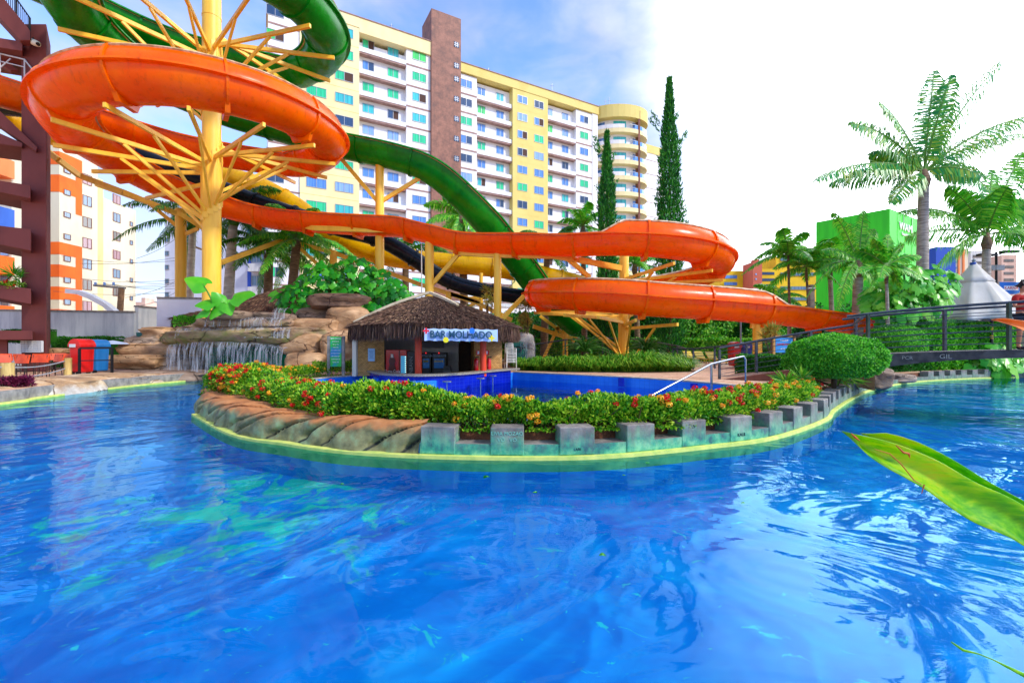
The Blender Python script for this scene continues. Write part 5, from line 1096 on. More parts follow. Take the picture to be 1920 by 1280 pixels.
hedgebox('dark clipped hedge in front of the grey wall behind the bins', (P(92, 0, 25).x, 25.5), (P(210, 0, 25).x, 25.5), 1.0, GZ, 2.0, 7000, HEDGE)
hedgebox('small clipped hedge on the planter left of the brown tower', (-24, 23.6), (P(30, 0, 24).x, 23.8), .9, 1.7, 2.35, 2600, HEDGE)
hedgebox('long trimmed hedge behind the bridge railings', (P(1698, 0, 22.6).x, 22.6), (P(1878, 0, 25).x, 25), 1.4, GZ, 2.75, 19000, BOX, ln=.13, wd=.09)
hedgebox('shaggy hedge under the orange yellow slide post', (P(1380, 0, 19).x, 18.2), (P(1475, 0, 16).x, 15.6), .9, GZ, 1.15, 7000, HEDGE)
hedgebox('dark shrubbery under the bridge', (P(1672, 0, 19.4).x, 20.6), (P(1880, 0, 22).x, 24.3), 1.0, .3, 1.5, 9000, DARKL, ln=.12, wd=.08)
# broad-leaved trees
def tree(name, label, px, ybase, ytop, Y, wpx, n, mat, ln=.28, wd=.2, group=None, trunk=.16, ylow=None):
    b = P(px, ybase, Y); top = P(px, ytop, Y).z; rx = wpx / F * Y / 2; low = GZ + 1.0 if ylow is None else P(px, ylow, Y).z; zc = (top + low) / 2; rz = (top - low) / 2
    root = thing(name, label, 'tree', (b.x, Y, GZ), group); nb = 34; C = []; O = []
    rr_ = random.Random(int(px * 7 + Y)); cl = []
    for _ in range(nb):
        v = Vector((rr_.gauss(0, 1), rr_.gauss(0, 1), rr_.gauss(0, 1))).normalized() * rr_.uniform(.35, .88); cl.append((Vector((b.x + v.x * rx, Y + v.y * rx, zc + v.z * rz)), rr_.uniform(.22, .42)))
    per = n // nb
    for c, k in cl:
        v = rnp.normal(size=(per, 3)); v /= np.linalg.norm(v, axis=1, keepdims=True); rad = rnp.uniform(.55, 1.05, per)[:, None]
        C.append(np.array(c) + v * rad * np.array([rx * k, rx * k, rz * k * .8])); O.append(v)
    C = np.concatenate(C); O = np.concatenate(O); m_ = len(C); mb = MB()
    mb.arr(leafquads(C, O * .5 + rdir(m_, -.1) * .7, O + rdir(m_, .5) * .5, rnp.uniform(.6, 1.2, m_) * ln, rnp.uniform(.6, 1.2, m_) * wd), 4); mb.build('crown', mat, root, fix=False)
    mb = MB(); mb.tube([(b.x, Y, GZ - .1), (b.x + .1, Y, (GZ + zc) / 2), (b.x, Y, zc)], [trunk, trunk * .8, trunk * .4], 8)
    for c, k in cl[:9]: s0 = Vector((b.x, Y, GZ + (zc - GZ) * .6)); mb.tube([s0, s0.lerp(c, .5) + Vector((0, 0, .2)), c], [trunk * .5, trunk * .3, trunk * .12], 6)
    mb.build('trunk', STEM, root); return root
TG = 'leafy trees behind the slides'
for px, yt, Y, wp, mt, lab in ((1010, 575, 40, 150, DARKL, 'dark bushy tree left of the sago palms behind the lower slide loop'), (1090, 560, 44, 160, DARKL, 'dark bushy tree behind the left cypress'), (1200, 505, 42, 130, DARKL, 'dark rounded tree between the two cypresses'),
                           (1300, 555, 40, 150, LIME, 'light green tree right of the tall cypress'), (1375, 580, 42, 150, DARKL, 'dark tree behind the orange yellow slide post'), (1450, 590, 38, 120, LIME, 'light green tree under the end of the orange slide'),
                           (1150, 470, 50, 110, LIME, 'light green tree top showing between the slide bands'), (1240, 515, 48, 140, LIME, 'light tree crown beside the tall cypress trunk'), (1640, 560, 30, 130, DARKL, 'dark shrubby tree at the foot of the green building'),
                           (1540, 570, 34, 110, DARKL, 'dark shrubby tree behind the grey light pole'), (950, 590, 36, 90, LIME, 'small light tree behind the bar roof at right'), (1760, 590, 27, 100, LIME, 'light green shrub left of the closed parasol'), (1900, 560, 34, 90, LIME, 'light green shrub behind the person')):
    tree('leafy_tree', lab, px, 650, yt, Y, wp, 4200, mt, group=TG, ylow=690)
hedgebox('tall green hedge closing the far garden behind the slides', (P(930, 0, 46).x, 46), (P(1500, 0, 40).x, 40), 2.5, GZ, 4.6, 16000, DARKL, ln=.34, wd=.24)
hedgebox('row of light green shrubs before the far hedge', (P(1000, 0, 38).x, 38), (P(1420, 0, 34).x, 35), 1.6, GZ, 2.0, 9000, LIME, ln=.26, wd=.18)
# big-leaved climbers
def lobed(c, d, nrm, size, lobes=7, heart=.25):
    d = Vector(d).normalized(); s_ = d.cross(Vector(nrm)).normalized(); u = s_.cross(d); K = 26; pts = []
    for i in range(K):
        a = 2 * math.pi * i / K; x = math.sin(a); y = -math.cos(a)     # y=-1 base
        r = 1 - .30 * (abs(math.sin(a * lobes / 2)) ** 3 if lobes else 0); yy = .5 + .62 * y * r; xx = .46 * x * r * (1.15 if y < .1 else (1 - .55 * max(y, 0)))
        if abs(x) < .3 and y < 0: yy += heart
        pts.append(c + d * yy * size + s_ * xx * size - u * (xx * xx * .9 + (yy - .4) ** 2 * .25) * size)
    return [c + d * .3 * size] + pts, [(0, i + 1, (i + 1) % K + 1) for i in range(K)]
def bigleaf(name, label, blobs, n, size, mat, cat='plant', lobes=7, stem=True, face=(0, -1, .35)):
    rr_ = random.Random(len(label)); cs = [Vector(b[0]) for b in blobs]; base = Vector((sum(c.x for c in cs) / len(cs), sum(c.y for c in cs) / len(cs), GZ)); root = thing(name, label, cat, base); mb = MB(); sm = MB()
    for i in range(n):
        c, r = rr_.choice(blobs); c = Vector(c); v = Vector((rr_.gauss(0, 1), rr_.gauss(0, 1) - .5, rr_.gauss(0, 1) + .3)).normalized(); p = c + Vector((v.x * r[0], v.y * r[1], v.z * r[2])) * rr_.uniform(.75, 1.05)
        nrm = (Vector(face) + v * .9 + Vector((rr_.gauss(0, .3), rr_.gauss(0, .3), rr_.gauss(0, .3)))).normalized(); dd = Vector((v.x * .8 + rr_.gauss(0, .3), v.y * .4, -.6 + rr_.gauss(0, .35)))
        vs, fs = lobed(p, dd - nrm * dd.dot(nrm), nrm, size * rr_.uniform(.7, 1.2), lobes); mb.add(vs, fs)
        if stem and i % 3 == 0: q_ = p.lerp(c, .9); q_.z -= r[2] * .4; sm.tube([q_, p.lerp(q_, .4) + Vector((0, 0, .1)), p], [.03, .02, .012], 5)
    mb.build('leaves', mat, root, fix=False, smooth=True)
    if stem: sm.build('stems', leafstem, root)
    return root
leafstem = simple('green_leaf_stem', '#5A8A2A', .5)
def W(px, py, Y): return P(px, py, Y)
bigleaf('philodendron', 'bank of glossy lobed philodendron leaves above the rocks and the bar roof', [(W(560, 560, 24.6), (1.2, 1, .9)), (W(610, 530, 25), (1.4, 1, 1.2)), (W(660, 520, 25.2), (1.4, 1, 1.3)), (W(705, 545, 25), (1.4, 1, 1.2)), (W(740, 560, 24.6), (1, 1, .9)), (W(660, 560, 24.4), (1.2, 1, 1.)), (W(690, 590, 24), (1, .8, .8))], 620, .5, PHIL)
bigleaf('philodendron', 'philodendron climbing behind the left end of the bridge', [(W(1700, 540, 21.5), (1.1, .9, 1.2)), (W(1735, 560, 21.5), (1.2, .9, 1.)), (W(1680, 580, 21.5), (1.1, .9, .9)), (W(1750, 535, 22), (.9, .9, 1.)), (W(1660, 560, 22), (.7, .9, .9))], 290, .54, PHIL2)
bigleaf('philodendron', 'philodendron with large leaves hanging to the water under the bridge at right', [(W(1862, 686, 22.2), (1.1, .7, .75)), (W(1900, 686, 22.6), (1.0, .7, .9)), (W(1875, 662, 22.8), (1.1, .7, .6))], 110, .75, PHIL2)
# elephant ear leaves in front of the thick column
ear = thing('elephant_ear_plant', 'plant with giant heart shaped leaves on top of the waterfall rocks', 'plant', P(410, 596, 20.0)); e0 = P(412, 592, 20.0)
for px, py, dx, dz, sz, nx in ((370, 528, -.9, .35, 1.75, -.3), (385, 566, -.9, -.2, 1.5, -.2), (402, 582, -.3, -.6, 1.35, 0), (452, 552, 1, .1, 1.9, .3), (426, 575, .4, -.7, 1.3, .1), (378, 585, -.7, -.6, 1.2, -.1), (410, 560, -.2, .3, 1.2, 0)):
    sz *= .52; c = P(px, py, 19.8 + .2 * nx); dd = Vector((dx, -.15, dz)).normalized(); mb = MB(); vs, fs = lobed(c - dd * sz * .5, dd, Vector((nx, -.75, .65)), sz, 0, .22); mb.add(vs, fs); mb.build('leaf', EAR, ear, fix=False, smooth=True)
    mb = MB(); mb.tube([e0, e0.lerp(c, .6) + Vector((0, .1, .15)), c - dd * sz * .25], [.05, .035, .02], 6); mb.build('leaf_stalk', leafstem, ear)
# palms
prnd = random.Random(12)
def frond(mb, rm, p0, pc_, p1, n, ll, drop, wd=.05, phi=0):
    pts = [p0 * (1 - t) ** 2 + pc_ * 2 * t * (1 - t) + p1 * t * t for t in [i / 14 for i in range(15)]]; rm.tube(pts, [.045 * (1 - i / 15) + .008 for i in range(15)], 5)
    T = np.linspace(.1, .995, n); A, B, C_ = (np.array(q) for q in (p0, pc_, p1)); t_ = T[:, None]
    c = A * (1 - t_) ** 2 + B * 2 * t_ * (1 - t_) + C_ * t_ ** 2; tg = 2 * (1 - t_) * (B - A) + 2 * t_ * (C_ - B); tg /= np.linalg.norm(tg, axis=1, keepdims=True)
    side = np.cross(tg, np.array([0, 0, 1.])); side /= np.linalg.norm(side, axis=1, keepdims=True) + 1e-6; up = np.cross(side, tg); side, up = side * math.cos(phi) + up * math.sin(phi), up * math.cos(phi) - side * math.sin(phi)
    prof = (np.sin(np.pi * np.clip(T * .86 + .12, 0, 1)) ** .6 * ll)[:, None]
    for sg in (-1, 1):
        jit = rnp.normal(size=c.shape) * .09; d1 = side * sg * .85 + tg * .42 + up * .12 + jit - np.array([0, 0, drop * .35]); d1 /= np.linalg.norm(d1, axis=1, keepdims=True)
        d2 = d1 + np.array([0, 0, -drop]) + jit; d2 /= np.linalg.norm(d2, axis=1, keepdims=True); lk = prof * rnp.uniform(.82, 1.08, (n, 1)); mid = c + d1 * lk * .5; tip = mid + d2 * lk * .5; w_ = tg * wd * .5
        mb.arr(np.stack([c - w_ * .6, c + w_ * .6, mid + w_, mid - w_], 1).reshape(-1, 3), 4); mb.arr(np.stack([mid - w_, mid + w_, tip + w_ * .1, tip - w_ * .1], 1).reshape(-1, 3), 4)
def palm(label, cpx, cpy, Y, tips, tr, mat, tmat, ll=.9, nl=42, drop=.9, bpx=None, group=None, name='palm_tree', sheath=True, wd=.085):
    nl = int(nl * 1.35) if nl < 60 else nl; c = P(cpx, cpy, Y); bx = c.x if bpx is None else P(bpx, 0, Y).x; root = thing(name, label, 'palm tree', (bx, Y, GZ), group)
    mb = MB(); K = 16; pts = []; rs = []
    for i in range(K + 1):
        t = i / K; pts.append((bx + (c.x - bx) * t ** 1.5, Y, GZ - .1 + (c.z - .3 - GZ) * t)); rs.append(tr * (1.25 - .35 * t if i else 1.6))
    mb.tube(pts, rs, 12); mb.build('trunk', tmat, root, smooth=True)
    if sheath:
        mb = MB(); mb.tube([c - Vector((0, 0, .8)), c - Vector((0, 0, .45)), c + Vector((0, 0, .1))], [tr * .95, tr * 1.25, tr * .5], 10); mb.build('crownshaft', leafstem if sheath == 2 else TRUNKB, root, smooth=True)
    for tp in tips:
        if len(tp) == 4: tx, ty, dy, arch = tp; p1 = P(tx, ty, Y + dy)
        else: az, el, ln_ = tp; d = Vector((math.cos(az) * math.cos(el), math.sin(az) * math.cos(el), math.sin(el))); p1 = c + d * ln_; p1.z -= ln_ * .35; arch = .3 + .2 * el
        ctrl = (c + p1) / 2 + Vector((0, 0, arch * (p1 - c).length)); mb = MB(); rm = MB(); frond(mb, rm, c, ctrl, p1, nl, ll, drop, wd, prnd.uniform(.5, 1.1) * prnd.choice((-1, 1)) if len(tp) == 4 else prnd.uniform(-.5, .5)); fr_ = mb.build('frond', mat, root, fix=False); rm.build('midrib', leafstem, fr_)
    return root
def auto(n, ln_, el0=-.1, el1=1.2, seed=1):
    rr_ = random.Random(seed); return [(2 * math.pi * (i * .382 + rr_.uniform(-.03, .03)), el0 + (el1 - el0) * ((i / n)) + rr_.uniform(-.1, .1), ln_ * rr_.uniform(.85, 1.1)) for i in range(n)]
palm('tallest coconut palm against the white sky at right', 1732, 322, 23, [(1530, 338, -.4, .22), (1556, 345, .6, .18), (1596, 232, .3, .25), (1648, 190, .5, .22), (1752, 132, .2, .05), (1784, 140, -.5, .08), (1878, 118, .3, .12), (1945, 215, -.5, .18), (1960, 250, .5, .16), (1672, 382, -.6, .22), (1880, 380, .8, .30), (1630, 290, 1.4, .25), (1840, 330, -1.2, .3)], .24, PALM, TRUNK, 1.25, 135, 1.5, 1728, wd=.052)
palm('second coconut palm, above the closed parasol', 1850, 440, 24, [(1690, 396, .3, .28), (1698, 447, -.4, .16), (1755, 500, -.6, .2), (1918, 285, .3, .1), (1860, 318, .4, .05), (1975, 360, -.5, .2), (1960, 470, .4, .25), (1800, 360, 1.5, .2), (1890, 350, -1.5, .2), (1775, 352, .9, .25)], .19, PALM2, TRUNK, 1.1, 115, 1.4, 1848, wd=.055)
palm('third coconut palm cut by the right edge of the picture', 1950, 395, 25, [(1888, 460, -.3, .3), (1900, 300, .4, .1), (1880, 390, .2, .2), (2060, 420, 0, .25), (1990, 260, .3, .05), (1930, 480, -.8, .3), (2040, 320, .4, .2)], .26, PALM2, TRUNK, 1.25, 90, 1.0, 1918, wd=.08)
palm('young coconut palm with long bending fronds before the green building', 1609, 492, 24, [(1510, 560, -.5, .35), (1540, 470, .3, .3), (1560, 400, .5, .25), (1620, 395, .4, .1), (1640, 430, .5, .2), (1680, 470, -.3, .3), (1700, 545, -.6, .4), (1650, 560, -.6, .4), (1570, 580, -.8, .35), (1525, 515, .8, .3), (1588, 420, 1.2, .2)], .24, PALM2, TRUNK, .6, 46, .9, 1607, wd=.055)
palm('slim palm with upright fan of fronds right of the young coconut palm', 1662, 500, 21, [(1600, 470, .2, .25), (1610, 510, -.3, .2), (1635, 450, .3, .2), (1665, 440, .2, .05), (1695, 460, .3, .2), (1725, 480, -.2, .25), (1725, 520, -.3, .3), (1690, 540, -.5, .3), (1630, 545, -.5, .3), (1650, 520, -1.2, .25)], .07, PALM2, TRUNK, .5, 36, .7, 1666)
palm('broad leaved palm at the left corner of the green building', 1556, 500, 28, auto(9, 2.7, 0, 1.35, 3), .13, PALM2, TRUNK, .9, 34, .5, 1562, wd=.09)
palm('thin clumping palm with drooping top left of the green building', 1478, 478, 27, auto(13, 2.3, -.2, 1.3, 5), .07, PALM2, TRUNKB, .6, 34, .9, 1482)
palm('second thin clumping palm beside the yellow block', 1512, 500, 27, auto(12, 2.3, -.2, 1.2, 6), .07, PALM2, TRUNKB, .6, 34, .9, 1520)
palm('small feathery palm under the end of the orange slide', 1452, 560, 30, auto(10, 2.0, -.2, 1.1, 8), .07, PALM2, TRUNKB, .5, 30, .9, 1446)
palm('tall royal palm with pale trunk behind the thick yellow column', 438, 402, 31, auto(15, 5.0, -.6, 1.0, 9), .30, PALMD, ROYAL, .9, 52, 1.3, 424, sheath=2)
palm('royal palm half hidden between the two left yellow columns', 362, 415, 33, auto(12, 4.4, -.4, 1.0, 10), .24, PALMD, ROYAL, .8, 44, 1.2, 352, sheath=2)
palm('bushy palm with arching fronds behind the upper rocks', 556, 448, 31, auto(20, 4.4, -.5, 1.1, 11), .3, PALM2, TRUNKB, .85, 50, 1.1, 540)
palm('second bushy palm behind the philodendron bank', 505, 470, 33, auto(16, 4.2, -.4, 1.1, 12), .3, PALMD, TRUNKB, .8, 46, 1.2, 500)
palm('palm crown rising against the brown hotel tower', 866, 405, 34, [(795, 385, .4, .3), (800, 418, -.4, .25), (830, 372, .5, .2), (868, 360, .5, .1), (905, 385, .4, .25), (925, 430, -.3, .3), (905, 460, -.6, .3), (820, 450, -.6, .3), (850, 470, -1, .25), (885, 475, -1, .25)], .28, PALM2, TRUNKB, .8, 44, .8, 872)
palm('palm with drooping fronds right of the green slide', 1026, 468, 36, auto(14, 3.8, -.4, .9, 14), .26, PALMD, TRUNKB, .8, 44, 1.2, 1020)
palm('palm peeping over the orange run before the cypress', 1093, 425, 36, auto(11, 2.6, 0, 1.3, 15), .2, PALM2, TRUNKB, .6, 36, .7, 1096)
palm('palm crown in the shade between the black tube and the orange run', 760, 470, 38, auto(15, 4.4, -.4, 1.0, 16), .28, PALMD, TRUNKB, .8, 44, 1.1, 762)
palm('small palm growing beside the podium', 658, 478, 38, auto(12, 3.6, -.3, 1.0, 17), .26, PALMD, TRUNKB, .8, 40, 1.1, 654)
palm('palm behind the lower slide loop left of the tall cypress', 1190, 495, 38, auto(12, 3.2, -.2, 1.1, 18), .2, PALM2, TRUNKB, .7, 40, .9, 1196)
# sago palms, spiky plants, dracaenas
def sago(label, px, py, Y, ln_, n=26, mat=DARKL, name='sago_palm', tr=.16, wd=.03, ll=.16):
    c = P(px, py, Y); root = thing(name, label, 'palm', (c.x, Y, GZ)); mb = MB(); rm = MB()
    for i in range(n):
        a = i * 2.4; el = .15 + .9 * i / n; d = Vector((math.cos(a) * math.cos(el), math.sin(a) * math.cos(el), math.sin(el))); p1 = c + d * ln_; p1.z -= .25 * ln_
        frond(mb, rm, c, (c + p1) / 2 + Vector((0, 0, .3 * ln_)), p1, 34, ll, .1, wd)
    mb.build('fronds', mat, root, fix=False)['kind'] = 'stuff'; rm.build('midribs', leafstem, root); mb = MB(); mb.tube([(c.x, Y, GZ - .05), c], [tr * 1.2, tr], 8); mb.build('trunk', STEM, root); return root
sago('dark sago palm left of the yellow loop column', 1097, 660, 22.5, 1.35, 30); sago('dark sago palm right of the yellow loop column', 1212, 658, 24, 1.2, 28)
sago('small palm tuft peeping over the right slope of the bar roof', 868, 590, 24, .9, 20, PALMD); 
def spiky(label, px, py, Y, heads, hgt, mat=DRY, ln_=.45, name='dracaena', gz=GZ):
    b = P(px, py, Y); root = thing(name, label, 'plant', (b.x, Y, GZ)); mb = MB(); sm = MB(); rr_ = random.Random(px)
    for h in range(heads):
        t = Vector((b.x + rr_.uniform(-.5, .5), Y + rr_.uniform(-.4, .4), b.z + hgt * rr_.uniform(.45, 1))); sm.tube([(b.x + rr_.uniform(-.15, .15), Y, gz), t], [.04, .02], 5); n = 60
        v = rdir(n, .6); v /= np.linalg.norm(v, axis=1, keepdims=True); mb.arr(leafquads(np.array(t) + v * .02, v, rdir(n), rnp.uniform(.6, 1.1, n) * ln_, np.full(n, .045)), 4)
    mb.build('leaves', mat, root, fix=False); sm.build('stems', STEM, root); return root
spiky('dry looking dracaena clump between the bar roof and the sago palms', 985, 640, 27, 9, 2.2); spiky('small ochre dracaena beside the slim yellow post', 920, 600, 30, 7, 2.2); spiky('pair of straw coloured spiky heads beside the orange yellow post', 1452, 660, 21.5, 4, 1.3, DRY, .55)
spiky('green spiky tuft at the foot of the round clipped bush', 1500, 730, 10.6, 2, .25, GRASS, .4, 'grass_tuft'); spiky('green spiky tuft between round bush and the concrete blocks', 1568, 726, 12.9, 3, .25, GRASS, .45, 'grass_tuft'); spiky('spiky plant on the middle landing of the brown tower', 2, 530, 20.6, 2, .5, PALM2, .7, 'spiky_plant', P(0, 537, 20.6).z)
bushy('purple_plants', 'dark purple foliage bed at the left water edge', 'plants', [(-14.5, 12.9), (-13.95, 13.2)], .22, GZ - .02, .62, 1500, PURP, ln=.13, wd=.04)
bushy('purple_plants', 'dark purple bed behind the legs of the parasol', 'plants', [(P(1868, 0, 25.5).x, 25.5), (P(1935, 0, 25.5).x, 25.5)], .5, GZ, 1.9, 2600, PURP, ln=.15, wd=.09)
bushy('flowering_plants', 'red flowered plants trailing on the middle landing of the brown tower', 'plants', [(-23.8, 20.6), (-22.2, 20.6)], .25, P(0, 541, 20.6).z, P(0, 528, 20.6).z, 700, IX, flowers=(14, 2), ln=.1, wd=.05)
bushy('flowering_plants', 'low green plants on the soil beside the notice board', 'plants', [(P(590, 0, 18.2).x, 18.0), (P(668, 0, 18).x, 18.6)], .4, GZ, .95, 2600, IX, ln=.09, wd=.05)
bushy('small_plants', 'sprigs growing on the mossy rocks left of the upper cascade', 'plants', [P(330, 0, 22.8).xy, P(380, 0, 22.8).xy], .3, P(0, 610, 22.8).z, P(0, 592, 22.8).z, 900, BOX, ln=.12, wd=.06)
# ornamental grass border
def grass(label, pxs, py, Y, n, hgt):
    a, b = P(pxs[0], py, Y), P(pxs[1], py, Y); c = (a + b) / 2; root = thing('grass_clump', label, 'grass', (c.x, Y, GZ), 'arching grass clumps before the slide column'); mb = MB(); rx = (b.x - a.x) / 2
    th = rnp.uniform(0, 2 * np.pi, n); r = np.sqrt(rnp.random(n)) * rx; B = np.stack([c.x + np.cos(th) * r, Y + np.sin(th) * r * .7, np.full(n, GZ)], 1); az = th + rnp.normal(0, .8, n); h = hgt * rnp.uniform(.55, 1.1, n) * (1 - .45 * (r / rx) ** 2); sp = hgt * rnp.uniform(.4, 1.3, n)
    d = np.stack([np.cos(az), np.sin(az), np.zeros(n)], 1); s_ = np.stack([-np.sin(az), np.cos(az), np.zeros(n)], 1) * .020
    Q = [B, B + d * (sp * .3)[:, None] + np.stack([0 * h, 0 * h, h * .8], 1), B + d * (sp * .75)[:, None] + np.stack([0 * h, 0 * h, h], 1), B + d * (sp * 1.15)[:, None] + np.stack([0 * h, 0 * h, h * .72], 1)]; W_ = [1, 1, .8, .1]
    for i in range(3): mb.arr(np.stack([Q[i] - s_ * W_[i], Q[i] + s_ * W_[i], Q[i + 1] + s_ * W_[i + 1], Q[i + 1] - s_ * W_[i + 1]], 1).reshape(-1, 3), 4)
    mb.build('blades', GRASS, root, fix=False)['kind'] = 'stuff'; return root
for i, (a, b, Y) in enumerate(((968, 1002, 22.6), (996, 1036, 22.2), (1030, 1068, 21.8), (1060, 1100, 21.4), (1092, 1130, 21.2), (1124, 1162, 21.1), (1152, 1196, 21.1), (1188, 1228, 21.2), (1220, 1262, 21.4), (1250, 1294, 21.6), (1010, 1060, 24), (1120, 1170, 23.6), (1230, 1280, 23.6))):
    grass(f'arching green grass clump, {ORD[i]} from the bar along the paving' if i < 10 else ['grass clump behind the border at its left end', 'grass clump at the foot of the yellow loop column', 'grass clump behind the border under the tall cypress'][i - 10], (a, b), 690, Y, 750, random.Random(i * 3 + 1).uniform(.58, .98))
struct(sheet('planting_soil', [[(0.1, 23.2), (3, 20.6), (6, 20.2), (8.6, 20.9), (9, 24), (6, 33), (-2, 33), (-2, 24)]], GZ + .008, MT['soil']))
# cypresses
def cypress(label, px, ytop, Y, hwpx, n, seed):
    b = P(px, 650, Y); top = P(px, ytop, Y).z; root = thing('cypress_tree', label, 'tree', (b.x, Y, GZ)); rr_ = random.Random(seed); Hh = top - GZ; hw0 = hwpx / F * Y
    t = rnp.uniform(0.02, 1, n) ** .9; th = rnp.uniform(0, 2 * np.pi, n); prof = np.minimum(1, (1 - t) * 3.2 + .06) * (1 - .35 * t) * np.minimum(1, .75 + t * 2)
    lump = np.array([mnoise.fractal(Vector((math.cos(a) * 1.6, math.sin(a) * 1.6, tt * Hh * .55 + seed)), 1, 2, 4) for a, tt in zip(th, t)]); r = hw0 * prof * (1 + .38 * lump) * rnp.uniform(.45, 1.05, n)
    C = np.stack([b.x + np.cos(th) * r, Y + np.sin(th) * r, GZ + t * Hh * .985], 1); D = np.stack([np.cos(th) * .35, np.sin(th) * .35, np.ones(n)], 1) + rnp.normal(size=(n, 3)) * .28
    mb = MB(); mb.arr(leafquads(C, D, rdir(n, 0), rnp.uniform(.5, 1.2, n) * .34, rnp.uniform(.5, 1.2, n) * .10), 4)
    for _ in range(16):      # stray sprays
        tt = rr_.uniform(.3, .93); a = rr_.uniform(0, 6.28); p0 = Vector((b.x + math.cos(a) * hw0 * .7, Y + math.sin(a) * hw0 * .7, GZ + tt * Hh)); m_ = 60; k = rnp.random(m_)[:, None]; d = np.array([math.cos(a) * .5, math.sin(a) * .5, .9]) * rr_.uniform(.7, 1.3); mb.arr(leafquads(np.array(p0) + d * k + rnp.normal(size=(m_, 3)) * .07, d + rnp.normal(size=(m_, 3)) * .3, rdir(m_), np.full(m_, .25), np.full(m_, .07)), 4)
    mb.build('crown', CYP, root, fix=False); mb = MB(); mb.tube([(b.x, Y, GZ - .1), (b.x, Y, GZ + Hh * .9)], [.22, .04], 8); mb.build('trunk', STEM, root); return root
cypress('tall slender cypress against the white sky', 1255, 142, 33, 25, 15000, 3); cypress('shorter slender cypress in front of the rounded balconies', 1138, 243, 33, 19, 11000, 8)
# ---------------------------------------------------------------- thatched bar
THATCH = pm('brown_thatch', '#6E4A36', '#2E1C14', .95, 3, bs=30, bstr=1, bd=.05, sc3=(3, 3, 9), bsc3=(2, 2, 1))
def strawmat():
    m, nt, b = newmat('thatch_straw'); g = nt.nodes.new('ShaderNodeNewGeometry')
    nt.links.new(ramp(nt, g.outputs['Random Per Island'], [(.1, hexc('#2E1E16')), (.5, hexc('#5E4030')), (.8, hexc('#7E5A44')), (.97, hexc('#A08060'))]), b.inputs['Base Color']); b.inputs['Roughness'].default_value = .9; return m
STRAW = strawmat()
def straw(C, D, ln, wd): return leafquads(C, D, rdir(len(C), 0), ln, np.full(len(C), wd))
def thatch(root, eave, apex, fringe, n1, n2, wl=.34):
    """eave: closed list of points; apex point"""
    ap = Vector(apex); n = len(eave); mb = MB(); E_ = [Vector(p) for p in eave]; lev = 7; vs = []
    for j in range(lev):
        t = j / lev
        for p in E_: q = p.lerp(ap, t); q.z += .10 * math.sin(t * math.pi) + .05 * mnoise.noise(q * 1.5); vs.append(q)
    vs.append(ap); top = len(vs) - 1
    fs = [(j * n + i, j * n + (i + 1) % n, (j + 1) * n + (i + 1) % n, (j + 1) * n + i) for j in range(lev - 1) for i in range(n)] + [((lev - 1) * n + i, (lev - 1) * n + (i + 1) % n, top) for i in range(n)]
    b0 = len(vs); vs += [p - Vector((0, 0, .14)) for p in E_] + [ap - Vector((0, 0, .5))]; fs += [(i, b0 + i, b0 + (i + 1) % n, (i + 1) % n) for i in range(n)] + [(b0 + i, b0 + n, b0 + (i + 1) % n) for i in range(n)]
    mb.add(vs, fs); mb.build('roof', THATCH, root, smooth=30)
    # straw lying down the slope
    i = rnp.integers(0, n, n1); t = rnp.random(n1); A = np.array([tuple(p) for p in E_]); e = A[i] * (1 - t)[:, None] + A[(i + 1) % n] * t[:, None]; k = 1 - np.sqrt(rnp.random(n1)); C = e * (1 - k)[:, None] + np.array(ap) * k[:, None]; C[:, 2] += .10 * np.sin(k * np.pi) + .03
    D = e - np.array(ap); D /= np.linalg.norm(D, axis=1, keepdims=True); D += rnp.normal(size=D.shape) * .10; D[:, 2] += .03
    mb = MB(); mb.arr(straw(C, D, rnp.uniform(.5, 1, n1) * wl, .022), 4); s_ = mb.build('roof_straw', STRAW, root, fix=False); s_['kind'] = 'stuff'
    i = rnp.integers(0, n, n2); t = rnp.random(n2); e = A[i] * (1 - t)[:, None] + A[(i + 1) % n] * t[:, None]; e[:, 2] += rnp.uniform(-.08, .06, n2); c = A.mean(0); inw = (c - e) * np.array([1, 1, 0]); inw /= np.linalg.norm(inw, axis=1, keepdims=True); e += inw * rnp.uniform(-.05, .18, n2)[:, None]
    D = np.tile(np.array([0, 0, -1.]), (n2, 1)) + rnp.normal(size=(n2, 3)) * .07; mb = MB(); mb.arr(straw(e, D, rnp.uniform(.72, 1.06, n2) * fringe, .022), 4); s_ = mb.build('fringe', STRAW, root, fix=False); s_['kind'] = 'stuff'
bar = thing('thatched_bar', 'round swim up bar with brown thatched roof and tiled counter beside the pool', 'bar', (-3.2, 19, GZ))
ec = [P(656, 607, 18.4), P(668, 607, 16.9), P(700, 608, 15.8), P(760, 609, 15.2), P(830, 609, 15.0), P(890, 611, 15.6), P(930, 614, 16.8), P(962, 619, 18.6), P(972, 624, 20.5), P(955, 620, 22.5), P(900, 612, 23.6), P(800, 610, 24), P(715, 612, 22.6), P(668, 610, 20.4)]
ez = 2.32; ecv = []
for p in catm([Vector((q.x, q.y)) for q in ec], .45, closed=True): ecv.append((p.x, p.y, ez + .02 * math.sin(p.x * 3)))
APX = P(806, 555, 18.4); thatch(bar, ecv, APX, .60, 26000, 15000)
MT['ridge'] = pm('cream_ridge_capping', '#D8C8A8', '#A8987C', .8, 3)
for q in ((664, 606, 17.6), (893, 598, 16.6)):
    mb = MB(); e_ = P(*q); a = e_; b = APX + Vector((0, -.1, .10)); pts = [a.lerp(b, i / 8) + Vector((0, -.03, .10 * math.sin(math.pi * i / 8) + .03)) for i in range(9)]
    if q[0] > 800: pts = pts[3:]
    for c, d in zip(pts, pts[1:]): mb.beam(c, d, .24 if q[0] < 800 else .14, .10)
    mb.build('ridge_cap', MT['ridge'], bar)
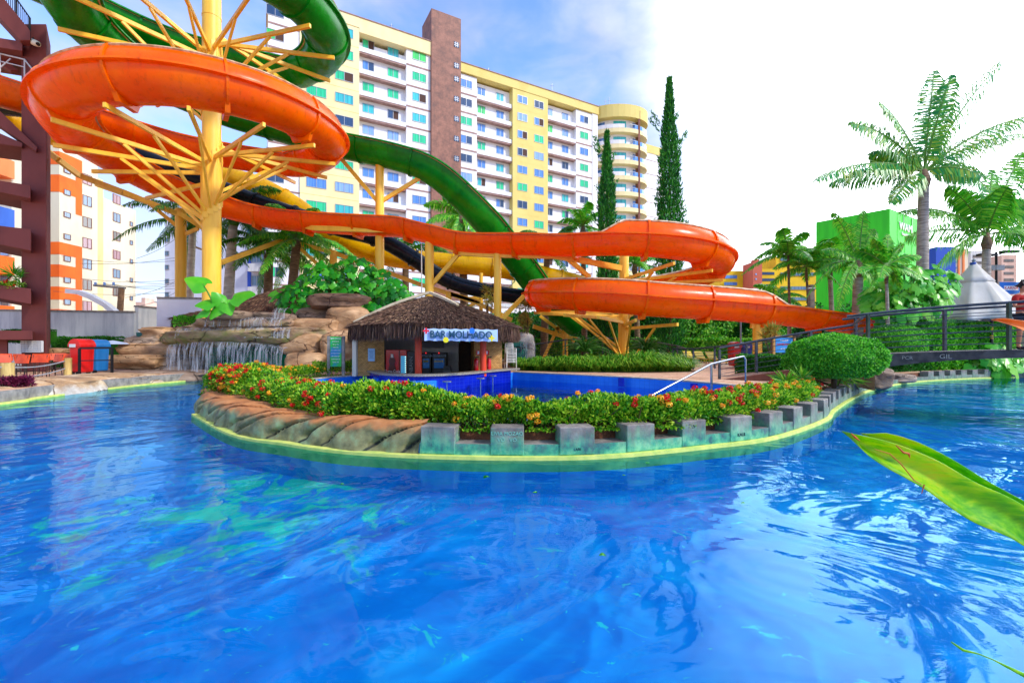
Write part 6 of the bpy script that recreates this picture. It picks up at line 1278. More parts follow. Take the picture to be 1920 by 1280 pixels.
def brickmat():
    m, nt, b = newmat('small_ochre_brick'); g = nt.nodes.new('ShaderNodeNewGeometry'); sp = nt.nodes.new('ShaderNodeSeparateXYZ'); nt.links.new(g.outputs['Position'], sp.inputs[0])
    cb = nt.nodes.new('ShaderNodeCombineXYZ'); nt.links.new(M('ADD', sp.outputs[0], sp.outputs[1], nt=nt), cb.inputs[0]); nt.links.new(sp.outputs[2], cb.inputs[1])
    br_ = nt.nodes.new('ShaderNodeTexBrick'); br_.inputs['Color1'].default_value = hexc('#E8B060'); br_.inputs['Color2'].default_value = hexc('#C08A44'); br_.inputs['Mortar'].default_value = hexc('#7A5A34'); br_.inputs['Scale'].default_value = 4.2; br_.inputs['Mortar Size'].default_value = .02; br_.inputs['Row Height'].default_value = .22
    nt.links.new(cb.outputs[0], br_.inputs[0]); mm = nt.nodes.new('ShaderNodeMix'); mm.data_type = 'RGBA'; mm.blend_type = 'MULTIPLY'; mm.inputs[0].default_value = .5; nt.links.new(br_.outputs[0], mm.inputs[6]); nt.links.new(ramp(nt, noise(nt, 5, 5, vec=g.outputs['Position']), [(.35, (.6, .55, .5, 1)), (.65, (1, 1, 1, 1))]), mm.inputs[7])
    nt.links.new(mm.outputs[2], b.inputs['Base Color']); b.inputs['Roughness'].default_value = .8; return m
BRK = brickmat()
def wallpiece(name, a, b, z0, z1, mat, parent, th=.2):
    mb = MB(); a, b = Vector((*a, (z0 + z1) / 2)), Vector((*b, (z0 + z1) / 2)); mb.beam(a, b, th, z1 - z0); return mb.build(name, mat, parent)
px_ = lambda px, Y: (P(px, 0, Y).x, Y)
wallpiece('brick_wall', px_(668, 17.9), px_(720, 18.3), GZ, 2.35, BRK, bar); wallpiece('brick_wall', px_(888, 19.0), px_(940, 19.4), GZ, 2.35, BRK, bar)
wallpiece('side_post', (P(664, 0, 17.7).x, 17.7), (P(668.5, 0, 17.9).x, 17.9), GZ, 2.35, MT['cream'], bar, .16)
WT = tilemat('white_wall_tile', '#D8DCE0', '#C8CCD2', '#A8ACB4', 5.0)
wallpiece('back_wall', px_(700, 21.2), px_(860, 21.2), -.6, 2.35, WT, bar); wallpiece('side_wall', px_(716, 18.4), px_(690, 21.1), -.6, 2.35, MT['wallwhite'], bar); wallpiece('side_wall', px_(892, 19.2), px_(885, 22.4), -.6, 2.35, BRK, bar)
wallpiece('ceiling_beam', px_(668, 17.6), px_(940, 17.6), 2.0, 2.32, MT['wallwhite'], bar, .15)
wallpiece('door', px_(856, 21.6), px_(888, 21.6), -.6, 1.72, pm('old_brown_door', '#5A4634', '#3A2C22', .7, 2), bar, .1)
for px, Y in ((784.5, 16.6), (906, 17.8)):
    mb = MB(); q = P(px, 0, Y); mb.tube([(q.x, Y, -.6 if px < 800 else GZ), (q.x, Y, 2.4)], .125, 20); mb.build('pillar', rainpaint('red_orange_pillar_paint', '#E8441C', '#CC3212', .4), bar, smooth=40)
# counter
GRAN = pm('speckled_granite', '#B8AC98', '#5E5648', .4, 60, detail=2)
co = catm([(-6.3, 18.9), (-5.5, 17.6), (-4.5, 15.95), (-3.1, 15.3), (-1.7, 16.3), (-.62, 18.4), (.35, 19.9)], .2); ci = [p + (Vector((-3.1, 20.5)) - p).normalized() * .55 for p in co]
mb = MB(); mb.prism([tuple(p) for p in co] + [tuple(p) for p in ci[::-1]], .50, .57); mb.build('counter_top', GRAN, bar)
cw = [p + (Vector((-3.1, 20.5)) - p).normalized() * .12 for p in co]; cw2 = [p + (Vector((-3.1, 20.5)) - p).normalized() * .30 for p in co]
mb = MB(); mb.prism([tuple(p) for p in cw[2:-3]] + [tuple(p) for p in cw2[2:-3][::-1]], -1.08, .498); mb.build('counter_front', MT['tiledark'], bar)
# poster on the brick wall
mb = MB(); q = P(695, 665, 17.86); mb.box((q.x, q.y + .1, q.z), (.26, .02, .5), .09); mb.build('poster', simple('pale_blue_poster', '#9CC8E4', .5), bar)
mb = MB(); 
for k in range(7): mb.box((q.x, q.y + .085, q.z + .16 - k * .05), (.18 - (k % 3) * .03, .01, .012), .09)
mb.build('poster_print', simple('blue_print', '#2A5A8A', .6), bar)
# sign
sg = thing('bar_sign', 'white edged sign reading BAR MOLHADO hanging on the thatched eave', 'sign', P(863, 640, 14.75))
MT['signblue'] = simple('pale_blue_outline', '#BCD8F8', .5); MT['navy'] = simple('navy_letters', '#0E4A62', .5)
Ys = 14.85; a = P(797, 627, Ys); b = P(932, 629, Ys + .35); rt = (b - a).normalized(); body = 'BAR MOLHADO'
me = textmesh(body, .36, .02); wid = max(v.co.x for v in me.vertices) - min(v.co.x for v in me.vertices); bpy.data.meshes.remove(me); kk = (b - a).length * .93 / wid; ctr = (a + b) / 2
def outline(body, size, off, extr):
    cu = bpy.data.curves.new('o', 'FONT'); cu.body = body; cu.size = size; cu.extrude = extr; cu.offset = off; cu.align_x = 'CENTER'; cu.align_y = 'CENTER'; cu.resolution_u = 3
    to = bpy.data.objects.new('o', cu); sc.collection.objects.link(to); bpy.context.view_layer.update(); me = bpy.data.meshes.new_from_object(to.evaluated_get(bpy.context.evaluated_depsgraph_get())); bpy.data.objects.remove(to); bpy.data.curves.remove(cu); return me
def place(me, name, loc, right, mat, parent, wide=1):
    me.materials.clear(); me.materials.append(mat); right = Vector(right); up = Vector((0, 0, 1)); n_ = right.cross(up); mtx = Matrix((right * wide, up, n_)).transposed().to_4x4(); mtx.translation = Vector(loc) - OFF[parent.name]; me.transform(mtx); o = bpy.data.objects.new(name, me); sc.collection.objects.link(o); o.parent = parent; OFF[o.name] = OFF[parent.name]; return o
place(outline(body, .33, .008, .018), 'lettering', ctr + Vector((0, -.055, 0)), rt, MT['navy'], sg, kk)
mb = MB(); nrm = rt.cross(Vector((0, 0, 1))); L_ = (b - a).length; pts = []
for i in range(33): t = -L_ / 2 - .02 + (L_ + .04) * i / 32; pts.append((t, -.195 - .012 * math.cos(i * 1.35)))
pts += [(-p[0], -p[1] + .0) for p in pts]
mb.extr(pts, ctr, rt, (0, 0, 1), -nrm * .05); mb.build('backing', MT['signblue'], sg)
def star(c, col, plus=True):
    mb = MB(); o = Vector(c); r_ = .10; L2 = [(-.03, r_), (.03, r_), (.03, .03), (r_, .03), (r_, -.03), (.03, -.03), (.03, -r_), (-.03, -r_), (-.03, -.03), (-r_, -.03), (-r_, .03), (-.03, .03)]
    if not plus: L2 = [(math.cos(i * .2618) * .09, math.sin(i * .2618) * .09) for i in range(24)]
    mb.extr(L2, o, rt, (0, 0, 1), nrm * .03); mb.build('ornament', col, sg)
star(P(799, 620, Ys - .12), simple('sign_red', '#E01830', .5)); star(P(922, 634, Ys + .15), simple('sign_yellow', '#F0E020', .5)); star(P(836, 637, Ys - .1), simple('sign_yellow_dot', '#F4E41C', .5), False); star(P(885, 620, Ys + .05), simple('sign_blue_dot', '#1E78E8', .5), False)
# fridges etc
def fridge(name, label, pa, pb, Y, ztop, body_m, dep=.7):
    a, b = P(pa, 0, Y), P(pb, 0, Y); root = thing(name, label, 'fridge', ((a.x + b.x) / 2, Y + dep / 2, -.6)); mb = MB(); mb.box(((a.x + b.x) / 2, Y + dep / 2, (ztop - .6) / 2), (b.x - a.x, dep, ztop + .6)); mb.build('body', body_m, root, bevel=.02); return root, a.x, b.x
RED = simple('glossy_red', '#D8101C', .3, coat=.4); BLK = simple('black_fridge', '#14181E', .35)
fr, xa, xb = fridge('drinks_fridge', 'red cola fridge with a bottle printed on it, left side of the bar', 723, 762, 18.3, 1.38, RED)
def panel(root, name, a, b, t, bo, Y, mat, th=.03):
    p, q = P(a, t, Y), P(b, bo, Y); mb = MB(); mb.box(((p.x + q.x) / 2, Y, (p.z + q.z) / 2), (q.x - p.x, th, p.z - q.z)); return mb.build(name, mat, root)
pn = panel(fr, 'glass_door', 751.5, 761, 667, 702, 18.27, simple('lit_fridge_glass', '#4A9CC8', .1, emit=.35)); panel(fr, 'door_gap', 748.2, 749, 657, 705, 18.28, BLK)
mb = MB()
for k in range(9): q = P(760.3, 669 + k * 4, 18.24); mb.box(tuple(q), (.04, .02, .03))
mb.build('led_dots', simple('greenish_white_led', '#C8F4E0', .3, emit=1.2), fr)
mb = MB(); q = P(735, 703, 18.27); cb_ = simple('cola_bottle_print', '#5A1410', .3); mb.extr([(-.14, 0), (.14, 0), (.15, .25), (.10, .42), (.13, .58), (.07, .72), (.045, .85), (-.045, .85), (-.07, .72), (-.13, .58), (-.10, .42), (-.15, .25)], q, (1, 0, 0), (0, 0, 1), (0, .02, 0)); mb.build('bottle_print', cb_, fr)
mb = MB(); mb.extr([(-.05, 0), (.05, 0), (.045, .14), (-.045, .14)], q + Vector((0, -.004, .70)), (1, 0, 0), (0, 0, 1), (0, .02, 0)); mb.build('cap_print', simple('print_white', '#E8D8D0', .4), fr)
text('lettering', 'Coca-Cola', .15, P(735, 696, 18.24), (1, 0, 0), (0, 0, 1), MT['letter'], fr, .003)
fr, xa, xb = fridge('drinks_fridge', 'narrow black fridge lettered sideways, next to the red cola fridge', 763, 779, 18.35, 1.32, BLK)
text('lettering', 'EISENBAHN', .20, P(771, 692, 18.3), (0, 0, 1), (-1, 0, 0), simple('grey_letters', '#8A8E94', .5), fr, .003)
for i, (a, b) in enumerate(((789, 808), (810, 836))):
    fr, xa, xb = fridge('beer_fridge', ['black beer fridge just right of the orange pillar', 'black beer fridge, the wider one with lit glass door'][i], a, b, 19.2, 1.26, BLK); m_ = (a + b) / 2
    panel(fr, 'glass_door', a + 4, b - 3, 672, 690, 19.17, simple('dark_blue_lit_glass', '#1E4A80', .1, emit=.25)); panel(fr, 'lower_panel', a + 4, b - 3, 692, 702, 19.17, simple('dark_panel', '#30363E', .4))
    text('lettering', 'EISENBAHN', .11, P(m_ + .5, 667, 19.16), (1, 0, 0), (0, 0, 1), simple('pale_letters', '#A8C0D8', .5), fr, .003)
    mb = MB()
    for k in range(5): q = P(a + 6 + k * (b - a - 12) / 4, 677, 19.14); mb.box(tuple(q), (.05, .02, .08))
    mb.build('bottles', simple('amber_bottles', '#B8A040', .3), fr)['kind'] = 'stuff'; panel(fr, 'indicator', m_ - 1, m_ + 1, 660.5, 662.5, 19.17, simple('red_indicator', '#F02020', .3, emit=1))
mb = MB(); q = P(812, 646, 18.8); mb.box(tuple(q), (.9, .05, .28)); tag(mb.build('tv_screen', BLK), 'black screen hanging under the bar ceiling', 'screen')
mb = MB(); q = P(839, 694, 18.3); mb.box((q.x, q.y, q.z), (.32, .3, .3), 0, 0, .8); mb.box((q.x, q.y - .16, q.z + .1), (.28, .02, .16), 0, 0); tag(mb.build('cash_register', BLK), 'small black till standing behind the counter', 'till')
fe = thing('fire_extinguisher', 'red fire extinguisher hung on the brick wall right of the bar', 'extinguisher', P(894, 694, 18.85)); mb = MB(); q = P(893, 690, 18.85); mb.lathe((q.x, q.y, q.z - .1), [(.0, 0), (.09, 0), (.095, .05), (.095, .42), (.05, .5), (.02, .52)], 16); mb.build('cylinder', RED, fe, smooth=40); mb = MB(); mb.tube([(q.x, q.y, q.z + .42), (q.x - .12, q.y, q.z + .48), (q.x - .16, q.y, q.z + .1)], .015, 6); mb.box((q.x + .05, q.y, q.z + .46), (.14, .03, .03)); mb.build('hose', MT['dark'], fe)
fe2 = dup(fe, fe.location + Vector((.52, .05, 0)), 0, 'second extinguisher right of the red pillar')
for px in (897, 913): mb = MB(); q = P(px, 661, 18.85); mb.box(tuple(q), (.18, .02, .2), 0, 0); mb.box((q.x, q.y - .012, q.z), (.07, .01, .12), 0, 1); tag(mb.build('safety_sign', [RED, MT['letter']]), 'small red safety sign on the brick wall, ' + ('left' if px < 900 else 'right') + ' of the red pillar', 'sign')
# stacked white chairs
def plchair(z):
    mb = MB(); W_ = .24
    for sx in (-1, 1):
        mb.tube([(sx * W_, -.22, 0), (sx * W_ * .92, -.2, .42), (sx * W_ * 1.0, -.2, .62), (sx * W_, .1, .64), (sx * W_ * .9, .2, .58)], .018, 6); mb.tube([(sx * W_, .26, 0), (sx * W_ * .9, .2, .42), (sx * W_ * .8, .27, .86)], .018, 6)
    mb.box((0, 0, .42), (.44, .42, .025)); mb.tube([(-W_ * .8, .27, .86), (0, .29, .89), (W_ * .8, .27, .86)], .02, 6)
    for i in range(6): x = -.15 + .06 * i; mb.beam((x, .2, .45), (x, .27, .86), .03, .012)
    return mb
PLW = simple('white_plastic', '#E8E8E4', .4)
q = P(957, 0, 21.9)
for k in range(7):
    mb = plchair(0); o = mb.build('plastic_chair', PLW, origin=(0, 0, 0)); o.location = (q.x, q.y, GZ + k * .075); o.rotation_euler = (0, 0, .25); tag(o, f'white plastic chair, {ORD[k]} from the ground in the stack beside the bar' if k else 'white plastic chair at the bottom of the stack beside the bar', 'chair', 'stacked white plastic chairs')
# underwater stools
st0 = None
for i, (px, y, Y) in enumerate(((838, 716, 14.9), (901, 712.5, 16.4), (924, 709, 17.9), (760, 716, 14.9))):
    q = P(px, y, Y)
    if st0 is None:
        st0 = thing('bar_stool', '', 'stool', (q.x, q.y, -1.1), 'fixed stools in the pool before the bar'); mb = MB(); mb.tube([(q.x, q.y, -1.1), (q.x, q.y, q.z)], .022, 10); mb.build('post', MT['chrome'], st0); mb = MB(); mb.lathe((q.x, q.y, q.z), [(0.02, -.02), (.15, -.01), (.16, .02), (.15, .03), (.02, .035)], 20); mb.build('seat', MT['chrome'], st0, smooth=40); s = st0
    else: s = dup(st0, (q.x, q.y, -1.1))
    s['label'] = ['white topped stool standing in the pool before the middle of the counter', 'white topped stool second from the right before the counter', 'white topped stool nearest the right end of the counter', 'white topped stool half hidden behind the hedge hump'][i]
mb = MB()
for px, y, Y in ((1165, 716, 16.9), (1301, 728, 14.6)): q = P(px, y, Y); mb.box(tuple(q), (.22, .06, .32), -.35)
mb.build('skimmer_tile', MT['tiledark'], fix=True); bpy.data.objects['skimmer_tile']['kind'] = 'structure'
# second thatched roofs behind the rocks
for nm, c, rx, apx, ez_, lab in (('a', (-16.6, 27.5), 3.4, 3.9, 3.1, 'low thatched roof left of the thick column behind the waterfall'), ('b', (-13.9, 28.0), 4.1, 5.25, 3.2, 'pointed thatched roof behind the giant leaves'),):
    tr_ = thing('thatched_shelter', lab, 'shelter', (c[0], c[1], GZ)); ee = [(c[0] + rx * math.cos(a * math.pi / 12), c[1] + rx * math.sin(a * math.pi / 12) * .8, ez_) for a in range(24)]
    thatch(tr_, ee, (c[0], c[1], apx), .75, 9000, 6000, .4)
    for a in (.6, 2.2, 3.9, 5.4): mb = MB(); x, y = c[0] + rx * .8 * math.cos(a), c[1] + rx * .6 * math.sin(a); mb.tube([(x, y, GZ), (x, y, ez_)], .12, 10); mb.build('post', STEM, tr_)
# notice board
nb = thing('notice_board', 'green and blue rules board on two grey posts beside the bar', 'sign', P(630, 704, 17.9)); a, b = P(617.5, 0, 17.9), P(643, 0, 17.9)
for x in (a.x - .02, b.x + .02): mb = MB(); mb.box((x, 17.9, (GZ + P(0, 630, 17.9).z) / 2 + 0), (.11, .08, P(0, 630, 17.9).z - GZ)); mb.build('post', MT['concrete'], nb)
z1, z0 = P(0, 631, 17.9).z, P(0, 687, 17.9).z; mb = MB(); mb.box(((a.x + b.x) / 2, 17.88, (z0 + z1) / 2), (b.x - a.x - .10, .03, z1 - z0)); mb.build('panel', pm('green_blue_board', '#18B84A', '#1888B8', .4, 1.6, lo=.42, hi=.52), nb)
cx = (a.x + b.x) / 2
for i, (t_, s_) in enumerate((('BEM-VINDO', .075), ('HORARIO', .06), ('9h às 19h', .06), ('PISCINA', .06), ('USO OBRIGATÓRIO', .042), ('DE TRAJE DE BANHO', .038), ('EM CASO DE', .055), ('EMERGÊNCIA', .055), ('LIGUE 193', .055))): text('lettering', t_, s_, (cx, 17.855, z1 - .08 - i * .115), (1, 0, 0), (0, 0, 1), MT['letter'], nb, .002)
# ---------------------------------------------------------------- bridge and railings
IRON = pm('grey_painted_iron', '#5A6068', '#3A4046', .45, 5, metal=.4)
IRONG = pm('grey_green_painted_iron', '#4A5E48', '#33443A', .5, 5, metal=.3)
br_ = thing('footbridge', 'arched dark footbridge with pipe railings and scratched fascia crossing the river at right', 'bridge', P(1790, 672, 12.6))
def bp_(t, side):    # t 0..1 from the left rock to beyond the frame; side 0 near / 1 far
    x = 12.2 - (-.0) + 6.6 * t; Yv = 15.2 - 3.9 * t; 
    return Vector((10.23 + 5.65 * t + side * .95, 13.3 - 4.2 * t + side * 1.5, 0))
def deckz(t): return 1.5 - .26 * math.exp(-t / .35)
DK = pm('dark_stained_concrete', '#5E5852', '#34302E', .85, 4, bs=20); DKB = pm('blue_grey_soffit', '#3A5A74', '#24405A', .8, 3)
ts = [i / 20 * 1.5 - .05 for i in range(21)]
mb = MB(); vs = []
for t in ts:
    for s_ in (-.06, 1.06): p = bp_(t, s_); vs += [(p.x, p.y, deckz(t)), (p.x, p.y, deckz(t) - .18 - .28 * math.exp(-t / .18))]
fs = []
for i in range(len(ts) - 1): a = i * 4; fs += [(a, a + 4, a + 5, a + 1), (a + 2, a + 3, a + 7, a + 6), (a, a + 2, a + 6, a + 4)]
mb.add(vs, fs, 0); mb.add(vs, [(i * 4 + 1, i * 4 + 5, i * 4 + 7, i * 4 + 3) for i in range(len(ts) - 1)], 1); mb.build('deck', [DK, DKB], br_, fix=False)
for (w_, t_, sz) in (('GIL', .25, .17), ('PCR', .14, .13), ('BOY', .48, .14), ('ANE', .56, .1), ('P. DEJAN', .70, .1), ('LARI', .9, .1), ('TAMI', 1.05, .09)):
    p = bp_(t_, -.062); p2 = bp_(t_ + .02, -.062); text('graffiti', w_, sz, (p.x, p.y - .004, deckz(t_) - .135), (p2 - p), (0, 0, 1), MT['chalk2'], br_, .002)
def rail(root, pts, bases, hs=(.98, .82, .66, .50, .34, .17), HR=1.20, top=.038, thin=.011, posts=(), pm_=IRON):
    """pts: base points along the deck; full-height rails"""
    mb = MB(); mb.tube([p + Vector((0, 0, HR)) for p in pts], top, 10); mb.build('handrail', IRON, root, smooth=40)
    mb = MB()
    for h in hs: mb.tube([p + Vector((0, 0, h)) for p in pts], thin, 6)
    mb.build('rails', IRON, root)
    for p in posts: mb = MB(); mb.box((p.x, p.y, p.z + HR / 2), (.075, .075, HR)); mb.build('post', pm_, root)
for sd_ in (0, 1):
    pts = [bp_(t, sd_) + Vector((0, 0, deckz(t))) for t in ts]
    pp = [bp_(t, sd_) + Vector((0, 0, deckz(t))) for t in ((.02, .42, .82, 1.22) if sd_ == 0 else (.0, .3, .6, .9, 1.2))]; rail(br_, pts, None, posts=pp, pm_=IRONG if sd_ == 0 else IRON)
# ramp rails leading to the bridge
rr_ = thing('ramp_railing', 'grey pipe railing rising along the ramp to the bridge', 'railing', P(1350, 703, 16))
rb = [P(1349, 706, 16.2), P(1418, 693, 15.8), P(1520, 676, 15.0), P(1600, 668, 14.6), bp_(0, 0) + Vector((0, 0, deckz(0)))]
rb = [Vector((p.x, p.y, z)) for p, z in zip(rb, (GZ, .60, .90, 1.10, deckz(0)))]; rail(rr_, rb, None, HR=1.10, posts=(rb[0] + Vector((0, 0, -.05)), rb[1], rb[2]))
rq = thing('ramp_railing', 'second grey railing behind, along the far side of the ramp', 'railing', P(1290, 700, 22)); rc = [P(1262, 670, 24), P(1300, 680, 23), P(1340, 690, 22), P(1400, 680, 20.5), P(1500, 670, 19)]; rc = [Vector((p.x, p.y, z)) for p, z in zip(rc, (GZ, GZ, GZ + .1, .6, .95))]; rail(rq, rc, None, HR=1.05, posts=rc[:4])
rz = thing('path_railing', 'long grey railing curving behind the sago palms', 'railing', P(1080, 690, 27)); rd = [P(x, 650, Y) for x, Y in ((1000, 29), (1060, 28.5), (1130, 28), (1200, 27), (1270, 25.6), (1286, 24.2))]; rd = [Vector((p.x, p.y, z)) for p, z in zip(rd, (.6, .9, 1.0, .9, .5, .35))]; rail(rz, rd, None, HR=1.05, posts=rd)
# low brown retaining wall of the ramp
mb = MB(); A_ = [Vector((p.x + .1, p.y - .35)) for p in rb]; B_ = [Vector((p.x + .9, p.y + 2.0)) for p in rb]; zz_ = [p.z - .03 for p in rb]; n_ = len(rb); mb.add([(p.x, p.y, z) for p, z in zip(A_, zz_)] + [(p.x, p.y, z) for p, z in zip(B_, zz_)] + [(p.x, p.y, GZ - .1) for p in A_] + [(p.x, p.y, GZ - .1) for p in B_], [(i, i + 1, n_ + i + 1, n_ + i) for i in range(n_ - 1)] + [(2 * n_ + i, 2 * n_ + i + 1, i + 1, i) for i in range(n_ - 1)] + [(n_ + i, n_ + i + 1, 3 * n_ + i + 1, 3 * n_ + i) for i in range(n_ - 1)] + [(n_ - 1, 2 * n_ - 1, 4 * n_ - 1, 3 * n_ - 1)])
struct(mb.build('ramp', MT['ground'], fix=True))
mb = MB(); q0, q1 = rb[0] + Vector((.1, -.3, 0)), rb[2] + Vector((0, -.5, 0)); mb.extr([(0, 0), ((q1 - q0).length, 0), ((q1 - q0).length, .56), (0, .01)], (q0.x, q0.y, GZ), (q1 - q0).normalized() * Vector((1, 1, 0)), (0, 0, 1), (0, .2, 0))
tag(mb.build('ramp_wall', rainpaint('brown_ramp_tile', '#7A4430', '#5A3022', .6)), 'low reddish brown wedge wall along the ramp', 'wall')
# pool handrail
ph = thing('pool_handrail', 'shiny steel handrail slanting into the pool', 'handrail', P(1400, 725, 11.9)); mb = MB(); A = P(1222, 741, 10.6); B = P(1334, 682, 11.6); C_ = P(1394, 668, 12.2)
mb.tube([A, B, C_.lerp(B, .12), C_, C_ + Vector((.06, 0, -.08)), Vector((C_.x + .06, C_.y, GZ))], .024, 12); mb.tube([B, Vector((B.x, B.y, -.3))], .03, 12); mb.build('tube', MT['chrome'], ph, smooth=40)
# ---------------------------------------------------------------- closed parasol
CANV = pm('off_white_canvas', '#F8F4EC', '#E8E2D6', .85, 1.5, bs=8, bstr=.3, bd=.03)
_b = CANV.node_tree.nodes['Principled BSDF']; _t = CANV.node_tree.nodes.new('ShaderNodeBsdfTranslucent'); _t.inputs[0].default_value = (.9, .87, .8, 1); _m = CANV.node_tree.nodes.new('ShaderNodeMixShader'); _m.inputs[0].default_value = .45; CANV.node_tree.links.new(_b.outputs[0], _m.inputs[1]); CANV.node_tree.links.new(_t.outputs[0], _m.inputs[2]); CANV.node_tree.links.new(_m.outputs[0], CANV.node_tree.nodes['Material Output'].inputs[0])
pr = thing('parasol', 'large folded off white parasol standing behind the bridge', 'parasol', P(1822, 690, 23.8)); Yp = 23.8; ap = P(1826, 492, Yp); K = 48; vs = []; lv = 12; zb = P(0, 600, Yp).z; Rb = 94 / F * Yp
for j in range(lv + 1):
    t = j / lv; z = ap.z + (zb - ap.z) * t - .0; rad = .05 + (Rb - .05) * (t ** 1.12)
    for k in range(K): a = 2 * math.pi * k / K; fo = 1 - .34 * t * (abs(math.sin(a * 4)) ** .6) + .05 * mnoise.noise(Vector((math.cos(a) * 2, math.sin(a) * 2, t * 3))); vs.append((ap.x + rad * fo * math.cos(a), Yp + rad * fo * math.sin(a) * .8, z - (.10 * abs(math.cos(a * 4)) * t)))
mb = MB(); mb.add(vs, [(j * K + k, j * K + (k + 1) % K, (j + 1) * K + (k + 1) % K, (j + 1) * K + k) for j in range(lv) for k in range(K)]); o = mb.build('canopy', CANV, pr, smooth=True); so_ = o.modifiers.new('th', 'SOLIDIFY'); so_.thickness = .012
vs = []
for j in range(5):
    t = j / 4 * .36; z = ap.z + (zb - ap.z) * t + .05; rad = .06 + (Rb - .02) * t ** 1.12
    for k in range(K): a = 2 * math.pi * k / K; fo = 1 - .30 * t * (abs(math.sin(a * 4)) ** .7); vs.append((ap.x + rad * fo * math.cos(a), Yp + rad * fo * math.sin(a) * .8, z))
mb = MB(); mb.add(vs, [(j * K + k, j * K + (k + 1) % K, (j + 1) * K + (k + 1) % K, (j + 1) * K + k) for j in range(4) for k in range(K)]); o = mb.build('vent_flap', CANV, pr, smooth=True); so_ = o.modifiers.new('th', 'SOLIDIFY'); so_.thickness = .02
mb = MB(); mb.lathe(tuple(ap), [(.04, -.1), (.1, 0), (.06, .05), (.1, .1), (.02, .2)], 12); mb.build('finial', MT['alu'], pr)
STR = simple('blue_pole', '#1A4A9A', .4); YB = simple('yellow_stripe', '#D8B020', .5)
mb = MB(); mb.tube([(ap.x - .05, Yp, GZ), (ap.x - .05, Yp, ap.z)], .13, 12); mb.build('pole', STR, pr)
for dx in (-.15, .62):
    mb = MB(); x = ap.x + dx; mb.lathe((x, Yp - .2, 1.15), [(.48, GZ - 1.15), (.48, 0), (.42, .1), (.14, .5), (.07, .56)], 4); mb.build('base_cone', simple('navy_base', '#142A5A', .5), pr)
    mb = MB(); mb.tube([(x - .02, Yp - .3, 1.3), (x - .02, Yp - .3, zb + .05)], .07, 8, 0); z = 1.5
    while z < zb - .2: mb.tube([(x - .02, Yp - .3, z), (x - .02, Yp - .3, z + .18)], .073, 8, 1); z += .42
    mb.build('striped_prop', [MT['dark'], YB], pr)
# ---------------------------------------------------------------- person on the bridge
SK = simple('skin', '#B87A5A', .5); SH = pm('red_shirt', '#C01810', '#9A100A', .85, 6); SRT = simple('dark_shorts', '#2A2E3A', .8); HAIR = simple('dark_hair', '#1E1612', .7)
pe = thing('person', 'person in a red shirt on the bridge holding up a phone', 'person', (bp_(.49, .5).x, bp_(.49, .5).y, deckz(.49)))
O = pe.location.copy(); YW = O.y; pass
def skin(name, verts, edges, rad, mat, sub=2, root_i=0):
    me = bpy.data.meshes.new(name); me.from_pydata([Vector(v) for v in verts], edges, []); o = bpy.data.objects.new(name, me); sc.collection.objects.link(o); o.parent = pe; OFF[o.name] = O.copy()
    m_ = o.modifiers.new('skin', 'SKIN'); m_.use_smooth_shade = True
    for i, sv in enumerate(me.skin_vertices[0].data): r_ = rad[i]; sv.radius = (r_, r_) if not isinstance(r_, tuple) else r_; sv.use_root = (i == root_i)
    s_ = o.modifiers.new('sub', 'SUBSURF'); s_.levels = sub; s_.render_levels = sub; me.materials.append(mat)
    bpy.context.view_layer.update(); dm = bpy.data.meshes.new_from_object(o.evaluated_get(bpy.context.evaluated_depsgraph_get())); o.modifiers.clear(); o.data = dm; dm.materials.clear(); dm.materials.append(mat)
    for p in dm.polygons: p.use_smooth = True
    return o
# facing -Y, slightly left; x right
v = [(0, 0, .95), (0, 0, 1.12), (0, .01, 1.30), (0, .0, 1.42), (0, 0, 1.50), (0, -.01, 1.56), (0, -.015, 1.64), (0, -.005, 1.71),
     (.10, 0, .90), (.11, -.02, .50), (.12, .0, .08), (.13, -.13, .035), (-.10, 0, .90), (-.12, -.03, .50), (-.13, .0, .08), (-.15, -.13, .035),
     (.19, 0, 1.40), (.25, -.02, 1.12), (.14, -.22, 1.05), (.02, -.32, 1.26), (-.19, 0, 1.40), (-.27, -.04, 1.12), (-.22, -.24, 1.12), (-.14, -.34, 1.29)]
e = [(0, 1), (1, 2), (2, 3), (3, 4), (4, 5), (5, 6), (6, 7), (0, 8), (8, 9), (9, 10), (10, 11), (0, 12), (12, 13), (13, 14), (14, 15), (3, 16), (16, 17), (17, 18), (18, 19), (3, 20), (20, 21), (21, 22), (22, 23)]
r = [(.15, .10), (.135, .09), (.15, .10), (.13, .09), .055, (.07, .075), (.078, .095), (.06, .075), .085, .06, .042, .035, .085, .06, .042, .035, .06, .045, .037, .024, .06, .045, .037, .024]
skin('body', v, e, r, SK)
skin('shirt', [(0, 0, .90), (0, 0, 1.12), (0, .01, 1.30), (0, 0, 1.43), (.19, 0, 1.41), (.245, -.015, 1.22), (-.19, 0, 1.41), (-.26, -.03, 1.22)], [(0, 1), (1, 2), (2, 3), (3, 4), (4, 5), (3, 6), (6, 7)], [(.175, .125), (.165, .115), (.175, .12), (.13, .095), .08, .07, .08, .07], SH)
skin('shorts', [(0, 0, .96), (.10, 0, .86), (.115, -.02, .56), (-.10, 0, .86), (-.12, -.03, .56)], [(0, 1), (1, 2), (0, 3), (3, 4)], [(.165, .12), .11, .09, .11, .09], SRT)
for sx in (-1, 1): skin('shoe', [(sx * .125, .04, .05), (sx * .13, -.08, .045), (sx * .145, -.19, .035)], [(0, 1), (1, 2)], [.055, .05, .04], simple('dark_shoe', '#1E2230', .6), 1)
skin('hair', [(0, .02, 1.72), (0, .05, 1.66), (0, -.03, 1.75)], [(0, 1), (0, 2)], [(.085, .09), (.075, .06), (.07, .05)], HAIR)
mb = MB()
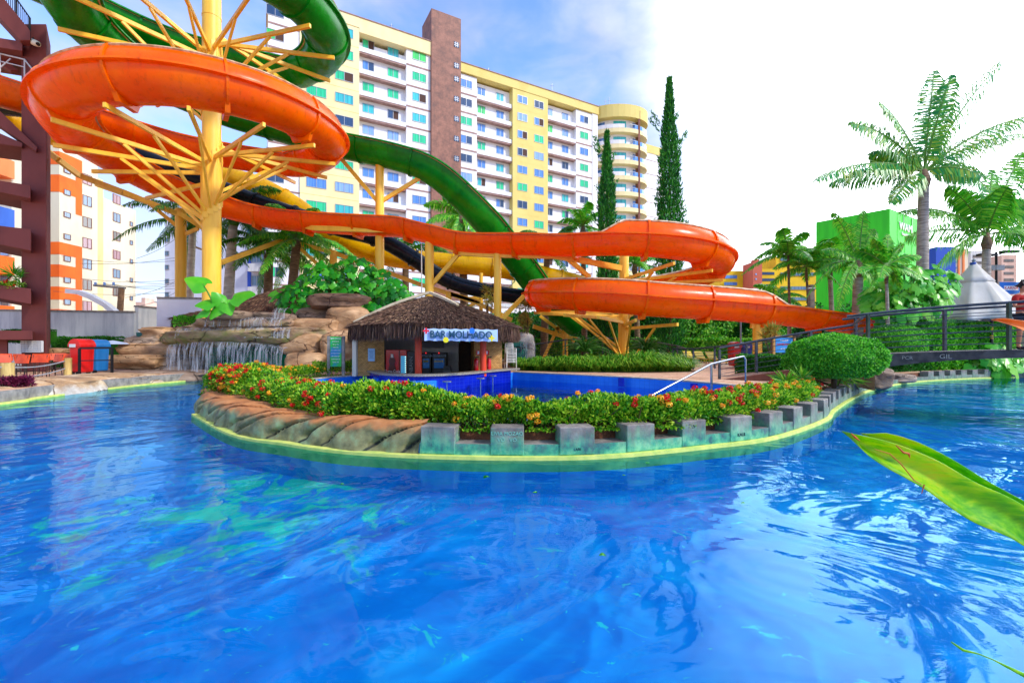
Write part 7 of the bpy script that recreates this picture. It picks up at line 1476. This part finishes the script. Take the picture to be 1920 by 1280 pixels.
for sx in (-1, 1): mb.lathe((sx * .032, -.098, 1.655), [(.002, -.008), (.011, 0), (.002, .008)], 8)
mb.build('eyes', HAIR, pe); mb = MB(); mb.add([(0, -.128, 1.625), (-.016, -.098, 1.62), (.016, -.098, 1.62), (0, -.10, 1.665)], [(0, 1, 3), (0, 3, 2), (0, 2, 1)]); mb.build('nose', SK, pe, smooth=True); mb = MB(); mb.tube([(-.022, -.102, 1.592), (0, -.108, 1.59), (.022, -.102, 1.592)], .005, 6); mb.build('mouth', simple('lips', '#8A4A40', .5), pe)
for sx in (-1, 1): mb = MB(); mb.lathe((sx * .082, .0, 1.645), [(.004, -.03), (.014, -.01), (.016, .015), (.004, .03)], 8); mb.build('ear', SK, pe, smooth=True)
for sx, bx, by, bz in ((1, .02, -.32, 1.26), (-1, -.14, -.34, 1.29)):
    skin('hand', [(bx, by, bz), (bx - sx * .025, by - .02, bz + .05)], [(0, 1)], [(.028, .018), (.038, .016)], SK, 1)
    for k in range(4): x0 = bx - sx * .025 + (k - 1.5) * .019; skin('finger', [(x0, by - .022, bz + .07), (x0 - sx * .012, by - .045, bz + .10 + .006 * (k in (1, 2))), (x0 - sx * .03, by - .035, bz + .12)], [(0, 1), (1, 2)], [.0095, .0085, .0075], SK, 1)
    skin('thumb', [(bx + sx * .01, by - .02, bz + .03), (bx + sx * .028, by - .05, bz + .06), (bx - sx * .0, by - .06, bz + .085)], [(0, 1), (1, 2)], [.012, .0105, .009], SK, 1)
ph_ = thing('mobile_phone', 'black phone held up by the person on the bridge', 'phone', O + Vector((-.10, -.39, 1.33))); mb = MB(); c = O + Vector((-.07, -.375, 1.385)); mb.box(tuple(c), (.155, .012, .075)); mb.build('case', MT['dark'], ph_, bevel=.004); mb = MB(); mb.box((c.x, c.y + .0075, c.z), (.145, .002, .066)); mb.build('screen', simple('phone_screen', '#1E3048', .1), ph_); mb = MB(); mb.lathe((c.x - .05, c.y - .007, c.z + .018), [(.006, -.001), (.006, .001)], 8); mb.build('lens', BLK, ph_)
# ---------------------------------------------------------------- terrace furniture, bins, posts
def bin_(label, px, Y, wpx, ytop, ybot, col, grp='wheeled bins'):
    a, b = P(px - wpx / 2, 0, Y), P(px + wpx / 2, 0, Y); zt, zb_ = P(0, ytop, Y).z, GZ; w_ = b.x - a.x; root = thing('wheeled_bin', label, 'bin', ((a.x + b.x) / 2, Y, GZ)); cx = (a.x + b.x) / 2; hgt = zt - GZ; m1 = rainpaint('bin_' + col, *(('#D01818', '#A81010') if col == 'red' else ('#1A6AA8', '#12508A') if col == 'blue' else ('#1838B0', '#102A88')), .35)
    mb = MB(); mb.box((cx, Y, GZ + .10 + hgt * .38), (w_ * .86, .6, hgt * .76), 0, 0, 1.12); mb.build('body', m1, root, bevel=.06)
    mb = MB(); prof = [(math.cos(a_) * w_ * .54, math.sin(a_) * hgt * .22) for a_ in np.linspace(0, math.pi, 13)]; mb.extr(prof, (cx, Y - .36, GZ + hgt * .79), (1, 0, 0), (0, 0, 1), (0, .72, 0)); mb.build('lid', m1, root, bevel=.03)
    mb = MB(); mb.box((cx - w_ * .1, Y - .372, GZ + hgt * .82), (w_ * .5, .02, hgt * .09), 0, 0); mb.build('flap_sheen', MT['wallwhite'], root)
    for s_ in (-1, 1): mb = MB(); mb.tube([(cx + s_ * w_ * .3, Y - .35, GZ + .08), (cx + s_ * w_ * .3 + .07, Y - .35, GZ + .08)], .08, 12); mb.build('wheel', MT['dark'], root)
    return root
bin_('large red bin with domed lid left of the waterfall', 154, 18.8, 22, 636, 686, 'red'); bin_('large blue bin with domed lid left of the waterfall', 184, 19.8, 20, 637, 680, 'blue')
bin_('small red bin behind the ramp railing', 1377, 25, 17, 641, 664, 'red'); bin_('small blue bin behind the ramp railing', 1397, 25.6, 17, 642, 664, 'navy')
ch = None; CHO = pm('orange_woven_plastic', '#F0561C', '#C83C10', .5, 3, bs=60, bstr=.8); CHM = simple('dark_brown_metal', '#2A1A14', .5)
def chair0(loc):
    root = thing('terrace_chair', '', 'chair', loc, 'orange backed chairs on the left terrace'); o = Vector(loc)
    mb = MB(); v_ = [Vector((x, .20 - .05 * math.cos(x * 4) + (z - .6) * .2, z)) + o for z in (.56, .86) for x in (-.27, -.135, 0, .135, .27)]; v2 = [q + Vector((0, .03, 0)) for q in v_]; mb.add(v_ + v2, [(i, i + 1, i + 6, i + 5) for i in range(4)] + [(10 + i, 15 + i, 16 + i, 11 + i) for i in range(4)] + [(i, 10 + i, 11 + i, i + 1) for i in range(4)] + [(5 + i, 6 + i, 16 + i, 15 + i) for i in range(4)] + [(0, 5, 15, 10), (4, 14, 19, 9)]); mb.build('backrest', CHO, root)
    mb = MB(); mb.lathe((o.x, o.y, o.z + .45), [(.02, 0), (.22, 0), (.235, .02), (.02, .035)], 18); mb.build('seat', CHM, root)
    for sx in (-1, 1):
        for sy in (-1, 1):
            mb = MB(); a = o + Vector((sx * .21, sy * .20, 0)); b = o + Vector((sx * .19, sy * .17, .45)); mb.tube([a, b] + ([o + Vector((sx * .22, .22, .84))] if sy > 0 else []), .014, 6); mb.build('leg', CHM, root)
    return root
spots = [(29, 711, -.5), (67, 708, -.2), (98, 705, -.7), (122, 702, -.3), (2, 708, .5), (48, 702, 2.6), (82, 700, 3.2), (110, 698, .5), (20, 701, 1.2)]
for i, (px, py, rz_) in enumerate(spots):
    g_ = G(px, py, GZ); s = chair0((0, 0, 0)) if ch is None else None
    if ch is None: ch = s
    else: s = dup(ch, (0, 0, 0))
    s.location = g_; s.rotation_euler = (0, 0, rz_ + .4); s['label'] = f'orange backed chair on the left terrace, {ORD[i]} of nine by the rope fence' if i else 'orange backed chair nearest the thick rope post at the left edge'
for i, (px, py) in enumerate(((48, 697), (102, 693))):
    g_ = G(px, py, GZ); tb = thing('terrace_table', ['dark terrace table among the nearer orange chairs', 'dark terrace table among the farther orange chairs'][i], 'table', g_); mb = MB(); mb.box((g_.x, g_.y, g_.z + .73), (.8, .8, .03)); mb.build('top', pm('brown_wood_top', '#7A4A2C', '#4E2C1A', .5, 4), tb); mb = MB(); mb.tube([g_, g_ + Vector((0, 0, .72))], .04, 8); mb.box((g_.x, g_.y, g_.z + .02), (.5, .5, .03)); mb.build('pedestal', CHM, tb)
RW = pm('peeled_log', '#D8BC74', '#A88A4A', .8, 4, sc3=(3, 3, .5)); RP = simple('grey_rope', '#9AA0A8', .9)
pst = [(14, 680, 722, 13.2, .15), (127, 671, 703, 18.2, .13)]; tops_ = []
for i, (px, yt, yb, Y, r_) in enumerate(pst):
    a = P(px, yt, Y); mb = MB(); mb.tube([(a.x, a.y, GZ - .05), (a.x + .01, a.y, (GZ + a.z) / 2), (a.x, a.y, a.z)], [r_, r_ * .95, r_], 14); tag(mb.build('rope_post', RW, smooth=40), ['thick pale log post of the rope fence at the left edge', 'slimmer pale log post of the rope fence beside the bins'][i], 'post', 'rope fence posts'); tops_.append(a)
extra = Vector((-17.5, 11.5, tops_[0].z)); endp = P(185, 672, 20.6)
for lab, pr_, dz in (('upper rope between the two log posts', (tops_[0], tops_[1]), -.12), ('lower rope between the two log posts', (tops_[0], tops_[1]), -.42), ('upper rope leaving the frame at the left edge', (extra, tops_[0]), -.12), ('lower rope leaving the frame at the left edge', (extra, tops_[0]), -.42), ('rope from the slimmer log post to the shore rock', (tops_[1], endp), -.14)):
    a, b = pr_; mb = MB(); mb.tube([a.lerp(b, i / 12) + Vector((0, -.12, dz - .10 * math.sin(math.pi * i / 12))) for i in range(13)], .022, 6); tag(mb.build('rope', RP), lab, 'rope')
bf = thing('metal_barrier', 'black metal barrier in front of the red and blue bins', 'barrier', P(170, 695, 18)); mb = MB(); A, B = P(149, 653, 18.0), P(210, 652, 18.4); mb.beam(A, B, .05, .07); mb.beam(P(149, 676, 18), P(210, 675, 18.4), .03, .04); mb.build('bars', MT['dark'], bf)
for p in (A, B): mb = MB(); mb.beam(p, Vector((p.x, p.y, GZ)), .07, .07, up=(0, 1, 0)); mb.build('post', MT['dark'], bf)
# utility pole with wires
up_ = thing('utility_pole', 'leaning wooden utility pole with crossarm behind the grey wall', 'pole', P(221, 650, 38)); WD = pm('weathered_pole_wood', '#8A6A4A', '#5E4632', .9, 3); mb = MB(); mb.tube([(P(219, 0, 38).x, 38, GZ), P(228, 540, 38)], .22, 10); mb.build('pole', WD, up_); mb = MB(); mb.beam(P(176, 535, 38), P(235, 540, 38), .16, .18); mb.build('crossarm', MT['concrete'], up_)
for px in (179, 196, 213): mb = MB(); q = P(px, 535, 38); mb.lathe(tuple(q), [(.05, 0), (.12, .05), (.07, .12), (.12, .18), (.04, .28)], 8); mb.build('insulator', GL[4], up_)
WR = simple('thin_cable', '#3A4450', .7)
for i, (pts_) in enumerate([[(150, 486), (340, 488)], [(150, 494), (330, 483)], [(150, 522), (340, 524)], [(235, 526), (340, 527)], [(179, 532), (340, 531)], [(196, 532), (340, 535)], [(213, 533), (340, 540)], [(235, 558), (345, 520)], [(100, 546), (320, 548)], [(255, 485), (340, 440)], [(250, 575), (335, 545)]]):
    a, b = P(*pts_[0], 38), P(*pts_[1], 40); mb = MB(); mb.tube([a.lerp(b, k / 8) - Vector((0, 0, .25 * math.sin(math.pi * k / 8))) for k in range(9)], .016, 4); tag(mb.build('cable', WR), f'thin overhead cable, {ORD[i]} of the bundle crossing the sky gap at left', 'cable', 'overhead cables at left')
up2 = thing('utility_pole', 'utility pole with tangled wires seen beside the second yellow column', 'pole', P(355, 650, 40)); mb = MB(); mb.tube([(P(354, 0, 40).x, 40, GZ), P(354, 462, 40)], .24, 10); mb.build('pole', WD, up2); mb = MB(); mb.beam(P(338, 452, 40), P(384, 470, 40), .14, .16); mb.build('crossarm', WD, up2)
# streamer / white awning band
mb = MB(); pts_ = [P(128, 546, 33), P(150, 548, 33), P(175, 558, 33), P(200, 572, 33), P(219, 588, 33)]
for a, b in zip(pts_, pts_[1:]): mb.beam(a, b, .5, .32)
tag(mb.build('awning_strip', MT['white']), 'curved white strip above the grey wall left of the pole', 'awning')
mb = MB(); mb.lathe(tuple(P(211, 642, 21.6)), [(.75, -.08), (.4, .02), (.04, .1)], 12); tag(mb.build('small_parasol', simple('pale_blue_canvas', '#A8B8CC', .8)), 'pale blue parasol tip behind the blue bin', 'parasol')
# light poles on the right
lp = thing('light_pole', 'short grey pole with round fittings before the thin palms', 'pole', P(1521, 650, 26)); mb = MB(); mb.box((P(1521, 0, 26).x, 26, (GZ + P(0, 534, 26).z) / 2), (.24, .24, P(0, 534, 26).z - GZ)); mb.build('post', MT['concrete'], lp); mb = MB(); q = P(1521, 541, 25.85)
for s_ in (-1, 1): mb.tube([q, q + Vector((s_ * .22, 0, 0))], .07, 10)
mb.build('fitting', MT['alu'], lp)
ls = thing('street_lamp', 'dark street lamp with floodlights right of the closed parasol', 'street lamp', P(1868, 650, 26.5)); mb = MB(); b0 = P(1868, 0, 26.5); mb.tube([(b0.x, b0.y, GZ), P(1868, 472, 26.5)], .06, 10); mb.build('post', MT['dark'], ls)
for dx, dy, sx in ((-18, 478, -.2), (24, 472, .15)): mb = MB(); mb.beam(P(1868, 478, 26.5), P(1868 + dx, dy, 26.5), .08, .08); q = P(1868 + dx, dy, 26.5); mb.box((q.x, q.y, q.z), (.95, .3, .13)); mb.build('lamp_head', MT['dark'], ls)
for px, w__ in ((1857, .32), (1871, .40)): mb = MB(); q = P(px, 502, 26.3); mb.box(tuple(q), (w__ * 1.3, .25, .29)); mb.build('floodlight', MT['alu'], ls)
for px, Y, lab in ((1389, 30, 'thin grey pole behind the clipped hedges'), (1478, 25.8, 'thin grey pole under the end of the orange slide')):
    mb = MB(); mb.tube([(P(px, 0, Y).x, Y, GZ), P(px, 585, Y)], .06, 8); tag(mb.build('thin_pole', MT['alu']), lab, 'pole')
mb = MB(); mb.tube([(P(792, 0, 28).x, 28, GZ), P(790, 452, 28)], .035, 8); mb.beam(P(762, 448, 28), P(790, 453, 28), .05, .05); tag(mb.build('thin_lamp_post', MT['wallwhite']), 'very thin white lamp post behind the bar roof', 'pole')
# banners
bn = thing('banner', 'blue banner with red lettering between the parasol and the person', 'banner', P(1893, 560, 25.5)); q = P(1893, 540, 25.5); mb = MB(); mb.box(tuple(q), (1.12, .03, .68)); mb.build('cloth', simple('banner_blue', '#2A78D0', .6), bn); mb = MB(); mb.box((q.x + .07, q.y - .02, q.z - .0), (.8, .01, .25), 0, 0); mb.build('white_panel', MT['letter'], bn)
text('lettering', 'KARNA', .23, (q.x + .07, q.y - .03, q.z), (1, 0, 0), (0, 0, 1), RED, bn, .003)
for s_ in (-1, 1): mb = MB(); mb.tube([(q.x + s_ * .57, q.y + .02, GZ), (q.x + s_ * .57, q.y + .02, q.z + .37)], .03, 6); mb.build('pole', MT['alu'], bn)
bs = thing('info_board', 'small blue board with red writing in a wooden frame behind the ramp', 'sign', P(1470, 680, 19.2)); q = P(1470, 647, 19.2); mb = MB(); mb.box(tuple(q), (.72, .03, .62)); mb.build('panel', simple('board_blue', '#2A8AD0', .5), bs)
mb = MB(); 
for s_ in (-1, 1): mb.box((q.x + s_ * .43, q.y, (GZ + q.z + .4) / 2), (.08, .08, q.z + .4 - GZ))
mb.box((q.x, q.y, q.z + .38), (.95, .08, .06)); mb.build('frame', pm('light_wood', '#C89A54', '#9A7038', .7, 5), bs)
text('lettering', 'PARQUE', .09, (q.x, q.y - .02, q.z + .2), (1, 0, 0), (0, 0, 1), MT['letter'], bs, .003); text('lettering', 'SAMBÁRIO', .13, (q.x, q.y - .02, q.z + .03), (1, 0, 0), (0, 0, 1), RED, bs, .003); text('lettering', 'ACESSO', .09, (q.x, q.y - .02, q.z - .16), (1, 0, 0), (0, 0, 1), MT['letter'], bs, .003)
# sun loungers glimpsed behind
for i, px in enumerate((1300, 1322, 1345)):
    mb = MB(); q = P(px, 668, 33 - i); mb.box((q.x, q.y, GZ + .3), (.62, 1.9, .06)); mb.beam((q.x, q.y + .7, GZ + .34), (q.x, q.y + 1.3, GZ + .8), .6, .05)
    for a in (-1, 1):
        for b in (-1, 1): mb.box((q.x + a * .25, q.y + b * .75, GZ + .14), (.05, .05, .28))
    tag(mb.build('sun_lounger', simple('yellow_sling', '#E0C040', .6)), f'yellow sun lounger, {ORD[i]} from the left far behind the railing', 'sun lounger', 'yellow loungers in the far garden')
# ---------------------------------------------------------------- near leaf at the right
def nearleafmat():
    m, nt, b = newmat('broad_leaf_blade'); g = nt.nodes.new('ShaderNodeNewGeometry'); uvx = noise(nt, 3, 5, .6, sc3=(1, 1, 1)); tcn = nt.nodes.new('ShaderNodeTexCoord'); fib = noise(nt, 10, 4, .6, sc3=(1, 8, 8))
    c = ramp(nt, M('ADD', M('MULTIPLY', uvx, .6, nt=nt), M('MULTIPLY', fib, .4, nt=nt), nt=nt), [(.35, hexc('#3AA80A')), (.48, hexc('#74CC0C')), (.58, hexc('#B4E012')), (.74, hexc('#D8C41E'))])
    nt.links.new(c, b.inputs['Base Color']); b.inputs['Roughness'].default_value = .35; tr = nt.nodes.new('ShaderNodeBsdfTranslucent'); nt.links.new(c, tr.inputs[0]); mx = nt.nodes.new('ShaderNodeMixShader'); mx.inputs[0].default_value = .45; nt.links.new(b.outputs[0], mx.inputs[1]); nt.links.new(tr.outputs[0], mx.inputs[2]); nt.links.new(mx.outputs[0], nt.nodes['Material Output'].inputs[0]); return m
NL = nearleafmat(); pl = thing('broad_leaf_plant', 'bankside plant whose long green blade leans into the picture at right', 'plant', (2.2, 1.0, GZ))
def blade(top, bot, mat, name, thick=.0015, sag=.03):
    n = len(top); mb = MB(); vs = []; M_ = 7
    T_ = catm([Vector(p) for p in top], .03); B_ = catm([Vector(p) for p in bot], .03); k = 60
    rs = lambda A, t: A[min(int(t * (len(A) - 1)), len(A) - 2)].lerp(A[min(int(t * (len(A) - 1)), len(A) - 2) + 1], t * (len(A) - 1) - min(int(t * (len(A) - 1)), len(A) - 2))
    for i in range(k + 1):
        a, b = rs(T_, i / k), rs(B_, i / k)
        for j in range(M_): u = j / (M_ - 1); p = a.lerp(b, u); p.y += sag * math.sin(u * math.pi); vs.append(p)
    mb.add(vs, [(i * M_ + j, i * M_ + j + 1, (i + 1) * M_ + j + 1, (i + 1) * M_ + j) for i in range(k) for j in range(M_ - 1)]); o = mb.build(name, mat, pl, smooth=True, fix=False); s_ = o.modifiers.new('t', 'SOLIDIFY'); s_.thickness = thick; return o
Yl = 1.05
lf = lambda L_: [P(x, y, Yl + dy) for x, y, dy in L_]
blade(lf([(1596, 813, 0), (1640, 822, 0), (1690, 836, 0), (1760, 865, .02), (1830, 905, .04), (1920, 948, .06), (2080, 1060, .12)]), lf([(1596, 813, 0), (1622, 848, 0), (1670, 880, 0), (1730, 913, .0), (1820, 975, .02), (1920, 1022, .04), (2050, 1130, .12)]), NL, 'leaf_blade')
blade(lf([(1622, 814, .10), (1660, 812, .10), (1720, 829, .10), (1790, 864, .11), (1860, 907, .12), (1960, 960, .15)]), lf([(1640, 820, .10), (1680, 836, .10), (1730, 856, .10), (1790, 892, .11), (1860, 935, .12), (1960, 996, .15)]), NL, 'leaf_blade')
BRN = simple('dry_leaf_edge', '#A8581A', .7)
def twig(pxs, r_, mat, name): mb = MB(); mb.tube(lf(pxs), r_, 6); return mb.build(name, mat, pl)
twig([(1596, 812, -.002), (1604, 820, -.003), (1612, 826, -.003)], [.001, .003, .001], BRN, 'dry_tip'); twig([(1733, 908, -.003), (1730, 918, -.003), (1728, 925, -.003)], [.0016, .001, .0006], BRN, 'dry_tip')
twig([(1680, 834, -.008), (1694, 848, -.012), (1704, 850, -.012), (1706, 858, -.012)], [.001, .0028, .003, .001], BRN, 'dry_split'); twig([(1640, 842, -.004), (1668, 850, -.01), (1690, 870, -.012), (1714, 900, -.012), (1728, 908, -.004)], [.0008, .0012, .0012, .0012, .0008], BRN, 'dry_split')
twig([(2060, 1090, .12), (2150, 1200, .1), (2250, 1400, .0)], .012, leafstem, 'leaf_stalk'); mb = MB(); mb.tube([P(2250, 1400, 1.05), (2.2, 1.0, .3)], .014, 8); mb.build('stalk', leafstem, pl)
mb = MB(); pts_ = [P(1784, 1203, .95), P(1806, 1218, .95), P(1835, 1225, .95), P(1862, 1236, .95), P(1890, 1250, .95), P(1960, 1285, .97)]; mb.tube(pts_, [.0014, .003, .0016, .0014, .003, .007], 8); mb.build('grass_stem', NL, pl)
blade([P(1868, 598, 1.0), P(1884, 597, 1.0), P(1905, 600, 1.0), P(1960, 606, 1.02)], [P(1868, 600, 1.0), P(1890, 607, 1.0), P(1905, 612, 1.0), P(1960, 640, 1.02)], simple('dry_orange_leaf', '#D0701E', .6), 'dry_leaf', .001, .01)
twig([(1950, 620, -.04), (2060, 780, 0), (2150, 1000, .05), (2200, 1200, .05)], .006, leafstem, 'dry_leaf_stalk')
# floating leaves
for i, (px, py, s_) in enumerate(((1210, 866, .07), (915, 893, .09), (1005, 920, .05), (1167, 889, .035), (1090, 846, .03), (1395, 940, .05), (640, 905, .04), (1130, 1040, .05))):
    g_ = G(px, py, .004); mb = MB(); vs, fs = lobed(g_, Vector((math.cos(i * 2), math.sin(i * 2), 0)), Vector((0, 0, 1)), s_, 0, .1); mb.add(vs, fs); tag(mb.build('floating_leaf', BOX, fix=False), f'small fallen leaf floating on the river, {ORD[i]} of eight', 'leaf', 'fallen leaves on the water')
